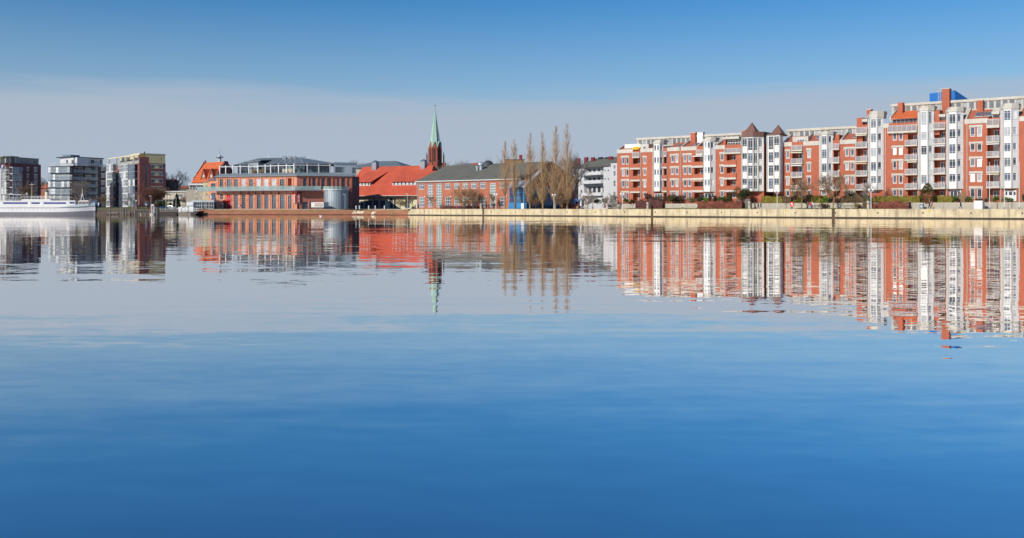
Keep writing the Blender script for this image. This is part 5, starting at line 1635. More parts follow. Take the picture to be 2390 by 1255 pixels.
for nm, lb, x0, x1, y0, y1, s, m1 in (('far_house', 'far pale house with reddish roof right of the big bare tree', 418, 446, 439, 434, 4.6, 'cream_pale'),
                                 ('far_house', 'far small brick house behind the tall cream-topped tower', 386, 402, 424, 418, 5.0, 'brick_dark'),
                                 ('far_house', 'far red house between the two left apartment towers', 96, 118, 438, 430, 4.8, 'brick_red')):
    F = Face(P(x0, s), P(x1, s)); h = thing(nm, lb, 'house', (*F.at(F.len / 2, 0)[:2], GZ), 'far houses on the left shore')
    z0, z1 = F.z(x0, y0), F.z(x0, y1)
    MB().box(F, 0, F.len, GZ, z0, -8, 0).build('wall', m1, h)
    gable_roof(h, F, 8, z0, z1, 'roof_tile')
    for u in (.25, .6): window(h, F, (F.len * u, F.len * u + .9, z0 - 2.2, z0 - .9), 1, 1, 'pane_dark', 'white_frame', .01, .1)

# ------------------------------------------------------------------ old house with orange roof
OS = 5.0
oc = P(478.5, OS)
ridge_d = Vector((.80, -.60)); fn = Vector((-.60, -.80))
K8r0, K8r1 = P(K8.x(320), OS), None
r0 = P(K8.x(322), OS); zr = ZZ(K8.y(333), OS)
OFr = Face(r0, r0 + ridge_d * 10)                 # vertical plane through the ridge
r1 = OFr.xy(K8.x(640))
run, ze = 7.3, ZZ(K8.y(642), OS)
OE = Face(r0 + fn * run, r1 + fn * run)
oh = thing('gabled_house', 'old house with steep orange tiled roof, curved gables and two brick dormers', 'house', (*OE.at(OE.len / 2, 0)[:2], GZ))
MB().box(OE, 0, OE.len, GZ, ze, -2 * run, 0).build('wall', 'brick_dark', oh)
q = [OE.at(0, ze, 0), OE.at(OE.len, ze, 0), OE.at(OE.len, zr, -run), OE.at(0, zr, -run)]
MB().hexa(q + [(p[0], p[1], p[2] + .25) for p in q]).build('roof_slope', 'roof_orange', oh)
q = [OE.at(0, ze, -2 * run), OE.at(OE.len, ze, -2 * run), OE.at(OE.len, zr, -run - .01), OE.at(0, zr, -run - .01)]
MB().hexa(q + [(p[0], p[1], p[2] + .25) for p in q]).build('roof_slope', 'roof_orange', oh)
def curved_gable(u, m1, trim):
    prof = [(0, -.6), (.10, -.1), (.24, .35), (.33, .12), (.48, .45), (.62, .35), (.78, .55), (.92, .5), (1.0, .9)]
    L = [(run * (1 - t) + e, ze + (zr - ze) * t) for t, e in prof]
    pts = [(-run + s * w, z) for s in (1,) for w, z in L] + [(-run - w, z) for w, z in reversed(L)]
    mb = MB()
    f = [OE.at(u, z + .35, o) for o, z in pts]; b = [OE.at(u + .45, z + .35, o) for o, z in pts]
    mb.poly(f); mb.poly(list(reversed(b)))
    for k in range(len(f)):
        l = (k + 1) % len(f); mb.poly([f[k], f[l], b[l], b[k]])
    mb.build('curved_gable', m1, oh)
    for k in range(len(pts) - 1):
        MB().tube(f[k], f[k + 1], .16, n=5).build('gable_trim', trim, oh)
curved_gable(-.45, 'brick_dark', 'white_frame')
curved_gable(OE.len, 'brick_dark', 'brick_dark')
for x, zp in ((300, 425), (420, 420)):
    F = OE.off(-1.0); u = F.u(K8.x(x)); za2 = F.z(K8.x(x), K8.y(zp)); zb2 = F.z(K8.x(x), K8.y(655)); w = 2.7
    W = Wall(oh, F, u - w, u + w, zb2, zb2 + .6, 'brick_hall', name='dormer_wall'); W.done()
    MB().poly([F.at(u - w, zb2 + .6), F.at(u + w, zb2 + .6), F.at(u, za2)]).build('dormer_gable', 'brick_hall', oh)
    for s in (-1, 1):
        MB().poly([F.at(u + s * w, zb2 + .6, .1), F.at(u, za2 + .1, .1), F.at(u, za2 + .1, -5.6), F.at(u + s * w, zb2 + .6, -1.2)]).build('dormer_roof', 'roof_orange', oh)
        MB().tube(F.at(u + s * w, zb2 + .6, .15), F.at(u, za2 + .1, .15), .14, n=5).build('dormer_trim', 'brick_dark', oh)
    window(oh, F, (u - .6, u + .6, F.z(K8.x(x), K8.y(550)), F.z(K8.x(x), K8.y(515))), 2, 1, 'pane_blind', 'white_frame', .02, .12)
    for k in (-1, 1): window(oh, F, (u + k * 1.1 - .45, u + k * 1.1 + .45, F.z(K8.x(x), K8.y(632)), F.z(K8.x(x), K8.y(605))), 1, 1, 'pane_mid', 'white_frame', .02, .1)
MB().tube(OE.at(.2, zr, -run), OE.at(.2, zr + 1.2, -run), .45, n=6).build('chimney', 'brick_dark', oh)
# radio tower behind it
tw = P(513, 4.3)
rt_ = thing('radio_tower', 'white round tower with platform and thin antenna behind the orange roof', 'tower', (tw.x, tw.y, GZ))
def tz(v): return ZZ(K8.y(v), 4.3)
MB().tube((tw.x, tw.y, GZ), (tw.x, tw.y, tz(210)), .85, .72, n=14).build('shaft', 'white_render', rt_)
MB().tube((tw.x, tw.y, tz(245)), (tw.x, tw.y, tz(234)), 2.0, n=16).build('platform', 'grey_metal', rt_)
for k in range(8):
    a = k * math.pi / 4; MB().tube((tw.x + .7 * math.cos(a), tw.y + .7 * math.sin(a), tz(262)), (tw.x + 1.9 * math.cos(a), tw.y + 1.9 * math.sin(a), tz(245)), .08, n=4).build('bracket', 'grey_metal', rt_)
MB().tube((tw.x, tw.y, tz(210)), (tw.x, tw.y, tz(112)), .14, .06, n=6).build('antenna', 'grey_metal', rt_)
mb = MB()
for v in (125, 145, 165): mb.tube((tw.x - .5, tw.y, tz(v)), (tw.x + .5, tw.y, tz(v)), .05, n=4)
mb.build('antenna_arms', 'grey_metal', rt_)

# ------------------------------------------------------------------ apartment towers on the left
K0 = Crop(0, 330, 6.604)
NL, NR = Vector((.707, -.707)), Vector((.707, .707))    # plan directions of left and right faces
def two_face(px_l, px_c, px_r, s_c, al=38):
    c = P(px_c, s_c)
    L = Face(c - Vector((math.cos(R(al)), -math.sin(R(al)))) * 10, c); L = Face(L.xy(px_l), c)
    Rr = Face(c, c + Vector((math.cos(R(90 - al)), math.sin(R(90 - al)))) * 10); Rr = Face(c, Rr.xy(px_r))
    return L, Rr
def tower_shell(root, L, Rr, z0, z1, m):
    d = 16
    q = [tuple(L.o), tuple(Rr.o), tuple(Rr.at(Rr.len, 0)[:2]), tuple(Vector(Rr.at(Rr.len, 0)[:2]) - L.t * L.len)]
    shell(root, q, z0, z1, m, skip=(0, 1))
    return q
def winter_garden(root, K, F, x0, x1, rows, m='loggia_glass', n=4, out=1.3, slab='pale_metal', inner=True):
    """Stack of glazed balconies: floor slabs, glass panes in a thin frame, back windows behind."""
    for (y0, ym, y1) in rows:
        a, b, z0, z1 = F.rect(*K.r(x0, y0, x1, y1))
        zm = F.z(K.x((x0 + x1) / 2), K.y(ym))
        MB().box(F, a - .06, b + .06, z0 - (.55 if slab == 'white_frame' else .32), z0, -.02, out + .06).build('balcony_slab', slab, root)
        mb = MB()
        for k in range(n + 1):
            x = a + (b - a) * k / n; mb.box(F, x - .04, x + .04, z0, z1 - .05, out - .06, out)
        mb.box(F, a, b, zm - .05, zm + .05, out - .07, out + .01)
        f = mb.build('glazing_frame', slab, root)
        for k in range(n):
            p, q = a + (b - a) * k / n, a + (b - a) * (k + 1) / n
            MB().box(F, p + .05, q - .05, z0 + .02, z1 - .07, out - .04, out - .02).build('pane', RND.choice([m, m, m, 'pane_curtain', 'pane_blind']), f)
        if inner: window(root, F, (a + .3, b - .3, z0 + .05, z1 - .35), 3, 1, RND.choice(['pane_dark', 'pane_mid', 'pane_curtain']), 'white_frame', .01, .14, 'balcony_door')
    a, b, z0, z1 = F.rect(*K.r(x0, rows[0][0], x1, rows[0][2]))
    MB().box(F, a - .08, b + .08, z1, z1 + .25, -.02, out + .1).build('balcony_slab', slab, root)

# tower nearest the orange house: cream top
L3, R3 = two_face(248.5, 325.5, 386.5, 5.55, 52)
t3 = thing('apartment_tower', 'dark red brick apartment tower with cream top storey and glazed balconies', 'building', (*L3.at(L3.len, 0)[:2], GZ), 'apartment towers on the left shore')
ZT3 = R3.z(355, K10.y(335))
W = Wall(t3, L3, 0, L3.len, GZ - .2, ZT3, 'brick_dark', K10)
for y in (355, 465, 577, 687, 797, 905): W.window(293, y, 322, y + 68, 1, 2, 'pane_curtain')
W.done()
MB().box(L3, L3.u(K10.x(280)), L3.u(K10.x(355)), GZ, ZT3 - .02, .001, .12).build('brick_strip', 'brick_hall', t3) if False else None
W = Wall(t3, R3, 0, R3.len, GZ - .2, ZT3, 'brick_dark', K10)
for y in (362, 472, 582, 695, 805, 912): 
    W.window(812, y, 990, y + 55, 4, 1, RND.choice(['pane_blue', 'pane_mid']), 'pale_metal', .15, .1)
    a, b, c, d = R3.rect(*K10.r(872, y + 6, 932, y + 53)); MB().box(R3, a, b, c, d, -.1, -.03).build('cream_panel', 'cream', t3)
    a, b, c, d = R3.rect(*K10.r(806, y - 8, 994, y)); MB().box(R3, a, b, c, d, 0, .1).build('lintel', 'pale_metal', t3)
for y in (352, 465, 577, 690): W.window(722, y, 752, y + 105, 1, 2, 'pane_blue', 'steel_blue', .15, .1)
W.done()
tower_shell(t3, L3, R3, GZ - .2, ZT3, 'brick_dark')
rw3 = [(362, 408, 462), (472, 530, 575), (585, 640, 685), (695, 750, 792), (808, 862, 902), (918, 965, 990)]
winter_garden(t3, K10, L3, 112, 272, rw3, n=5, slab='white_frame')
winter_garden(t3, K10, L3, 362, 500, rw3, n=4, slab='white_frame')
winter_garden(t3, K10, L3, 508, 606, [(a, b - 0, c) for a, b, c in rw3], n=3, m='pane_blue', slab='zinc')
# cream top storey with open frame
FT_ = L3.off(-.4)
zt = L3.z(300, K10.y(200)); zr_ = R3.z(360, K10.y(195))
q = R3.rect(*K10.r(725, 195, 1028, 335))
W = Wall(t3, R3.off(.02), q[0], q[1], ZT3, zr_, 'cream', K10, 'top_wall')
W.window(808, 248, 834, 302, 1, 1, 'pane_dark'); W.window(930, 252, 980, 300, 1, 1, 'pane_dark')
W.done()
MB().box(R3, q[0], q[1], ZT3, zr_ - .01, -8, -.4).build('top_core', 'cream', t3)
MB().box(R3, 0, R3.len + .15, zr_, zr_ + .25, -12, .15).build('roof_edge', 'cream_pale', t3)
for v in (152, 268, 412, 535): 
    u = L3.u(K10.x(v)); MB().box(L3, u - .25, u + .25, ZT3, zr_, -.5, 0).build('frame_post', 'cream_pale', t3)
MB().box(L3, L3.u(K10.x(150)), L3.len, zr_ - .45, zr_ + .05, -.5, 0.02).build('frame_beam', 'cream_pale', t3)
Fi = L3.off(-3)
MB().box(Fi, Fi.u(K10.x(335)), Fi.len, ZT3, zr_ - .1, -6, 0).build('top_core', 'cream', t3)
for v in (360, 440, 560, 650): window(t3, Fi, Fi.rect(*K10.r(v, 240, v + 45, 315)), 2, 1, 'pane_dark', 'white_frame', .02, .1)
railing(t3, L3, .1, L3.len - .1, ZT3, ZT3 + 1.2, .1)
MB().tube(R3.at(R3.len * .3, zr_, -4), R3.at(R3.len * .3, zr_ + 1.2, -4), .3, n=8).build('roof_vent', 'dark_metal', t3)
MB().box(R3, 0, 3.8, ZT3 - .3, ZT3 + 2.6, -1.5, .05).build('wall', 'brick_dark', t3)

# middle tower: black brick, white top storey, wide loggias
L2, R2 = two_face(118.5, 170, 247, 5.5, 30)
L2 = Face(P(118.5, 5.45), P(170, 5.55)); R2 = Face(P(170, 5.55), P(247, 5.35))
t2 = thing('apartment_tower', 'black brick apartment tower with glass balconies and white top storey', 'building', (*P(170, 5.55), GZ), 'apartment towers on the left shore')
ZT2 = L2.z(145, K0.y(375))
W = Wall(t2, L2, 0, L2.len, GZ - .2, ZT2, 'brick_black', K0); W.done()
W = Wall(t2, R2, 0, R2.len, GZ - .2, ZT2, 'brick_black', K0)
for y in (388, 495, 605, 715, 825, 935):
    rc = W.hole(R2.rect(*K0.r(1135, y, 1508, y + 92)), 1.8, True)
    if rc:
        a, b, c, d = rc; fb = R2.off(-1.8)
        window(t2, fb, (a + .4, (a + b) / 2 - .3, c + .05, d - .3), 3, 1, 'pane_dark', 'white_frame', .02, .14, 'balcony_door')
        window(t2, fb, ((a + b) / 2 + .9, b - .6, c + .05, d - .3), 2, 1, 'pane_mid', 'white_frame', .02, .14, 'balcony_door')
        MB().box(R2, b - .5, b - .02, c, d, -1.75, -.2).build('white_screen', 'white_panel', t2)
        MB().box(R2, a - .1, b + .1, c - .32, c, -.05, .18).build('balcony_slab', 'steel_blue', t2)
        railing(t2, R2, a, b, c, c + 1.1, .08, glassm='loggia_glass')
    W.window(1558, y, 1620, y + 66, 2, 1, 'pane_curtain')
    a, b, c, d = R2.rect(*K0.r(1552, y - 10, 1622, y)); MB().box(R2, a, b, c, d, 0, .08).build('lintel', 'white_frame', t2)
W.done()
tower_shell(t2, L2, R2, GZ - .2, ZT2, 'brick_black')
rw2 = [(395, 440, 478), (505, 550, 590), (615, 655, 700), (725, 770, 812), (832, 880, 920), (940, 985, 1020)]
winter_garden(t2, K0, L2, 784, 895, rw2, n=3, slab='steel_blue')
winter_garden(t2, K0, L2, 900, 1118, rw2, n=5, slab='steel_blue')
F2a = L2.off(-1.6); F2b = R2.off(-1.6)
zt = R2.z(200, K0.y(250)); x_ = F2a.u(K0.x(962))
W = Wall(t2, F2b, 1.62, F2b.len - .2, ZT2, zt, 'white_render', K0, 'top_wall')
for a, b in ((1200, 1268), (1402, 1456), (1540, 1568)): W.window(a, 280, b, 345, 2, 1, 'pane_dark')
W.done()
W = Wall(t2, F2a, x_, F2a.len - 1.62, ZT2, zt, 'white_render', K0, 'top_wall')
for a, b in ((985, 1048), (1100, 1165)): W.window(a, 282, b, 350, 2, 1, 'pane_dark')
W.done()
MB().box(F2b, 2.1, F2b.len - .2, ZT2, zt - .02, -9, -.4).build('top_core', 'white_render', t2)
MB().box(F2a, x_, F2a.len, ZT2, zt - .02, -6, -.4).build('top_core', 'white_render', t2)
MB().box(F2b, 1.3, F2b.len + .2, zt, zt + .35, -10.5, .4).build('roof_edge', 'dark_metal', t2)
MB().box(F2a, x_ - .3, F2a.len - 1.3, zt - .001, zt + .33, -6, .35).build('roof_edge', 'dark_metal', t2)
MB().box(F2b, 1, 5.5, zt + .35, zt + 1.1, -6, -1).build('roof_light', 'steel_blue', t2)
railing(t2, R2, .1, R2.len, ZT2, ZT2 + 1.2, 0, glassm='loggia_glass'); railing(t2, L2, .1, L2.len, ZT2, ZT2 + 1.2, .8, glassm='loggia_glass')

# left tower: glazed corner, grey top storey
L1, R1 = two_face(2, 22.5, 95.5, 5.35, 62)
L1 = Face(P(2, 5.15), P(22.5, 5.38)); R1 = Face(P(22.5, 5.38), P(95.5, 5.15))
t1 = thing('apartment_tower', 'brown brick apartment tower with pale grey top storey behind the ship', 'building', (*P(22.5, 5.38), GZ), 'apartment towers on the left shore')
ZT1 = R1.z(60, K0.y(342))
W = Wall(t1, L1, 0, L1.len, GZ - .2, ZT1, 'brick_dark', K0)
for y in (402, 508, 615, 720, 822): W.window(28, y, 66, y + 70, 1, 2, 'pane_curtain')
W.done()
W = Wall(t1, R1, 0, R1.len, GZ - .2, ZT1, 'brick_dark', K0)
for y in (402, 508, 610, 712, 815):
    W.window(522, y, 580, y + 72, 2, 2, 'pane_curtain'); W.window(410, y, 450, y + 62, 1, 2, 'pane_mid'); W.window(338, y, 370, y + 68, 1, 1, 'pane_blue', 'steel_blue')
    for a_, b_ in ((520, 582), (408, 452)):
        a, b, c, d = R1.rect(*K0.r(a_, y - 10, b_, y)); MB().box(R1, a, b, c, d, 0, .08).build('lintel', 'white_frame', t1)
W.done()
tower_shell(t1, L1, R1, GZ - .2, ZT1, 'brick_dark')
rw1 = [(405, 450, 495), (510, 555, 598), (615, 660, 705), (718, 765, 800), (825, 870, 905)]
winter_garden(t1, K0, R1, 152, 298, rw1, n=3)
winter_garden(t1, K0, L1, 72, 146, rw1, n=3)
Ft1 = R1.off(-1.2)
zt = R1.z(60, K0.y(255))
W = Wall(t1, Ft1, Ft1.u(K0.x(235)), Ft1.len, ZT1, zt, 'stone_edge', K0, 'top_wall')
for a, b in ((330, 362), (385, 410), (425, 446), (520, 568)): W.window(a, 300, b, 332, 2, 1, 'pane_dark')
W.done()
MB().box(Ft1, Ft1.u(K0.x(235)), Ft1.len, ZT1, zt - .02, -8, -.3).build('top_core', 'stone_edge', t1)
MB().box(Ft1, -2.4, Ft1.u(K0.x(233)), ZT1, zt - .05, -9, -1.6).build('top_core', 'cream_pale', t1)
MB().box(Ft1, -2.6, Ft1.len + .2, zt, zt + .25, -9, .2).build('roof_edge', 'stone_edge', t1)
for v in (80, 150, 235): u = Ft1.u(K0.x(v)); MB().box(Ft1, u - .15, u + .15, ZT1, zt, 0, .3).build('frame_post', 'white_frame', t1)
MB().box(Ft1, 4, 9, zt + .25, zt + .7, -6, -2).build('roof_vent', 'wood_brown', t1)
# edge of another tower at the frame
LX = Face(P(-46, 5.2), P(2.5, 5.2))
t0 = thing('apartment_tower', 'blue topped apartment tower cut off by the left picture edge', 'building', (*LX.at(LX.len, 0)[:2], GZ), 'apartment towers on the left shore')
z1, z2 = LX.z(0, K0.y(415)), LX.z(0, K0.y(235))
W = Wall(t0, LX, 0, LX.len, GZ, z1, 'white_render')
for k in range(5):
    for j in range(3): 
        rc = W.hole((1.0 + j * 2.9, 2.9 + j * 2.9, z1 - 2.6 - k * 3.0, z1 - 1.0 - k * 3.0), .15)
        if rc: window(t0, LX, rc, 2, 1, None, 'white_frame', -.15)
W.done()
MB().box(LX, 0, LX.len, z1, z2, -10, -.02).build('top_wall', 'blue_deep', t0)
MB().box(LX, 0, LX.len, GZ, z1 - .02, -10, -.3).build('core', 'white_render', t0)
MB().box(LX, LX.len + .01, LX.len + 1.2, z1 + .3, z1 + 1.6, -3, -.1).build('balcony', 'pale_metal', t0)

# ------------------------------------------------------------------ ship at the left shore
bow = P(206.5, 7.6); stern = P(-140, 7.25)
SFc = Face(stern, bow)                       # side of the hull facing the camera (centre line lies 3.2 m behind)
sx = SFc.len
ship = thing('passenger_ship', 'white passenger ship with blue window bands moored at the left', 'ship', (*SFc.at(sx / 2, 0, -3.2)[:2], 0))
HB = 3.2
def sv(y): return ZZ(K0.y(y), 7.5)
def station(t):
    """half beam at waterline and at deck, and deck height, for t from stern 0 to stem 1"""
    w = HB * (1 - max(0, (t - .80) / .20) ** 2.2) if t > .80 else HB
    if t < .06: w = HB * (.75 + .25 * t / .06)
    wd = HB * (1 - max(0, (t - .84) / .18) ** 2.4 * .92) if t > .84 else w
    wl_ = HB * (1 - max(0, (t - .70) / .285) ** 1.8) if t > .70 else w
    rise = max(0, (t - .78) / .22) ** 1.6
    return max(wl_, .02), max(wd, .12), rise
ts = [0, .03, .06, .12, .2, .3, .4, .5, .6, .66, .7, .74, .78, .81, .84, .87, .9, .925, .95, .97, .985, 1.0]
def hull_strip(zlo, zhi, flo, fhi, name, m, e=0.0, extend=0.6):
    for side in (1, -1):
        mb = MB()
        rows = []
        for t in ts:
            wl_, wd, rise = station(t)
            def row(z, f):
                w = wl_ + (wd - wl_) * f
                u = t * sx + f * extend * max(0, (t - .9) / .1)
                zz = z(rise) if callable(z) else z
                return SFc.at(u, zz, -HB + side * (w + e))
            rows.append((row(zlo, flo), row(zhi, fhi)))
        for k in range(len(rows) - 1):
            mb.poly([rows[k][0], rows[k + 1][0], rows[k + 1][1], rows[k][1]])
        mb.build(name, m, ship)
z_boot, z_deck = sv(1088), sv(1022)
zb = lambda r: z_boot + r * .55
zd = lambda r: z_deck + r * .55
zbul = lambda r: z_deck + r * 1.1 + .55 * min(1, r * 3.0)
hull_strip(-.8, zb, 0, .45, 'hull_bottom', 'hull_grey')
hull_strip(zb, zd, .45, .8, 'hull', 'hull_white')
hull_strip(zd, zbul, .8, 1.0, 'bulwark', 'hull_mint')
hull_strip(lambda r: zd(r) - .09, lambda r: zd(r) + .05, .79, .81, 'rubbing_strake', 'dark_metal', .05)
mb = MB()
for k in range(len(ts) - 1):
    a, b = ts[k], ts[k + 1]
    wa_, wb_ = station(a)[1], station(b)[1]
    ra_, rb_ = station(a)[2], station(b)[2]
    mb.poly([SFc.at(a * sx, zd(ra_) - .02, -HB + wa_), SFc.at(b * sx, zd(rb_) - .02, -HB + wb_), SFc.at(b * sx, zd(rb_) - .02, -HB - wb_), SFc.at(a * sx, zd(ra_) - .02, -HB - wa_)])
mb.build('deck', 'wood_grey', ship)
def su_(v): return SFc.u(K0.x(v))
# cabin with windows
FCb = SFc.off(-.5)
u0, u1 = 3.0, FCb.u(K0.x(1060))
zc0, zc1 = z_deck, sv(915)
W = Wall(ship, FCb, u0, u1, zc0, zc1, 'hull_white', K0, 'cabin_side')
def wband(v0, v1, n):
    for k in range(n):
        a = v0 + (v1 - v0) * k / n; b = v0 + (v1 - v0) * (k + .93) / n
        W.window(a, 936, b, 962, 1, 1, 'pane_bluewin', 'blue_deep', .06, .04)
wband(48, 430, 13); wband(484, 616, 5); wband(672, 1022, 12); wband(-330, -20, 10)
W.done()
W2c = Wall(ship, FCb, u1 + .05, FCb.u(K0.x(1158)), zc0 + .0, sv(908), 'hull_white', K0, 'cabin_side')
W2c.window(1072, 930, 1150, 958, 2, 1, 'pane_bluewin', 'blue_deep', .06, .04); W2c.done()
MB().box(FCb, u0, FCb.u(K0.x(1158)), zc0, zc1 - .02, -2 * HB + 1.0, -.12).build('cabin', 'hull_white', ship)
MB().box(FCb, u0 - .2, FCb.u(K0.x(1165)), zc1, zc1 + .12, -2 * HB + .8, .15).build('cabin_roof', 'pale_metal', ship)
FUp = SFc.off(-1.0)
a, b = FUp.u(K0.x(318)), FUp.u(K0.x(790))
mb = MB().hexa([FUp.at(a, zc1 + .12, 0), FUp.at(b, zc1 + .12, 0), FUp.at(b, zc1 + .12, -4.4), FUp.at(a, zc1 + .12, -4.4), FUp.at(a + .4, sv(888), 0), FUp.at(b - .5, sv(888), 0), FUp.at(b - .5, sv(888), -4.4), FUp.at(a + .4, sv(888), -4.4)])
mb.build('upper_deck', 'hull_white', ship)
for v in (455, 640):
    MB().box(FCb, FCb.u(K0.x(v)) - .35, FCb.u(K0.x(v)) + .35, zc0, zc1 - .1, .002, .05).build('cabin_door', 'pale_metal', ship)
# rails
def ship_rail(F, ua, ub, z0, h, m='pale_metal'):
    mb = MB()
    n = max(2, int((ub - ua) / 1.2))
    for k in range(n + 1):
        x = ua + (ub - ua) * k / n; mb.box(F, x - .03, x + .03, z0, z0 + h, -.03, .03)
    for j in (.5, 1.0): mb.box(F, ua, ub, z0 + h * j - .03, z0 + h * j + .03, -.025, .025)
    mb.build('rail', m, ship)
ship_rail(FUp.off(-.2), a, b, sv(888), .95); ship_rail(FUp.off(-4.2), a, b, sv(888), .95)
ship_rail(FCb.off(-.1), b + .6, FCb.u(K0.x(1190)), zc1 + .1, .95, 'wood_brown')
ship_rail(SFc.off(-.8), FCb.u(K0.x(1195)), su_(1345), zbul(.6), .8, 'yellow')
# funnel, masts, aft canopy, bow frame, wheelhouse window
F = SFc.off(-HB); uf = F.u(K0.x(725))
MB().tube(F.at(uf, sv(888)), F.at(uf, sv(772)), .55, .5, n=16).build('funnel', 'cloth_cream', ship)
MB().tube(F.at(uf, sv(772)), F.at(uf, sv(752)), .52, .4, n=16).build('funnel_cap', 'hull_black', ship)
for v, y in ((492, 615), (697, 633), (945, 690)):
    u = F.u(K0.x(v)); MB().tube(F.at(u, sv(890)), F.at(u, sv(y)), .10, .05, n=6).build('mast', 'cloth_cream', ship)
u = F.u(K0.x(492)); MB().tube(F.at(u - .9, sv(655)), F.at(u + .9, sv(655)), .05, n=5).build('mast_yard', 'cloth_cream', ship)
u = F.u(K0.x(415)); MB().ball(F.at(u, sv(800)), .3, n=8, m=6).build('radar_dome', 'white_frame', ship)
MB().tube(F.at(u, sv(888)), F.at(u, sv(815)), .06, n=5).build('radar_post', 'pale_metal', ship)
ub = F.u(K0.x(1270))
mb = MB()
for dx, dy in ((-.95, 0), (.95, 0), (0, 1.0)): mb.tube(F.at(ub + dx, zbul(.55), dy), F.at(ub, sv(785), 0), .06, n=5)
mb.tube(F.at(ub, sv(860)), F.at(ub, sv(730)), .06, n=5)
mb.build('bow_frame', 'white_frame', ship)
MB().box(SFc.off(-1.25), FCb.u(K0.x(1186)), FCb.u(K0.x(1335)), sv(975), sv(908), -3.9, 0).build('bow_cabin', 'hull_white', ship)
MB().box(SFc.off(-1.22), FCb.u(K0.x(1190)), FCb.u(K0.x(1345)), sv(958), sv(926), 0, .03).build('bow_cabin_window', 'pane_bluewin', ship)
for k in range(16):
    u = su_(60 + k * 65); zz = sv(1050); t = u / sx; wl_, wd, r_ = station(t)
    if t < .8: MB().tube(SFc.at(u, zz, .0), SFc.at(u, zz, .025), .11, n=8).build('porthole', 'dark_metal', ship)
# canopy on the aft deck
FC2 = SFc.off(-1.2); a2, b2 = FC2.u(K0.x(30)), FC2.u(K0.x(318))
q = [FC2.at(a2, sv(805), 0), FC2.at(b2, sv(822), 0), FC2.at(b2, sv(822), -4), FC2.at(a2, sv(805), -4)]
MB().hexa(q + [(p[0], p[1], p[2] + .1) for p in q]).build('deck_awning', 'cloth_white', ship)
for k in range(6):
    u = a2 + (b2 - a2) * k / 5; MB().tube(FC2.at(u, zc1, -.1), FC2.at(u, sv(806 + 3 * k), -.1), .05, n=5).build('awning_post', 'pale_metal', ship)
ship_rail(SFc.off(-.7), a2, b2, zc1 + .12, .9)
fl = F.u(K0.x(1385)); MB().tube(F.at(fl, zbul(1)), F.at(fl, sv(870)), .04, n=5).build('jackstaff', 'pale_metal', ship)
MB().box(F, fl, fl + .5, sv(925), sv(895), -.02, .02).build('flag', 'sign_red', ship)
u = F.u(K0.x(1405)); MB().ball(F.at(u - .2, sv(935)), .25, .25, .3, 8, 6).build('anchor_light', 'globe', ship)

# ------------------------------------------------------------------ jetty, dolphins, barge
jf = Face(P(250, 6.95), P(314, 6.95))
jt = thing('timber_jetty', 'weathered timber jetty low over the water right of the ship', 'jetty', (*jf.at(jf.len / 2, 0)[:2], 0))
zj = jf.z(280, 493); zj2 = jf.z(280, 498)
for k in range(14):
    a = jf.len * k / 14; MB().box(jf, a + .02, a + jf.len / 14 - .02, zj - .14 + (k % 3) * .01, zj, -3, .1).build('deck_plank', 'wood_grey', jt)
MB().box(jf, 0, jf.len, zj2, zj - .15, -.3, 0).build('edge_beam', 'wood_grey', jt)
for k in range(9):
    u = .3 + (jf.len - .6) * k / 8; MB().tube(jf.at(u, -1, -.2), jf.at(u, zj2, -.2), .2, n=7).build('pile', 'wood_dark', jt)
gf = Face(P(314, 6.95), P(352, 6.95))
gw = thing('gangway', 'dark gangway bridge on piles between jetty and white dolphin', 'gangway', (*gf.at(gf.len / 2, 0)[:2], 0))
MB().box(gf, 0, gf.len, zj - .25, zj + .05, -2, 0).build('deck', 'wood_dark', gw)
for k in range(4): u = .4 + (gf.len - .8) * k / 3; MB().tube(gf.at(u, -1, -.6), gf.at(u, zj - .25, -.6), .26, n=7).build('pile', 'stone_edge', gw)
for px, y0, lb in ((256.5, 486, 'short red-topped mooring post at the left jetty end'), (315, 487, 'red-topped mooring post between jetty and gangway'), (350.5, 487, 'red-topped mooring post beside the white dolphin')):
    p = P(px, 7.0); t = thing('mooring_post', lb, 'post', (p.x, p.y, 0), 'mooring posts')
    zt = ZZ(y0, 7.0); MB().tube((p.x, p.y, -1), (p.x, p.y, zt), .22, n=8).build('pile', 'wood_grey', t); MB().tube((p.x, p.y, zt), (p.x, p.y, zt + .35), .23, n=8).build('cap', 'wear_red', t)
for i, (px, n_) in enumerate(((286.5, 2), (292.5, 3), (361, 3), (366.5, 4))):
    p = P(px, 7.0); t = thing('dolphin_piles', ['pair of grey timber piles on the jetty', 'cluster of grey timber piles in the jetty middle', 'tall grey pile cluster beside the white dolphin', 'dark pile cluster at the pontoon end'][i], 'piles', (p.x, p.y, 0), 'mooring pile clusters')
    for k in range(n_):
        x = p.x + (k - n_ / 2) * .42; MB().tube((x, p.y + (k % 2) * .4, -1), (x, p.y + (k % 2) * .4 , ZZ(483.5 + (k % 2) * 2, 7.0)), .24, .2, n=7).build('pile', 'wood_grey', t)
dp = P(356.5, 7.05)
dl = thing('white_dolphin', 'pale mooring dolphin with ladder frame and white sign on top', 'dolphin', (dp.x, dp.y, 0))
MB().tube((dp.x, dp.y, -1), (dp.x, dp.y, .55), .95, .85, n=12).build('base', 'concrete_pale', dl)
mb = MB()
for s in (-.42, .42): mb.abox(dp.x + s - .09, dp.x + s + .09, dp.y - .09, dp.y + .09, .55, ZZ(478, 7.05))
for k in range(5): mb.abox(dp.x - .42, dp.x + .42, dp.y - .05, dp.y + .05, .9 + k * .48, 1.0 + k * .48)
mb.build('frame', 'pale_metal', dl)
MB().abox(dp.x - .42, dp.x + .42, dp.y - .3, dp.y + .1, ZZ(480, 7.05), ZZ(476.8, 7.05)).build('sign_box', 'white_frame', dl)
pf = Face(P(370, 6.9), P(412, 6.9))
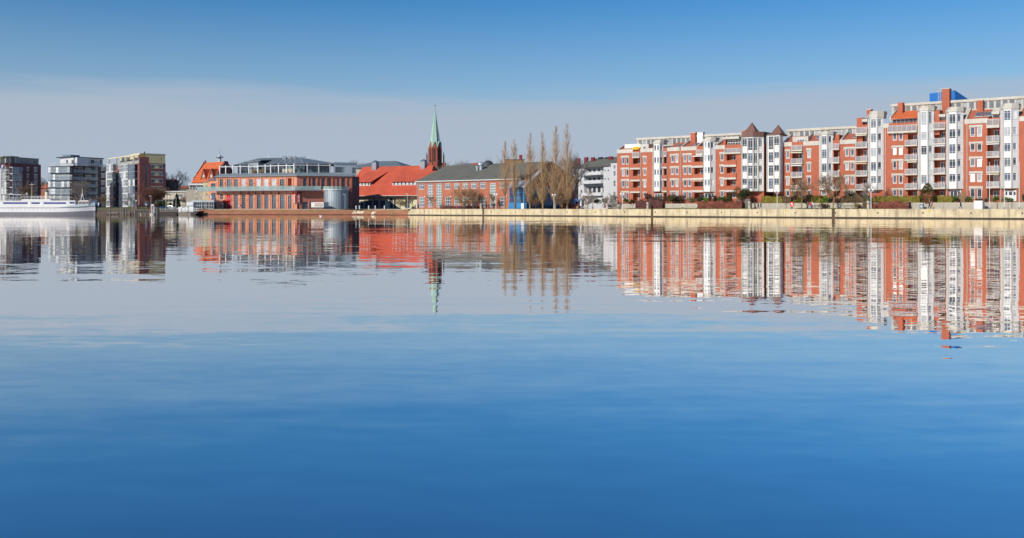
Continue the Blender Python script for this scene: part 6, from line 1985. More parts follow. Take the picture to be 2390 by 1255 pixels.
pt = thing('pontoon', 'dark floating pontoon with grey railings below the round flag', 'pontoon', (*pf.at(pf.len / 2, 0)[:2], 0))
MB().box(pf, 0, pf.len, -.3, .95, -4, 0).build('float', 'wood_dark', pt)
MB().box(pf, -.1, pf.len + .1, .95, 1.15, -4.1, .1).build('deck', 'wood_grey', pt)
mb = MB()
for k in range(9): u = pf.len * k / 8; mb.box(pf, u - .05, u + .05, 1.15, 2.2, -.05, .05)
for z in (1.7, 2.2): mb.box(pf, 0, pf.len, z - .04, z + .04, -.04, .04)
mb.build('railing', 'grey_metal', pt)
bf = Face(P(414, 6.95), P(465, 7.0))
bg = thing('barge', 'flat dark barge with raked bow and white crates beside the brick slope', 'barge', (*bf.at(bf.len / 2, 0)[:2], 0))
L_ = bf.len
MB().hexa([bf.at(.8, -.4, 0), bf.at(L_ * .62, -.4, 0), bf.at(L_ * .62, -.4, -3.5), bf.at(.8, -.4, -3.5), bf.at(0, .95, .1), bf.at(L_ * .62, .8, .1), bf.at(L_ * .62, .8, -3.6), bf.at(0, .95, -3.6)]).build('hull', 'wood_grey', bg)
MB().hexa([bf.at(L_ * .621, -.4, 0), bf.at(L_ * .8, .05, 0), bf.at(L_ * .8, .05, -3.5), bf.at(L_ * .621, -.4, -3.5), bf.at(L_ * .621, .8, .1), bf.at(L_, 1.25, .0), bf.at(L_, 1.25, -3.4), bf.at(L_ * .621, .8, -3.6)]).build('bow', 'wood_dark', bg)
mb = MB()
for k in range(12): u = .3 + (L_ - .8) * k / 11; mb.box(bf, u - .05, u + .05, .95, 2.15, -.3, -.2)
for z in (1.5, 2.12): mb.box(bf, .3, L_ - .5, z - .04, z + .04, -.29, -.21)
mb.build('railing', 'pale_metal', bg)
for i, (px, w, z0, h, lb) in enumerate(((421, .7, 1.05, 1.5, 'leftmost white crate on the barge'), (428, .9, 1.05, 1.3, 'second white crate on the barge'), (435, .5, 1.05, 1.5, 'narrow white crate on the barge middle'), (446, .9, 1.2, 1.4, 'rightmost white crate on the barge'))):
    p = Face(bf.at(0, 0, -1.2)[:2], bf.at(L_, 0, -1.2)[:2]); u = p.u(px)
    c_ = thing('crate', lb, 'crate', p.at(u, .95), 'white crates on the barge')
    MB().box(p, u - w, u + w, .9, z0 + h, -1.2, 0).build('box', 'white_panel', c_); MB().box(p, u - w - .04, u + w + .04, z0 + h, z0 + h + .08, -1.24, .04).build('lid', 'pale_metal', c_)
van = thing('tank', 'rounded white tank standing behind the barge railing', 'tank', (*P(446, 6.6), GZ))
tp = P(446, 6.6); MB().tube((tp.x - 1.3, tp.y, GZ + 1.4), (tp.x + 1.1, tp.y, GZ + 1.4), 1.15, n=16).build('tank_body', 'white_panel', van); MB().abox(tp.x - 1.1, tp.x + .9, tp.y - .8, tp.y + .8, GZ, GZ + .5).build('cradle', 'dark_metal', van)

# ------------------------------------------------------------------ trees
def limb(mb, p, d, length, r0, r1, segs, rnd, wob=.12, up=0.0, n=3):
    pts = [p.copy()]
    for k in range(segs):
        d = (d + Vector((rnd.uniform(-wob, wob), rnd.uniform(-wob, wob), rnd.uniform(-wob, wob) + up))).normalized()
        q = p + d * (length / segs)
        mb.tube(p, q, r0 + (r1 - r0) * k / segs, r0 + (r1 - r0) * (k + 1) / segs, n=n, cap=False)
        p = q; pts.append(p.copy())
    return pts, d
def bare_tree(h, spread, rnd, levels=4, kids=4, trunk=.3, r=.22, up=.10, twig=.022, angle=48):
    """Trunk and a crown of branches, each splitting again into finer ones; modelled round the origin."""
    tm, cm = MB(), MB()
    pts, d = limb(tm, Vector((0, 0, -.2)), Vector((0, 0, 1)), h * trunk + .2, r, r * .75, 4, rnd, .05, n=7)
    def grow(p, d, L, rad, lev):
        segs = 3
        pp, dd = limb(cm, p, d, L, rad, max(rad * .55, twig), segs, rnd, .16, up, n=4 if rad > .06 else 3)
        if lev == 0: return
        for k in range(kids):
            base = pp[rnd.choice([1, 2, 3] if k else [3])]
            a = rnd.uniform(0, 6.283); th = R(rnd.uniform(.5, 1.15) * angle * .75)
            o = dd.orthogonal().normalized(); o2 = dd.cross(o)
            nd = (dd * math.cos(th) + (o * math.cos(a) + o2 * math.sin(a)) * math.sin(th)).normalized()
            grow(base, nd, L * rnd.uniform(.55, .8), max(rad * .5, twig), lev - 1)
    n0 = 6
    L0 = h * (1 - trunk) * .46
    for k in range(n0):
        a = 6.283 * k / n0 + rnd.uniform(-.4, .4); th = R(rnd.uniform(.35, 1.1) * angle) if k else R(6)
        d = Vector((math.cos(a) * math.sin(th) * spread, math.sin(a) * math.sin(th) * spread, math.cos(th))).normalized()
        grow(pts[-1] if k < 4 else pts[-2], d, L0 * rnd.uniform(.8, 1.1), r * .55, levels)
    return tm, cm
def poplar(h, w, rnd, n=170, low=.10):
    tm, cm = MB(), MB()
    p = Vector((0, 0, -.2)); r = h * .0105
    ph0 = rnd.uniform(0, 6)
    lean = Vector((rnd.uniform(-.015, .015), rnd.uniform(-.015, .015), 1))
    segs = 14; axis = [p.copy()]
    for k in range(segs):
        d = (lean + Vector((rnd.uniform(-.02, .02), rnd.uniform(-.02, .02), 0))).normalized()
        q = p + d * (h * .97 / segs)
        tm.tube(p, q, r * (1 - k / segs) + .014, r * (1 - (k + 1) / segs) + .014, n=7, cap=False)
        p = q; axis.append(p.copy())
    for i in range(n):
        tip = low + .07 + (1.0 - low - .07) * rnd.random() ** 1.3       # height the branch tip reaches
        x = (tip - low) / (1.0 - low)
        if x > .72 and rnd.random() < (x - .72) * 2.6: continue
        prof = (min(1, x / .14) ** .5) * (1 - max(0, (x - .30) / .70) ** 1.35) + .05
        th = R(rnd.uniform(15, 36)); a = rnd.uniform(0, 6.283)
        reach = w * .5 * prof * rnd.uniform(.45, 1.15) * (1 + .28 * math.sin(tip * 23 + a * 2 + ph0))
        L = min(reach / math.sin(th), h * .26, (tip - low * .6) * h)
        t = max(low * .6, tip - L * math.cos(th) / h)
        f = min(t, .96) * segs; k = min(int(f), segs - 1)
        b = axis[k].lerp(axis[k + 1], f - k)
        d = Vector((math.cos(a) * math.sin(th), math.sin(a) * math.sin(th), math.cos(th)))
        pts, dd = limb(cm, b, d, L, .036, .013, 3, rnd, .07, .10)
        for j in range(8):
            q = pts[rnd.choice([1, 2, 2, 3])].lerp(pts[rnd.choice([1, 2, 3, 3])], rnd.random())
            a2 = rnd.uniform(0, 6.283); th2 = R(rnd.uniform(8, 40))
            d2 = Vector((math.cos(a2) * math.sin(th2), math.sin(a2) * math.sin(th2), math.cos(th2)))
            cm.tube(q, q + d2 * rnd.uniform(.4, 1.2), .017, .007, n=3, cap=False)
    return tm, cm
def tree_thing(name, label, tm, cm, loc, m1, m2, group, rz=0.0, sc=1.0):
    t = local_thing(name, label, 'tree', group)
    tm.build('trunk', m1, t); cm.build('crown', m2, t)
    return place(t, loc, rz, sc)
# poplars on the quay
pops = [(1178.5, 322, 4.0, 'leftmost tall bare poplar on the quay, slender, left of the porch'), (1201, 319, 4.2, 'second bare poplar from the left, in front of the porch left corner'),
        (1237, 302, 5.2, 'third bare poplar from the left, broad and standing right of the porch'), (1267, 303, 4.6, 'fourth bare poplar, thin one in the middle of the porch front'),
        (1296, 286, 6.0, 'fifth bare poplar, dense tall one behind the twin globe lamp'), (1324, 281, 5.6, 'rightmost and tallest bare poplar, beside the white house')]
rp = random.Random(11)
for i, (px, yt, w, lb) in enumerate(pops):
    p = QF.off(-2.6 - (i % 3) * .7).xy(px); s = FPX / p.y
    h = (HOR - yt) / s
    tm, cm = poplar(h, w * 1.4, rp, n=165 if i < 2 else 290, low=.26 if i < 2 else .07)
    tree_thing('poplar_tree', lb, tm, cm, (p.x, p.y, GZ), 'bark_poplar', 'twig_poplar', 'bare poplars in front of the brick hall')
def plant_tree(px, s, ytop, spread, seed, label, m2='twig_grey', m1='bark', z=GZ, levels=4, kids=4, trunk=.28, group=None, name='bare_tree', angle=48, r=None, twig=.022, up=.10):
    p = P(px, s); h = ZZ(ytop, s) - z
    rnd = random.Random(seed)
    tm, cm = bare_tree(h, spread, rnd, levels, kids, trunk, r or max(.1, h * .022), up, twig, angle)
    zmax = max(v[2] for v in cm.v)
    k = h / zmax
    return tree_thing(name, label, tm, cm, (p.x, p.y, z), m1, m2, group, 0, k)
# willows / spreading trees before the hall, shore trees, far trees
s_ = lambda px, back: FPX / QF.off(-back).xy(px).y
plant_tree(1083, s_(1083, 4.5), 427, 1.6, 3, 'wide bare willow in front of the brick hall windows', 'twig_olive', trunk=.16, angle=62, levels=4, kids=4, twig=.022)
plant_tree(1105, s_(1105, 5), 436, 1.3, 4, 'smaller bare willow right of the wide one at the hall', 'twig_brown', trunk=.2, angle=60, twig=.018)
plant_tree(1008, s_(1008, 4), 452, 1.2, 5, 'low bare young tree before the hall left windows', 'twig_olive', levels=3, trunk=.35)
plant_tree(1150, s_(1150, 5.5), 448, 1.3, 6, 'low bare tree behind the globe lamp at the hall', 'twig_brown', levels=3, trunk=.3)
plant_tree(1312, s_(1312, 3.4), 438, 1.3, 31, 'bushy brown thicket tree between the two tallest poplars', 'twig_brown', trunk=.12, angle=58, kids=5)
plant_tree(1250, s_(1250, 5.5), 452, 1.2, 32, 'low brown thicket behind the third poplar trunk', 'twig_brown', trunk=.12, angle=58)
plant_tree(1372, s_(1372, 6), 440, 1.6, 7, 'bushy bare tree behind the parked bicycles', 'twig_grey', trunk=.2, angle=60)
plant_tree(1345, s_(1345, 9), 350, .8, 8, 'tall bare birch between poplars and white house', 'twig_grey', 'cloth_white', trunk=.3, angle=40)
plant_tree(1428, s_(1428, 4), 447, 1.3, 9, 'small spreading bare tree beside the pink jacket', 'twig_grey', trunk=.18, angle=62)
plant_tree(934, 7.0, 461, 1.3, 10, 'left of two low bare shrubs before the cream wall', 'twig_olive', levels=3, trunk=.15, angle=62)
plant_tree(947, 7.0, 463, 1.2, 12, 'right of two low bare shrubs before the cream wall', 'twig_olive', levels=3, trunk=.15, angle=60)
plant_tree(962, 6.95, 452, 1.1, 13, 'young bare tree before the corner of the hall', 'twig_brown', levels=3, trunk=.35)
plant_tree(1871.5, s_(1871.5, 3.4), 412, 1.3, 14, 'bare tree with pale trunk beside the red lifebuoy stand', 'twig_brown', 'bark_poplar', trunk=.36, angle=58, levels=4)
plant_tree(1944, s_(1944, 3.4), 400, 1.35, 15, 'tallest bare garden tree with pale trunk before the middle block', 'twig_brown', 'bark_poplar', trunk=.38, angle=60, levels=4)
plant_tree(2026, s_(2026, 4.4), 424, 1.1, 16, 'thin bare sapling behind the concrete pillar at the tall block', 'twig_grey', 'bark_poplar', trunk=.45, angle=50, levels=3)
plant_tree(2072, s_(2072, 9), 437, 1.4, 17, 'shrubby bare tree behind the long olive hedge', 'twig_red', z=TZ, trunk=.2, levels=3)
plant_tree(62, 6.0, 421, 1.2, 18, 'bare tree behind the ship before the left tower', 'twig_brown', trunk=.25, angle=55)
plant_tree(190, 6.1, 413, 1.3, 19, 'large bare tree before the white-topped tower', 'twig_grey', trunk=.25, angle=58)
plant_tree(241, 6.3, 450, 1.3, 20, 'small bare tree between the white-topped and cream-topped towers', 'twig_brown', trunk=.25, angle=55, levels=3)
plant_tree(304, 6.3, 455, 1.3, 21, 'small bare tree on the grass before the glazed balconies', 'twig_grey', trunk=.25, angle=58, levels=3)
plant_tree(347, 6.2, 426, 1.4, 22, 'broad reddish bare tree before the cream-topped tower', 'twig_red', trunk=.15, angle=62, kids=5, twig=.028)
plant_tree(366, 6.15, 432, 1.3, 23, 'bare brown tree at the right edge of the cream-topped tower', 'twig_brown', trunk=.18, angle=60, kids=5)
plant_tree(400.5, 5.3, 391, 1.35, 24, 'big bare tree with open crown right of the cream-topped tower', 'twig_grey', 'bark', trunk=.42, angle=62, twig=.03)
plant_tree(443, 5.9, 446, 1.5, 25, 'bare tree left of the glass pavilion', 'twig_brown', trunk=.2, angle=60)
for i, (px, s, yt, sp) in enumerate(((106, 4.7, 412, 1.4), (832, 4.6, 374, 1.5), (860, 4.5, 371, 1.5), (884, 4.5, 374, 1.5), (1052, 4.6, 371, 1.4), (1075, 4.6, 368, 1.4), (1090, 4.6, 374, 1.4), (1160, 4.8, 369, 1.4), (1172, 4.8, 366, 1.3), (418, 4.8, 424, 1.4), (816, 4.6, 377, 1.4))):
    plant_tree(px, s, yt, sp, 40 + i, 'far bare tree behind ' + ['the red house between the left towers', 'the warehouse right end', 'the grey hipped roof, left of the ventilator', 'the grey hipped roof, right of the ventilator', 'the church tower right side', 'the hall ridge right of the church', 'the far yellowish gable', 'the hall ridge left of the poplars', 'the leftmost poplar', 'the low drab building', 'the metal roof box of the warehouse'][i],
               'twig_grey', levels=4, kids=4, trunk=.3, angle=58, twig=.05, group='far bare trees')

# ------------------------------------------------------------------ hedges, bushes, conifers
def leaves(mb, rnd, n, fn, size):
    for _ in range(n):
        c = Vector(fn()); a = Vector((rnd.gauss(0, 1), rnd.gauss(0, 1), rnd.gauss(0, 1))).normalized()
        b = a.orthogonal().normalized() * size * rnd.uniform(.6, 1.2); a = a * size * rnd.uniform(.6, 1.2)
        mb.poly([c - a, c + b, c + a, c - b])
rh = random.Random(5)
def hedge(label, F, x0, x1, y0, y1, m, depth=1.6, zb=None, name='hedge', rough=.10):
    a, b, z0, z1 = F.rect(x0, y0, x1, y1)
    if zb is not None: z0 = zb
    t = thing(name, label, 'hedge', F.at((a + b) / 2, z0, -depth / 2), 'garden hedges')
    mb = MB()
    nu, nz = max(6, int((b - a) / .35)), max(4, int((z1 - z0) / .35))
    off_ = {}
    w1, w2 = rh.uniform(0, 6), rh.uniform(0, 6)
    def wav(i): return (.02 if m == 'leaf_olive' else .10) * (math.sin(i * .31 + w1) + math.sin(i * .83 + w2)) - (.10 if i in (0, nu) else 0)
    def pt(i, j, o):
        k = (i, j, round(o, 2))
        if k not in off_: off_[k] = (rh.uniform(-rough, rough), rh.uniform(-rough, rough), rh.uniform(-rough, rough))
        e = off_[k]
        return F.at(a + (b - a) * i / nu + e[0], z0 + (z1 - z0) * j / nz * (1 + wav(i)) + (e[1] if j else 0) - (.08 if (i in (0, nu) or o != 0) and j == nz else 0), o + e[2])
    for i in range(nu):
        for j in range(nz): mb.poly([pt(i, j, 0), pt(i + 1, j, 0), pt(i + 1, j + 1, 0), pt(i, j + 1, 0)])
        mb.poly([pt(i, nz, 0), pt(i + 1, nz, 0), pt(i + 1, nz, -depth), pt(i, nz, -depth)])
    for j in range(nz):
        for s in (0, nu): mb.poly([pt(s, j, 0), pt(s, j, -depth), pt(s, j + 1, -depth), pt(s, j + 1, 0)])
    leaves(mb, rh, int((b - a) * (z1 - z0) * 16), lambda: F.at(rh.uniform(a, b), rh.uniform(z0, z1 + .08), rh.uniform(-.05, .14)), .10)
    leaves(mb, rh, int((b - a) * 14), lambda: F.at(rh.uniform(a, b), z1 + rh.uniform(-.03, .16), rh.uniform(-depth, 0)), .10)
    mb.build('foliage', m, t)
    MB().box(F, a + .3, b - .3, z0 - .1, z0 + .3, -depth * .7, -depth * .3).build('stems', 'bark', t)
    return t
def bush(label, F, x0, x1, y0, y1, m, kind='round', name='bush', n=None, dens=1.0):
    a, b, z0, z1 = F.rect(x0, y0, x1, y1)
    w, h = (b - a) / 2, z1 - z0
    c = Vector(F.at((a + b) / 2, z0, 0))
    t = thing(name, label, 'bush' if kind == 'round' else 'conifer', tuple(c), 'garden bushes' if kind == 'round' else 'conifers')
    mb = MB()
    n = n or int(min(4200, 90 + 260 * w * h * dens))
    lobes = [(rh.uniform(-.55, .55) * w, rh.uniform(-.4, .4) * w, rh.uniform(.3, .72) * h, rh.uniform(.38, .6)) for _ in range(6)]
    def fn():
        if kind == 'cone':
            tt = rh.random() ** 1.2; r = w * (1 - tt) ** .75 * (0.75 + .35 * rh.random()) * (.8 + .2 * min(1, tt * 6)); an = rh.uniform(0, 6.283)
            return (c.x + r * math.cos(an), c.y + r * math.sin(an), c.z + h * tt)
        if kind == 'egg':
            tt = rh.random(); r = w * (math.sin(math.pi * min(1, (tt * .86 + .12)) ** .75) ** .7) * (.82 + .2 * rh.random()); an = rh.uniform(0, 6.283)
            return (c.x + r * math.cos(an), c.y + r * math.sin(an), c.z + h * tt)
        lx, ly, lz, lr = rh.choice(lobes); v = Vector((rh.gauss(0, 1), rh.gauss(0, 1), rh.gauss(0, 1))).normalized() * rh.uniform(.6, 1.0)
        return (c.x + lx + v.x * w * lr, c.y + ly + v.y * w * lr, max(c.z, c.z + lz + v.z * h * lr * .75))
    leaves(mb, rh, n, fn, .13 if kind != 'cone' else .15)
    mb.build('foliage', m, t)
    MB().tube(c - Vector((0, 0, .2)), c + Vector((0, 0, h * .5)), .08, .04, n=5).build('stem', 'bark', t)
    return t
Ga, Gb, Gc, Gd = QF.off(-4.6), QF.off(-6.6), QF.off(-8.0), QF.off(-9.2)
# low concrete garden wall
for lb, x0, x1 in (('low concrete garden wall behind the lawn, left stretch', 1424, 1733), ('low concrete garden wall along the promenade, right stretch', 1756, 2520)):
    F = TFb.off(.02); a, b = F.u(x0), F.u(x1)
    gwl = thing('garden_wall', lb, 'wall', F.at((a + b) / 2, GZ), 'garden walls')
    n = max(1, int((b - a) / 6))
    for k in range(n):
        MB().box(F, a + (b - a) * k / n + .015, a + (b - a) * (k + 1) / n - .015, GZ - .1, TZ + .12, 0, .3).build('wall_panel', 'wall_concrete', gwl)
hedge('maroon hedge at the left before the low garden wall', Ga, 1483.5, 1546, 466.5, 483, 'leaf_maroon', 1.0, GZ)
hedge('long red-leaved hedge below the second white bay', Ga, 1627.5, 1731, 470, 483, 'leaf_red', 1.0, GZ)
hedge('large clipped olive hedge right of the passage', Gb, 1777.5, 1825, 458, 480, 'leaf_olive', 2.0, GZ + .3)
hedge('bare brown hedge right of the large olive hedge', Gb, 1825.5, 1847, 459, 480, 'leaf_brown', 1.6, GZ + .3)
hedge('short olive hedge behind the pale tree trunk', Gb, 1860, 1872, 458, 476, 'leaf_olive', 1.4, GZ + .4)
hedge('dark brown hedge between two olive hedges', Gc, 1872.5, 1893, 457, 474, 'leaf_brown', 1.4, TZ)
hedge('clipped olive hedge left of the bright green bush', Gb, 1893.5, 1915, 456, 476, 'leaf_olive', 1.6, GZ + .4)
hedge('wide brown hedge behind the park bench', Gb, 1948, 2017, 458, 478, 'leaf_brown', 1.6, GZ + .3)
hedge('reddish low hedge right of the concrete pillar', Ga, 2013, 2036, 472, 484, 'leaf_brown', 1.0, GZ)
hedge('dark green hedge end beside the sapling', Gb, 2018, 2035, 457.5, 474, 'leaf_dark', 1.4, GZ + .4)
hedge('longest clipped olive hedge left of the conifer', Gb, 2035.5, 2146, 458, 475, 'leaf_olive', 2.0, GZ + .4)
hedge('bright red low hedge before the longest olive hedge', Ga, 2036, 2121, 471, 484, 'leaf_red', 1.0, GZ)
hedge('clipped olive hedge right of the conifer', Gc, 2173, 2222.5, 457, 474, 'leaf_olive', 1.6, TZ - .1)
hedge('low brown hedge strip before the hall', QF.off(-5.5), 1034, 1113, 481.5, 486.5, 'leaf_maroon', 1.0, GZ)
hedge('low brown hedge behind the poplar trunks', QF.off(-5.2), 1310, 1352, 477, 486.5, 'leaf_maroon', 1.2, GZ)
bush('low reddish shrub above the wall behind the maroon hedge', Gb, 1520, 1553, 459, 473, 'leaf_brown')
bush('dark twiggy shrub left of the rounded dark bush', Gb, 1602, 1627, 459, 473, 'twig_olive')
bush('mixed brown shrub between topiary and slim conifer', Gb, 1672, 1698, 458, 473, 'leaf_green', dens=.8)
bush('dry brown shrub under the glazed loggias of the middle block', Gc, 1846, 1862, 455, 472, 'leaf_brown')
bush('dense brown shrub between dark conifer bush and sapling', Gc, 1998, 2020, 450, 470, 'leaf_brown')
bush('brown shrub beside the wooden privacy screen', Gc, 2252, 2262, 458, 472, 'leaf_brown')
bush('brownish green shrub group above the left garden wall', Gc, 1552, 1603, 453, 472, 'leaf_brown')
bush('pale green shrub inside the brownish shrub group', Gb, 1561, 1580, 458, 472, 'leaf_green')
bush('rounded dark green bush at the second brick loggia', Gb, 1626, 1645, 454, 472, 'leaf_dark')
bush('light green shrub right of the rounded dark bush', Gb, 1638, 1653, 460, 472, 'leaf_bright', dens=.7)
bush('twiggy brown shrub below the first white bay', Gc, 1505, 1523, 452, 470, 'twig_red')
bush('small dark green bush above the left garden wall end', Gb, 1471, 1487, 465, 474, 'leaf_dark')
bush('small yellow-green bush right of the globe lamp', Gb, 1456, 1466, 462, 474, 'leaf_green')
bush('brown rounded topiary below the second bay', Gb, 1653, 1662, 452, 472, 'leaf_brown')
bush('second brown topiary right of the rounded one', Gb, 1663, 1673, 455, 472, 'leaf_maroon')
bush('straggly olive shrub left of the big dark bush', Gc, 1665, 1706, 460, 474, 'leaf_brown')
bush('big dark green bush before the tower bay', Gb, 1709, 1751, 437, 466, 'leaf_dark')
bush('slim dark green conifer left of the big dark bush', Gb, 1697, 1709, 447, 470, 'leaf_dark', 'cone', 'conifer')
bush('bright green bush before the middle block bay', Gb, 1914, 1936, 455, 475, 'leaf_bright')
bush('blue-green bush right of the bright green one', Gb, 1930, 1947, 457, 474, 'leaf_dark')
bush('dark spreading conifer bush behind the brown hedge', Gc, 1969, 2000, 446, 464, 'leaf_dark')
bush('yellow-green grass bush right of the lifebuoy stand', Gb, 1849, 1862, 466, 482, 'leaf_bright', dens=.6)
bush('low pale shrub at the foot of the benches', Ga, 1905, 1940, 475, 485, 'leaf_brown')
bush('low dry shrub below the brown hedge', Ga, 1990, 2014, 475, 485, 'twig_olive')
bush('large rounded dark green conifer before the tall block', Gb, 2148, 2182, 427, 474, 'leaf_olive_dark', 'egg', 'conifer')
bush('loose green shrub right of the right olive hedge', Gc, 2222, 2246, 455, 472, 'leaf_green', dens=.7)
bush('green shrub left of the white planter', Gc, 2246, 2272, 459, 472, 'leaf_green', dens=.7)
bush('green shrub behind the first flagpole', Gc, 2296, 2312, 460, 472, 'leaf_brown', dens=.7)
bush('dense green bush between first and second flagpole', Gc, 2312, 2336, 457, 472, 'leaf_green')
bush('green bush below the garage door', Gc, 2337, 2368, 459, 472, 'leaf_green', dens=.8)
bush('dark bush at the right picture edge', Gc, 2384, 2402, 449, 472, 'leaf_dark')
bush('yellow-green shrubs below the white house balcony', QF.off(-9), 1403, 1417, 461, 474, 'leaf_green')
bush('low green shrubs left of the white house balcony', QF.off(-9), 1384, 1404, 464, 475, 'leaf_green', dens=.7)
Lb = Face(P(300, 6.0), P(480, 6.0))
bush('dark rounded evergreen right of the cream-topped tower', Lb, 363, 378, 470, 484, 'leaf_dark')
bush('olive evergreen beside the dark rounded one', Lb, 376, 392, 468, 484, 'leaf_green')
bush('dark conical spruce behind the left street lamp and flags', Lb, 403, 422, 451, 484, 'leaf_dark', 'cone', 'conifer')
bush('low olive shrub behind the round flag', Lb, 392, 404, 471, 484, 'leaf_green')

# ------------------------------------------------------------------ lamps, flags, benches and other street furniture
def prom(px, back=2.0): return QF.off(-back).xy(px)
def globe_lamp(label, px, ytop, back=1.6, pt=None, s=None):
    p = pt or prom(px, back); s = FPX / p.y
    h = ZZ(ytop, s) - GZ
    t = thing('globe_lamp', label, 'street lamp', (p.x, p.y, GZ), 'twin globe lamps')
    MB().tube((p.x, p.y, GZ), (p.x, p.y, GZ + h - .3), .075, .055, n=8).build('pole', 'white_frame', t)
    MB().tube((p.x, p.y, GZ), (p.x, p.y, GZ + .9), .12, n=8).build('pole_base', 'pale_metal', t)
    ar = MB()
    for sx_ in (-1, 1):
        a = p + QF.t * (.42 * sx_)
        ar.tube((p.x, p.y, GZ + h - .55), (a.x, a.y, GZ + h - .45), .035, n=5); ar.tube((a.x, a.y, GZ + h - .45), (a.x, a.y, GZ + h - .28), .05, n=6)
    ar.build('arm', 'white_frame', t)
    for sx_ in (-1, 1):
        a = p + QF.t * (.42 * sx_)
        MB().ball((a.x, a.y, GZ + h - .05), .27, n=12, m=8).build('globe', 'globe', t, True)
for px, y, lb in ((1157.6, 452.5, 'twin globe lamp on the quay before the brick hall'), (1293, 454, 'twin globe lamp among the poplars'), (1452.5, 452, 'twin globe lamp at the left end of the brick block'),
                  (1813.8, 445.5, 'twin globe lamp before the large olive hedge'), (2033, 442, 'twin globe lamp beside the concrete pillar at the tall block')):
    globe_lamp(lb, px, y)
globe_lamp('small twin globe lamp on the grass before the cream-topped tower', 317.4, 468, pt=P(317.4, 6.3))
def street_lamp(label, px, ytop, s, z0=GZ):
    p = P(px, s); h = ZZ(ytop, s) - z0
    t = thing('street_lamp', label, 'street lamp', (p.x, p.y, z0), 'plain street lamps on the left shore')
    MB().tube((p.x, p.y, z0), (p.x, p.y, z0 + h), .11, .08, n=8).build('pole', 'zinc', t)
    MB().abox(p.x - .75, p.x + .1, p.y - .12, p.y + .12, z0 + h, z0 + h + .14).build('lamp_head', 'pale_metal', t)
street_lamp('plain street lamp behind the jetty', 309.3, 457.5, 6.6, 1.6); street_lamp('plain street lamp beside the white dolphin', 352.5, 457.5, 6.6, 1.6)
street_lamp('plain street lamp right of the round flag', 410.8, 461, 6.6); street_lamp('plain street lamp before the metal drum', 805.5, 454, 6.85)
street_lamp('plain street lamp before the tall window at the warehouse corner', 675.5, 456, 6.85); street_lamp('plain street lamp before the cream hall wall', 951.5, 452, 7.15)
# flags
def flag(label, px, y0, y1, shape, m, s=6.75):
    p = P(px, s); z1 = ZZ(y0, s)
    t = thing('flag', label, 'flag', (p.x, p.y, GZ), 'flags on poles')
    MB().tube((p.x, p.y, GZ - .3), (p.x, p.y, z1), .08, .05, n=8).build('pole', 'cloth_cream', t)
    if shape == 'none': return
    mb = MB(); zb = ZZ(y1, s); h = z1 - zb; w = h * 1.15
    if shape == 'round':
        c = (p.x + .1, p.y - .06, (z1 + zb) / 2)
        mb.tube((c[0], c[1] - .05, c[2]), (c[0], c[1] + .05, c[2]), h * .55, n=20)
        mb.build('flag_disc', m, t)
        MB().tube((c[0], c[1] - .07, c[2]), (c[0], c[1] - .055, c[2]), h * .33, n=16).build('flag_emblem', 'cloth_orange', t)
        return
    nx, nz = 8, 4
    sgn = 1 if shape != 'left' else -1
    def f(i, j):
        u, v = i / nx, j / nz
        droop = .45 * u * u
        return (p.x + sgn * u * w, p.y + .14 * math.sin(u * 6), z1 - h * (v * (1 - .25 * u)) - h * droop * (.9 if shape == 'sail' else .4))
    for i in range(nx):
        for j in range(nz): mb.poly([f(i, j), f(i + 1, j), f(i + 1, j + 1), f(i, j + 1)])
    mb.build('flag_cloth', m, t)
flag('bare pale flagpole left of the two cream flags', 387.5, 454, 0, 'none', None)
flag('cream flag on a pole left of the round flag', 394.8, 455, 463, 'left', 'cloth_cream'); flag('round orange and cream flag on a pole', 403, 456.5, 463.5, 'round', 'cloth_cream')
flag('cream sail-shaped flag before the pavilion, left of three', 470.2, 455, 462.5, 'sail', 'cloth_cream', 6.9); flag('orange-cream flag, middle of three before the pavilion', 479.3, 455.5, 462, 'left', 'cloth_orange', 6.9)
flag('pale blue flag, right of three before the pavilion', 488, 455.5, 462, 'sail', 'cloth_blue', 6.9)
for px, lb in ((2309.5, 'left of three tall grey flagpoles on the promenade'), (2344, 'middle of three tall grey flagpoles on the promenade'), (2379, 'right of three tall grey flagpoles on the promenade')):
    p = prom(px, 1.2); t = thing('flagpole', lb, 'flagpole', (p.x, p.y, GZ), 'bare flagpoles on the promenade')
    MB().tube((p.x, p.y, GZ), (p.x, p.y, ZZ(379, FPX / p.y)), .085, .05, n=8).build('pole', 'pale_metal', t); MB().ball((p.x, p.y, ZZ(379, FPX / p.y)), .1, n=8, m=5).build('finial', 'pale_metal', t)
    MB().tube((p.x, p.y, GZ), (p.x, p.y, GZ + .35), .16, n=8).build('foot', 'grey_metal', t)
lm = P(459.3, 6.4); t = thing('striped_pole', 'thin red and white striped pole behind the pavilion', 'pole', (lm.x, lm.y, GZ))
for k in range(10):
    MB().tube((lm.x, lm.y, GZ + k * .85 if k else GZ), (lm.x, lm.y, GZ + (k + 1) * .85), .12, n=8).build('stripe', 'white_frame' if k % 2 else 'wood_brown', t)
# white bollards on the slope edge
for i, (px, s) in enumerate(((831.3, 7.12), (839, 7.12), (860.7, 7.15), (876, 7.05), (897.5, 7.2))):
    p = P(px, s); t = thing('bollard', 'white mooring bollard on the quay edge, %s from the left' % ['first', 'second', 'third', 'fourth', 'fifth'][i], 'bollard', (p.x, p.y, GZ), 'white bollards at the red-roofed hall')
    MB().tube((p.x, p.y, GZ - .1), (p.x, p.y, GZ + .95), .2, .2, n=10).build('post', 'hull_mint', t); MB().ball((p.x, p.y, GZ + .95), .24, .24, .14, 10, 6).build('cap', 'white_frame', t)
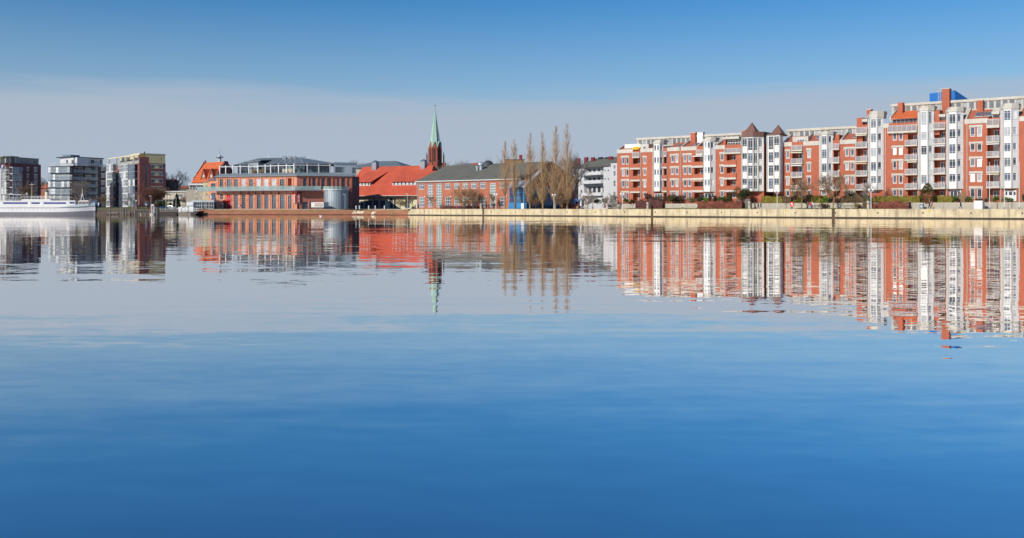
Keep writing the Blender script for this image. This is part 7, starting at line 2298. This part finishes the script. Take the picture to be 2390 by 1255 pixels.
# concrete pillars
for px, y0, back, lb in ((1511, 473, 2.6, 'concrete pillar before the maroon hedge'), (1748.5, 471, 3.0, 'concrete pillar at the passage beside three walkers'), (2026, 470, 3.0, 'concrete pillar below the sapling'), (1122, 476, 2.6, 'pale concrete pillar before the hall at the ladder')):
    p = prom(px, back); s = FPX / p.y; h = ZZ(y0, s) - GZ
    t = thing('pillar', lb, 'pillar', (p.x, p.y, GZ), 'concrete pillars on the promenade')
    F = Face(p - QF.t * .26, p + QF.t * .26)
    MB().box(F, 0, .52, GZ - .1, GZ + h, -.5, 0).build('shaft', 'wall_concrete', t); MB().box(F, -.05, .57, GZ + h, GZ + h + .1, -.55, .05).build('cap', 'concrete_pale', t)
    MB().box(F, .14, .38, GZ + h * .6, GZ + h * .8, 0, .02).build('plate', 'dark_metal', t)
# litter bins with yellow rims
for px, lb in ((1184, 'litter bin with yellow rim before the porch'), (1347.5, 'litter bin with yellow rim beside the shelter'), (1592, 'litter bin with yellow rim on the lawn'), (1846.5, 'litter bin with yellow rim at the lifebuoy stand'), (2178, 'litter bin with yellow rim beside the red jacket')):
    p = prom(px, 1.5); t = thing('litter_bin', lb, 'bin', (p.x, p.y, GZ), 'yellow-rimmed litter bins')
    MB().tube((p.x, p.y, GZ), (p.x, p.y, GZ + .5), .17, .24, n=10).build('body', 'grey_metal', t); MB().tube((p.x, p.y, GZ + .5), (p.x, p.y, GZ + .62), .30, .27, n=10).build('rim', 'yellow', t)
# red lifebuoy stand
p = prom(1848.6, 1.6); F = Face(p - QF.t * .46, p + QF.t * .46)
t = thing('lifebuoy_stand', 'red lifebuoy board with white symbol on a post', 'lifebuoy stand', (p.x, p.y, GZ))
MB().box(F, .38, .54, GZ, GZ + .7, -.1, 0).build('post', 'red_paint', t); MB().box(F, 0, .92, GZ + .62, GZ + 1.6, -.12, .02).build('board', 'red_paint', t)
c, z = .46, GZ + 1.1
MB().poly([F.at(c - .3, z + .14, .03), F.at(c - .14, z - .02, .03), F.at(c + .3, z - .22, .03), F.at(c + .16, z - .32, .03)][::-1]).build('symbol', 'white_frame', t)
MB().poly([F.at(c - .28, z + .2, .034), F.at(c + .02, z - .3, .034), F.at(c + .26, z - .12, .034), F.at(c - .06, z + .34, .034)]).build('symbol', 'white_frame', t)
# red post
p = prom(1066, 1.6); t = thing('red_post', 'slim red post on the quay before the willow', 'post', (p.x, p.y, GZ))
MB().tube((p.x, p.y, GZ), (p.x, p.y, GZ + 1.5), .12, n=8).build('shaft', 'red_paint', t); MB().tube((p.x, p.y, GZ + 1.5), (p.x, p.y, GZ + 1.62), .15, n=8).build('cap', 'sign_red', t)
# benches
def bench(label, px, back, L=2.3, seat='wood_grey'):
    p = prom(px, back); F = Face(p - QF.t * L / 2, p + QF.t * L / 2)
    t = thing('park_bench', label, 'bench', (p.x, p.y, GZ), 'park benches')
    for k in range(3): MB().box(F, 0, L, GZ + .43, GZ + .47, -.05 - k * .16, .08 - k * .16).build('seat_slat', seat, t)
    for k in range(3): MB().box(F, 0, L, GZ + .56 + k * .13, GZ + .66 + k * .13, -.47, -.43).build('back_slat', seat, t)
    for u in (.35, L - .35):
        MB().box(F, u - .07, u + .07, GZ, GZ + .43, -.40, .02).build('leg', 'concrete_pale', t); MB().box(F, u - .04, u + .04, GZ + .43, GZ + .95, -.52, -.475).build('back_support', 'concrete_pale', t)
bench('grey slatted park bench on the lawn before the brown hedge', 1978, 2.2); bench('park bench beside the people in red and brown', 1907, 2.4, 1.8)
# white planter on the promenade, utility cabinet, garden table
F0 = QF.off(-2.2); F = Face(F0.xy(2273), F0.xy(2293)); t = thing('planter_box', 'big white concrete planter on the promenade', 'planter', (*F.at(F.len / 2, 0)[:2], GZ))
MB().box(F, 0, F.len, GZ, F.z(2283, 469), -1.6, 0).build('trough', 'white_panel', t); MB().box(F, -.05, F.len + .05, F.z(2283, 469), F.z(2283, 468), -1.65, .05).build('rim', 'white_panel', t)
for k in range(2): tuft(F.at(F.len * (.3 + .4 * k), F.z(2283, 468), -.8), .5, .5, 40, 'leaf_brown', t, 'plants', RND)
F0 = QF.off(-4.0); F = Face(F0.xy(2146), F0.xy(2155)); t = thing('utility_cabinet', 'green-grey utility cabinet before the conifer', 'cabinet', (*F.at(.5, 0)[:2], GZ))
MB().box(F, 0, F.len, GZ, GZ + 1.1, -.5, 0).build('body', 'steel_blue', t); MB().box(F, -.04, F.len + .04, GZ + 1.1, GZ + 1.18, -.54, .04).build('lid', 'pale_metal', t); MB().box(F, .25, F.len - .25, GZ + .35, GZ + .7, 0, .015).build('label_plate', 'white_frame', t)
F0 = QF.off(-7.6); F = Face(F0.xy(1957.5), F0.xy(1975)); t = thing('garden_table', 'white garden table above the brown hedge', 'table', (*F.at(F.len / 2, 0)[:2], TZ))
MB().box(F, 0, F.len, TZ + .85, TZ + .97, -1, 0).build('top', 'white_frame', t)
for u in (.2, F.len - .2):
    for o in (-.9, -.1): MB().box(F, u - .05, u + .05, TZ, TZ + .85, o - .05, o + .05).build('leg', 'white_frame', t)
F0 = QF.off(-6.2); F = Face(F0.xy(1720), F0.xy(1751)); t = thing('wooden_fence', 'weathered wooden fence under the big dark bush', 'fence', (*F.at(F.len / 2, 0)[:2], GZ))
for k in range(16): MB().box(F, F.len * k / 16 + .02, F.len * (k + 1) / 16 - .02, GZ, F.z(1735, 463) - (k % 3) * .06, 0, .05).build('board', 'wood_grey', t)
for z in (GZ + .5, GZ + 1.6): MB().box(F, 0, F.len, z, z + .1, -.08, -.005).build('rail', 'wood_grey', t)
F0 = QF.off(-9.0); F = Face(F0.xy(2237), F0.xy(2252)); t = thing('wooden_screen', 'brown wooden privacy screen beside the glazed door', 'screen', (*F.at(F.len / 2, 0)[:2], TZ))
for k in range(9): MB().box(F, F.len * k / 9 + .01, F.len * (k + 1) / 9 - .01, TZ, F.z(2244, 450.5), 0, .05).build('board', 'wood_brown', t)
MB().box(F, -.05, F.len + .05, F.z(2244, 450.5), F.z(2244, 450.5) + .08, -.03, .08).build('rail', 'wood_brown', t)
# blue round sign on the left shore
p = P(341, 6.5); t = thing('round_sign', 'blue round sign over a white plate on a post', 'sign', (p.x, p.y, 1.7))
MB().tube((p.x, p.y, 1.6), (p.x, p.y, ZZ(472, 6.5)), .06, n=6).build('post', 'zinc', t); MB().tube((p.x, p.y - .1, ZZ(474.5, 6.5)), (p.x, p.y - .06, ZZ(474.5, 6.5)), .38, n=18).build('sign_disc', 'blue_wall', t)
MB().abox(p.x - .36, p.x + .36, p.y - .1, p.y - .06, ZZ(478.3, 6.5), ZZ(476.6, 6.5)).build('sign_plate', 'white_frame', t)
# closed parasol at the shelter
p = prom(1356, 3.0); t = thing('closed_parasol', 'closed pale grey parasol beside the bicycles', 'parasol', (p.x, p.y, GZ))
MB().tube((p.x, p.y, GZ), (p.x, p.y, GZ + 2.6), .05, n=6).build('pole', 'pale_metal', t); MB().tube((p.x, p.y, GZ + .8), (p.x, p.y, GZ + 2.3), .30, .12, n=9).build('canopy', 'cloth_white', t); MB().tube((p.x, p.y, GZ), (p.x, p.y, GZ + .12), .4, n=12).build('foot', 'concrete_pale', t)
# steel mooring hut on the quay steps: white van trailer by the warehouse
F = Face(P(726, 6.72), P(755.5, 6.80)); t = thing('box_trailer', 'white box trailer parked before the warehouse doors', 'trailer', (*F.at(F.len / 2, 0)[:2], GZ))
zt = F.z(740, K9.y(936)); L_ = F.len
MB().box(F, 0, L_, GZ + .55, zt, -2.2, 0).build('box', 'white_panel', t)
for u in (.02, L_ * .25, L_ - .08): MB().box(F, u, u + .07, GZ + .55, zt, 0, .03).build('edge_trim', 'pale_metal', t)
MB().box(F, L_ * .28, L_ - .25, GZ + .75, zt - .25, .002, .015).build('side_panel', 'stone_edge', t)
MB().box(F, L_ * .35, L_ * .85, zt - .75, zt - .5, .016, .03).build('lettering', 'wear_pink', t)
MB().box(F, .1, L_ - .1, GZ + .4, GZ + .55, -2.1, -.1).build('chassis', 'dark_metal', t)
for u in (L_ * .55, L_ * .75):
    w_ = MB().tube(F.at(u, GZ + .34, .02), F.at(u, GZ + .34, -.25), .34, n=14).build('wheel', 'rubber', t); MB().tube(F.at(u, GZ + .34, .03), F.at(u, GZ + .34, .0), .18, n=10).build('rim', 'pale_metal', w_)
# parked cars half hidden beside it
def car(label, px, s, m, rz, z=GZ, L=4.1):
    t = local_thing('parked_car', label, 'car', 'parked cars')
    prof = [(-2.0, .30), (-2.05, .62), (-1.9, .85), (-1.15, .92), (-.65, 1.38), (.75, 1.42), (1.45, .98), (2.0, .86), (2.05, .5), (2.0, .30)]
    mb = MB(); n = len(prof)
    for y in (-.82, .82): 
        for x, zz in prof: mb.v.append((x, y * (.86 if zz > 1.2 else 1), zz))
    mb.f.append(tuple(range(n))); mb.f.append(tuple(reversed(range(n, 2 * n))))
    for k in range(n): mb.f.append((k, (k + 1) % n, n + (k + 1) % n, n + k))
    mb.build('body', m, t)
    for y in (-1, 1):
        MB().poly([(-1.0, .80 * y, .95), (-.58, .73 * y, 1.32), (.05, .73 * y, 1.34), (.05, .80 * y, .97)]).build('side_window', 'pane_dark', t) if False else MB().hexa([(-1.0, .79 * y, .95), (.6, .79 * y, .97), (.6, .83 * y, .97), (-1.0, .83 * y, .95), (-.6, .70 * y, 1.3), (.5, .70 * y, 1.32), (.5, .74 * y, 1.32), (-.6, .74 * y, 1.3)]).build('side_window', 'pane_dark', t)
    MB().hexa([(.82, -.66, 1.38), (1.42, -.72, 1.0), (1.42, .72, 1.0), (.82, .66, 1.38), (.84, -.66, 1.41), (1.46, -.72, 1.02), (1.46, .72, 1.02), (.84, .66, 1.41)]).build('windscreen', 'pane_dark', t)
    for x in (-1.25, 1.3):
        for y in (-.78, .78):
            w = MB().tube((x, y - .1, .31), (x, y + .1, .31), .31, n=14).build('wheel', 'rubber', t); MB().tube((x, y - .115, .31), (x, y + .115, .31), .17, n=10).build('rim', 'pale_metal', w)
    for y in (-.55, .55): MB().abox(1.97, 2.07, y - .16, y + .16, .62, .76).build('headlight', 'globe', t)
    p = P(px, s); place(t, (p.x, p.y, z), rz)
dm('car_black', (.02, .02, .025), rough=.25, spec=.6); dm('car_silver', (.45, .46, .48), rough=.3, metallic=.5, spec=.6); dm('car_blue', (.04, .08, .18), rough=.25, spec=.6)
car('dark car parked behind the grey pontoon railing', 383, 6.2, 'car_blue', R(10), 1.85); car('silver car parked behind the pontoon below the flags', 399, 6.2, 'car_silver', R(170), 1.85)

# bicycles by the quay
def bicycle(label, p, rz, m):
    t = local_thing('bicycle', label, 'bicycle', 'bicycles beside the shelter')
    for x in (-.52, .52):
        mb = MB(); n = 18
        for k in range(n):
            a, b = 6.283 * k / n, 6.283 * (k + 1) / n
            mb.tube((x + .33 * math.cos(a), 0, .34 + .33 * math.sin(a)), (x + .33 * math.cos(b), 0, .34 + .33 * math.sin(b)), .028, n=5, cap=False)
        for k in range(6): mb.tube((x, 0, .34), (x + .33 * math.cos(k * 1.047), 0, .34 + .33 * math.sin(k * 1.047)), .008, n=3)
        mb.build('wheel', 'rubber', t)
    mb = MB()
    for a, b in (((-.52, .34), (-.15, .80)), ((-.15, .82), (-.05, .32)), ((-.52, .34), (-.05, .32)), ((-.05, .32), (.38, .85)), ((-.13, .78), (.38, .85)), ((.38, .95), (.52, .34))):
        mb.tube((a[0], 0, a[1]), (b[0], 0, b[1]), .03, n=6)
    mb.build('frame', m, t)
    MB().tube((.36, -.28, .98), (.36, .28, .98), .025, n=6).build('handlebar', 'dark_metal', t); MB().ball((-.17, 0, .87), .14, .08, .05, 8, 5).build('saddle', 'rubber', t)
    MB().abox(.45, .75, -.17, .17, .75, 1.0).build('basket', 'cloth_cream', t)
    place(t, (p.x, p.y, GZ), rz)
ang = math.atan2(QF.t.y, QF.t.x)
bicycle('white bicycle nearest the closed parasol', prom(1361.5, 1.8), ang + .25, 'white_frame'); bicycle('cream bicycle, middle of three by the shelter', prom(1368, 1.6), ang - .3, 'cloth_cream'); bicycle('bicycle held by the person in red', prom(1380.5, 1.5), ang + .2, 'hull_mint')

# ------------------------------------------------------------------ people
POSES = {
    'stand': dict(rk=(.0, .10), lk=(.02, -.10), rf=(-.02, .11), lf=(.0, -.11), re=(-.04, .27), le=(.02, -.27), rh=(.06, .27), lh=(.10, -.25)),
    'walk': dict(rk=(.14, .09), lk=(-.02, -.09), rf=(.22, .09), lf=(-.25, -.09), re=(-.14, .26), le=(.08, -.26), rh=(-.10, .27), lh=(.26, -.24)),
    'hold': dict(rk=(.03, .12), lk=(.0, -.12), rf=(.0, .13), lf=(-.04, -.13), re=(.02, .28), le=(.02, -.28), rh=(.28, .16), lh=(.28, -.16)),
}
def person_mesh(pose):
    q = POSES[pose]
    V = [((0, 0, .93), .15), ((0, 0, 1.15), .14), ((0, 0, 1.36), .155), ((.01, 0, 1.48), .075), ((.03, 0, 1.60), .085), ((.035, 0, 1.68), .078)]
    E = [(0, 1), (1, 2), (2, 3), (3, 4), (4, 5)]
    def chain(start, items):
        prev = start
        for c, r in items:
            V.append((c, r)); E.append((prev, len(V) - 1)); prev = len(V) - 1
    for s, k, f in ((1, 'rk', 'rf'), (-1, 'lk', 'lf')):
        kx, ky = q[k]; fx, fy = q[f]
        lift = .16 if fx < -.2 else 0
        chain(0, [((0, .09 * s, .86), .105), ((kx, ky, .49), .075), ((fx, fy, .10 + lift), .05), ((fx + .13, fy + .01 * s, .04 + lift * .7), .045)])
    for s, e, h in ((1, 're', 'rh'), (-1, 'le', 'lh')):
        ex, ey = q[e]; hx, hy = q[h]
        hz = .98 if pose == 'hold' else .84
        chain(2, [((0, .19 * s, 1.40), .068), ((ex, ey, 1.12), .052), ((hx, hy, hz), .038), ((hx + .03, hy, hz - .09), .036)])
    me = bpy.data.meshes.new('person_cage')
    me.from_pydata([c for c, r in V], E, [])
    o = bpy.data.objects.new('person_cage', me); COL.objects.link(o)
    sm = o.modifiers.new('skin', 'SKIN'); 
    ss = o.modifiers.new('sub', 'SUBSURF'); ss.levels = 1; ss.render_levels = 1
    for i, (c, r) in enumerate(V): me.skin_vertices[0].data[i].radius = (r, r)
    me.skin_vertices[0].data[0].use_root = True
    dg = bpy.context.evaluated_depsgraph_get(); dg.update()
    out = bpy.data.meshes.new_from_object(o.evaluated_get(dg))
    bpy.data.objects.remove(o)
    while len(out.materials) < 4: out.materials.append(None)
    for p in out.polygons:
        z = p.center.z; lateral = math.hypot(p.center.y, p.center.x * .0)
        hand = (lateral > .20 and z < .86) or (pose == 'hold' and p.center.x > .27 and .8 < z < 1.0)
        p.material_index = 3 if z < .085 else (2 if z > 1.47 or hand else (1 if z < .88 and lateral < .2 else 0))
        p.use_smooth = True
    return out
PM = {k: person_mesh(k) for k in POSES}
def person(label, loc, pose, coat, legs, rz, h=1.72, hair='hair_brown', bag=None, skirt=False, group=None):
    t = local_thing('person', label, 'person', group or 'people on the waterfront')
    o = bpy.data.objects.new('body', PM[pose]); COL.objects.link(o); o.parent = t; ORG[o.name] = Vector()
    for i, m in enumerate(('wear_' + coat, 'wear_' + legs, 'skin', 'wear_black')):
        o.material_slots[i].link = 'OBJECT'; o.material_slots[i].material = M[m]
    MB().ball((.01, 0, 1.705), .105, .10, .085, 10, 6).build('hair', hair, t, True)
    mb = MB(); mb.ball((.115, 0, 1.64), .02, .014, .022, 6, 4); mb.build('nose', 'skin', t)
    if skirt: MB().tube((0, 0, .62), (0, 0, 1.05), .24, .17, n=12).build('coat_skirt', 'wear_' + coat, t)
    if bag: MB().abox(-.14, .14, .22, .34, .72, 1.0).build('bag', bag, t)
    return place(t, (loc[0], loc[1], GZ), rz, h / 1.76)
along, against = ang, ang + math.pi
PE = [(963.3, 2.0, 'hold', 'yellow', 'black', -1.2, 1.75, 'person in bright yellow top before the cream wall'), (969, 2.2, 'stand', 'black', 'black', -1.0, 1.35, 'small dark-clothed person between yellow top and hall corner'), (976.5, 2.0, 'stand', 'navy', 'black', -2.0, 1.75, 'person in dark jacket at the hall corner'),
      (1126.5, 2.6, 'stand', 'black', 'black', 0.5, 1.7, 'dark-clothed person beside the pale pillar'), (1135.5, 1.8, 'walk', 'black', 'navy', against, 1.75, 'person in black walking left before the hall'), (1140.3, 2.0, 'stand', 'brown', 'black', -1.3, 1.72, 'person in brown jacket in the dark group at the hall'),
      (1147, 1.8, 'stand', 'navy', 'jeans', -1.5, 1.7, 'person in blue jeans before the hall door'), (1152.3, 1.8, 'stand', 'black', 'black', -1.0, 1.76, 'left person of the dark pair at the globe lamp'), (1155.6, 2.2, 'walk', 'black', 'black', along, 1.74, 'right person of the dark pair at the globe lamp'),
      (1383, 1.6, 'hold', 'white', 'grey', along, 1.7, 'person with red cap holding a bicycle'), (1412, 2.0, 'walk', 'brown', 'black', along, 1.6, 'person in brown coat left of the pink jacket'), (1418.5, 1.6, 'hold', 'pink', 'palepink', along, 1.7, 'person in pink jacket pushing a stroller'),
      (1761.8, 1.8, 'walk', 'navy', 'navy', along, 1.72, 'person in navy walking left of the passage trio'), (1769.8, 2.0, 'walk', 'brown', 'brown', against, 1.72, 'middle person of the passage trio in brown coat'), (1776, 2.2, 'walk', 'black', 'navy', against, 1.76, 'right person of the passage trio in dark jacket'),
      (1885.3, 2.0, 'stand', 'brown', 'black', 0.2, 1.7, 'person in brown coat beside the red sweater'), (1891, 1.5, 'stand', 'red', 'jeans', 1.4, 1.74, 'person in red sweater and light jeans'), (1895.3, 2.0, 'stand', 'white', 'navy', -2.6, 1.78, 'person in white jacket behind the red sweater'),
      (2118.8, 1.8, 'walk', 'brown', 'black', along, 1.68, 'person in brown coat walking before the red hedge'), (2125, 1.6, 'walk', 'black', 'black', along, 1.78, 'person in black jacket beside the brown coat'), (2169.5, 1.8, 'walk', 'navy', 'black', against, 1.76, 'person in navy coat walking before the conifer'),
      (2175, 2.2, 'walk', 'red', 'black', against, 1.7, 'person in red jacket walking behind the navy coat'), (2242, 1.6, 'walk', 'black', 'navy', along, 1.76, 'lone person in black with shoulder bag on the promenade')]
for px, back, pose, coat, legs, rz, h, lb in PE:
    person(lb, prom(px, back), pose, coat, legs, rz, h, 'wear_red' if px == 1383 else 'hair_brown', 'wear_black' if px == 2242 else None, coat in ('brown', 'pink'))
for px, s, pose, coat, legs, rz, lb in ((557, 6.9, 'walk', 'white', 'palepink', 0.2, 'person in white top before the warehouse'), (562.5, 6.9, 'walk', 'black', 'palepink', .2, 'person in black jacket before the warehouse'), (321, 6.8, 'stand', 'black', 'black', -1.2, 'left of the dark pair on the jetty shore'),
                                    (324.6, 6.8, 'stand', 'black', 'navy', -1.8, 'right of the dark pair on the jetty shore'), (345.4, 6.7, 'stand', 'black', 'black', -1.5, 'lone dark person below the blue round sign'), (706.5, 6.75, 'stand', 'black', 'black', -1.5, 'dark person at the warehouse double door')):
    q = person(lb, P(px, s), pose, coat, legs, rz, 1.74)
    if px < 400: q.location.z = 1.9
# stroller pushed by the pink jacket
p = prom(1423.5, 1.5); t = local_thing('stroller', 'dark baby stroller before the pink jacket', 'stroller')
MB().hexa([(-.3, -.22, .45), (.3, -.22, .5), (.3, .22, .5), (-.3, .22, .45), (-.42, -.22, .95), (.42, -.22, .62), (.42, .22, .62), (-.42, .22, .95)]).build('seat', 'wear_black', t)
MB().ball((-.1, 0, .95), .32, .24, .26, 10, 6).build('hood', 'wear_navy', t)
MB().tube((-.35, -.2, .7), (-.72, -.2, 1.05), .02, n=5).build('handle', 'dark_metal', t)
for x in (-.32, .34):
    for y in (-.24, .24): MB().tube((x, y - .03, .16), (x, y + .03, .16), .16, n=12).build('wheel', 'rubber', t)
place(t, (p.x, p.y, GZ), along)
# gull on the water
p = P(748.5, 9.0); t = local_thing('gull', 'white gull swimming below the warehouse', 'bird')
MB().ball((0, 0, .09), .34, .15, .15, 12, 8).build('body', 'white_frame', t, True); MB().ball((.28, 0, .32), .1, .085, .09, 10, 6).build('head', 'white_frame', t, True)
MB().tube((.2, 0, .15), (.27, 0, .3), .08, .06, n=8).build('neck', 'white_frame', t); MB().tube((.36, 0, .31), (.48, 0, .29), .03, .008, n=5).build('beak', 'yellow', t); MB().tube((-.3, 0, .12), (-.52, 0, .17), .09, .02, n=6).build('tail', 'grey_metal', t)
place(t, (p.x, p.y, 0), R(150))
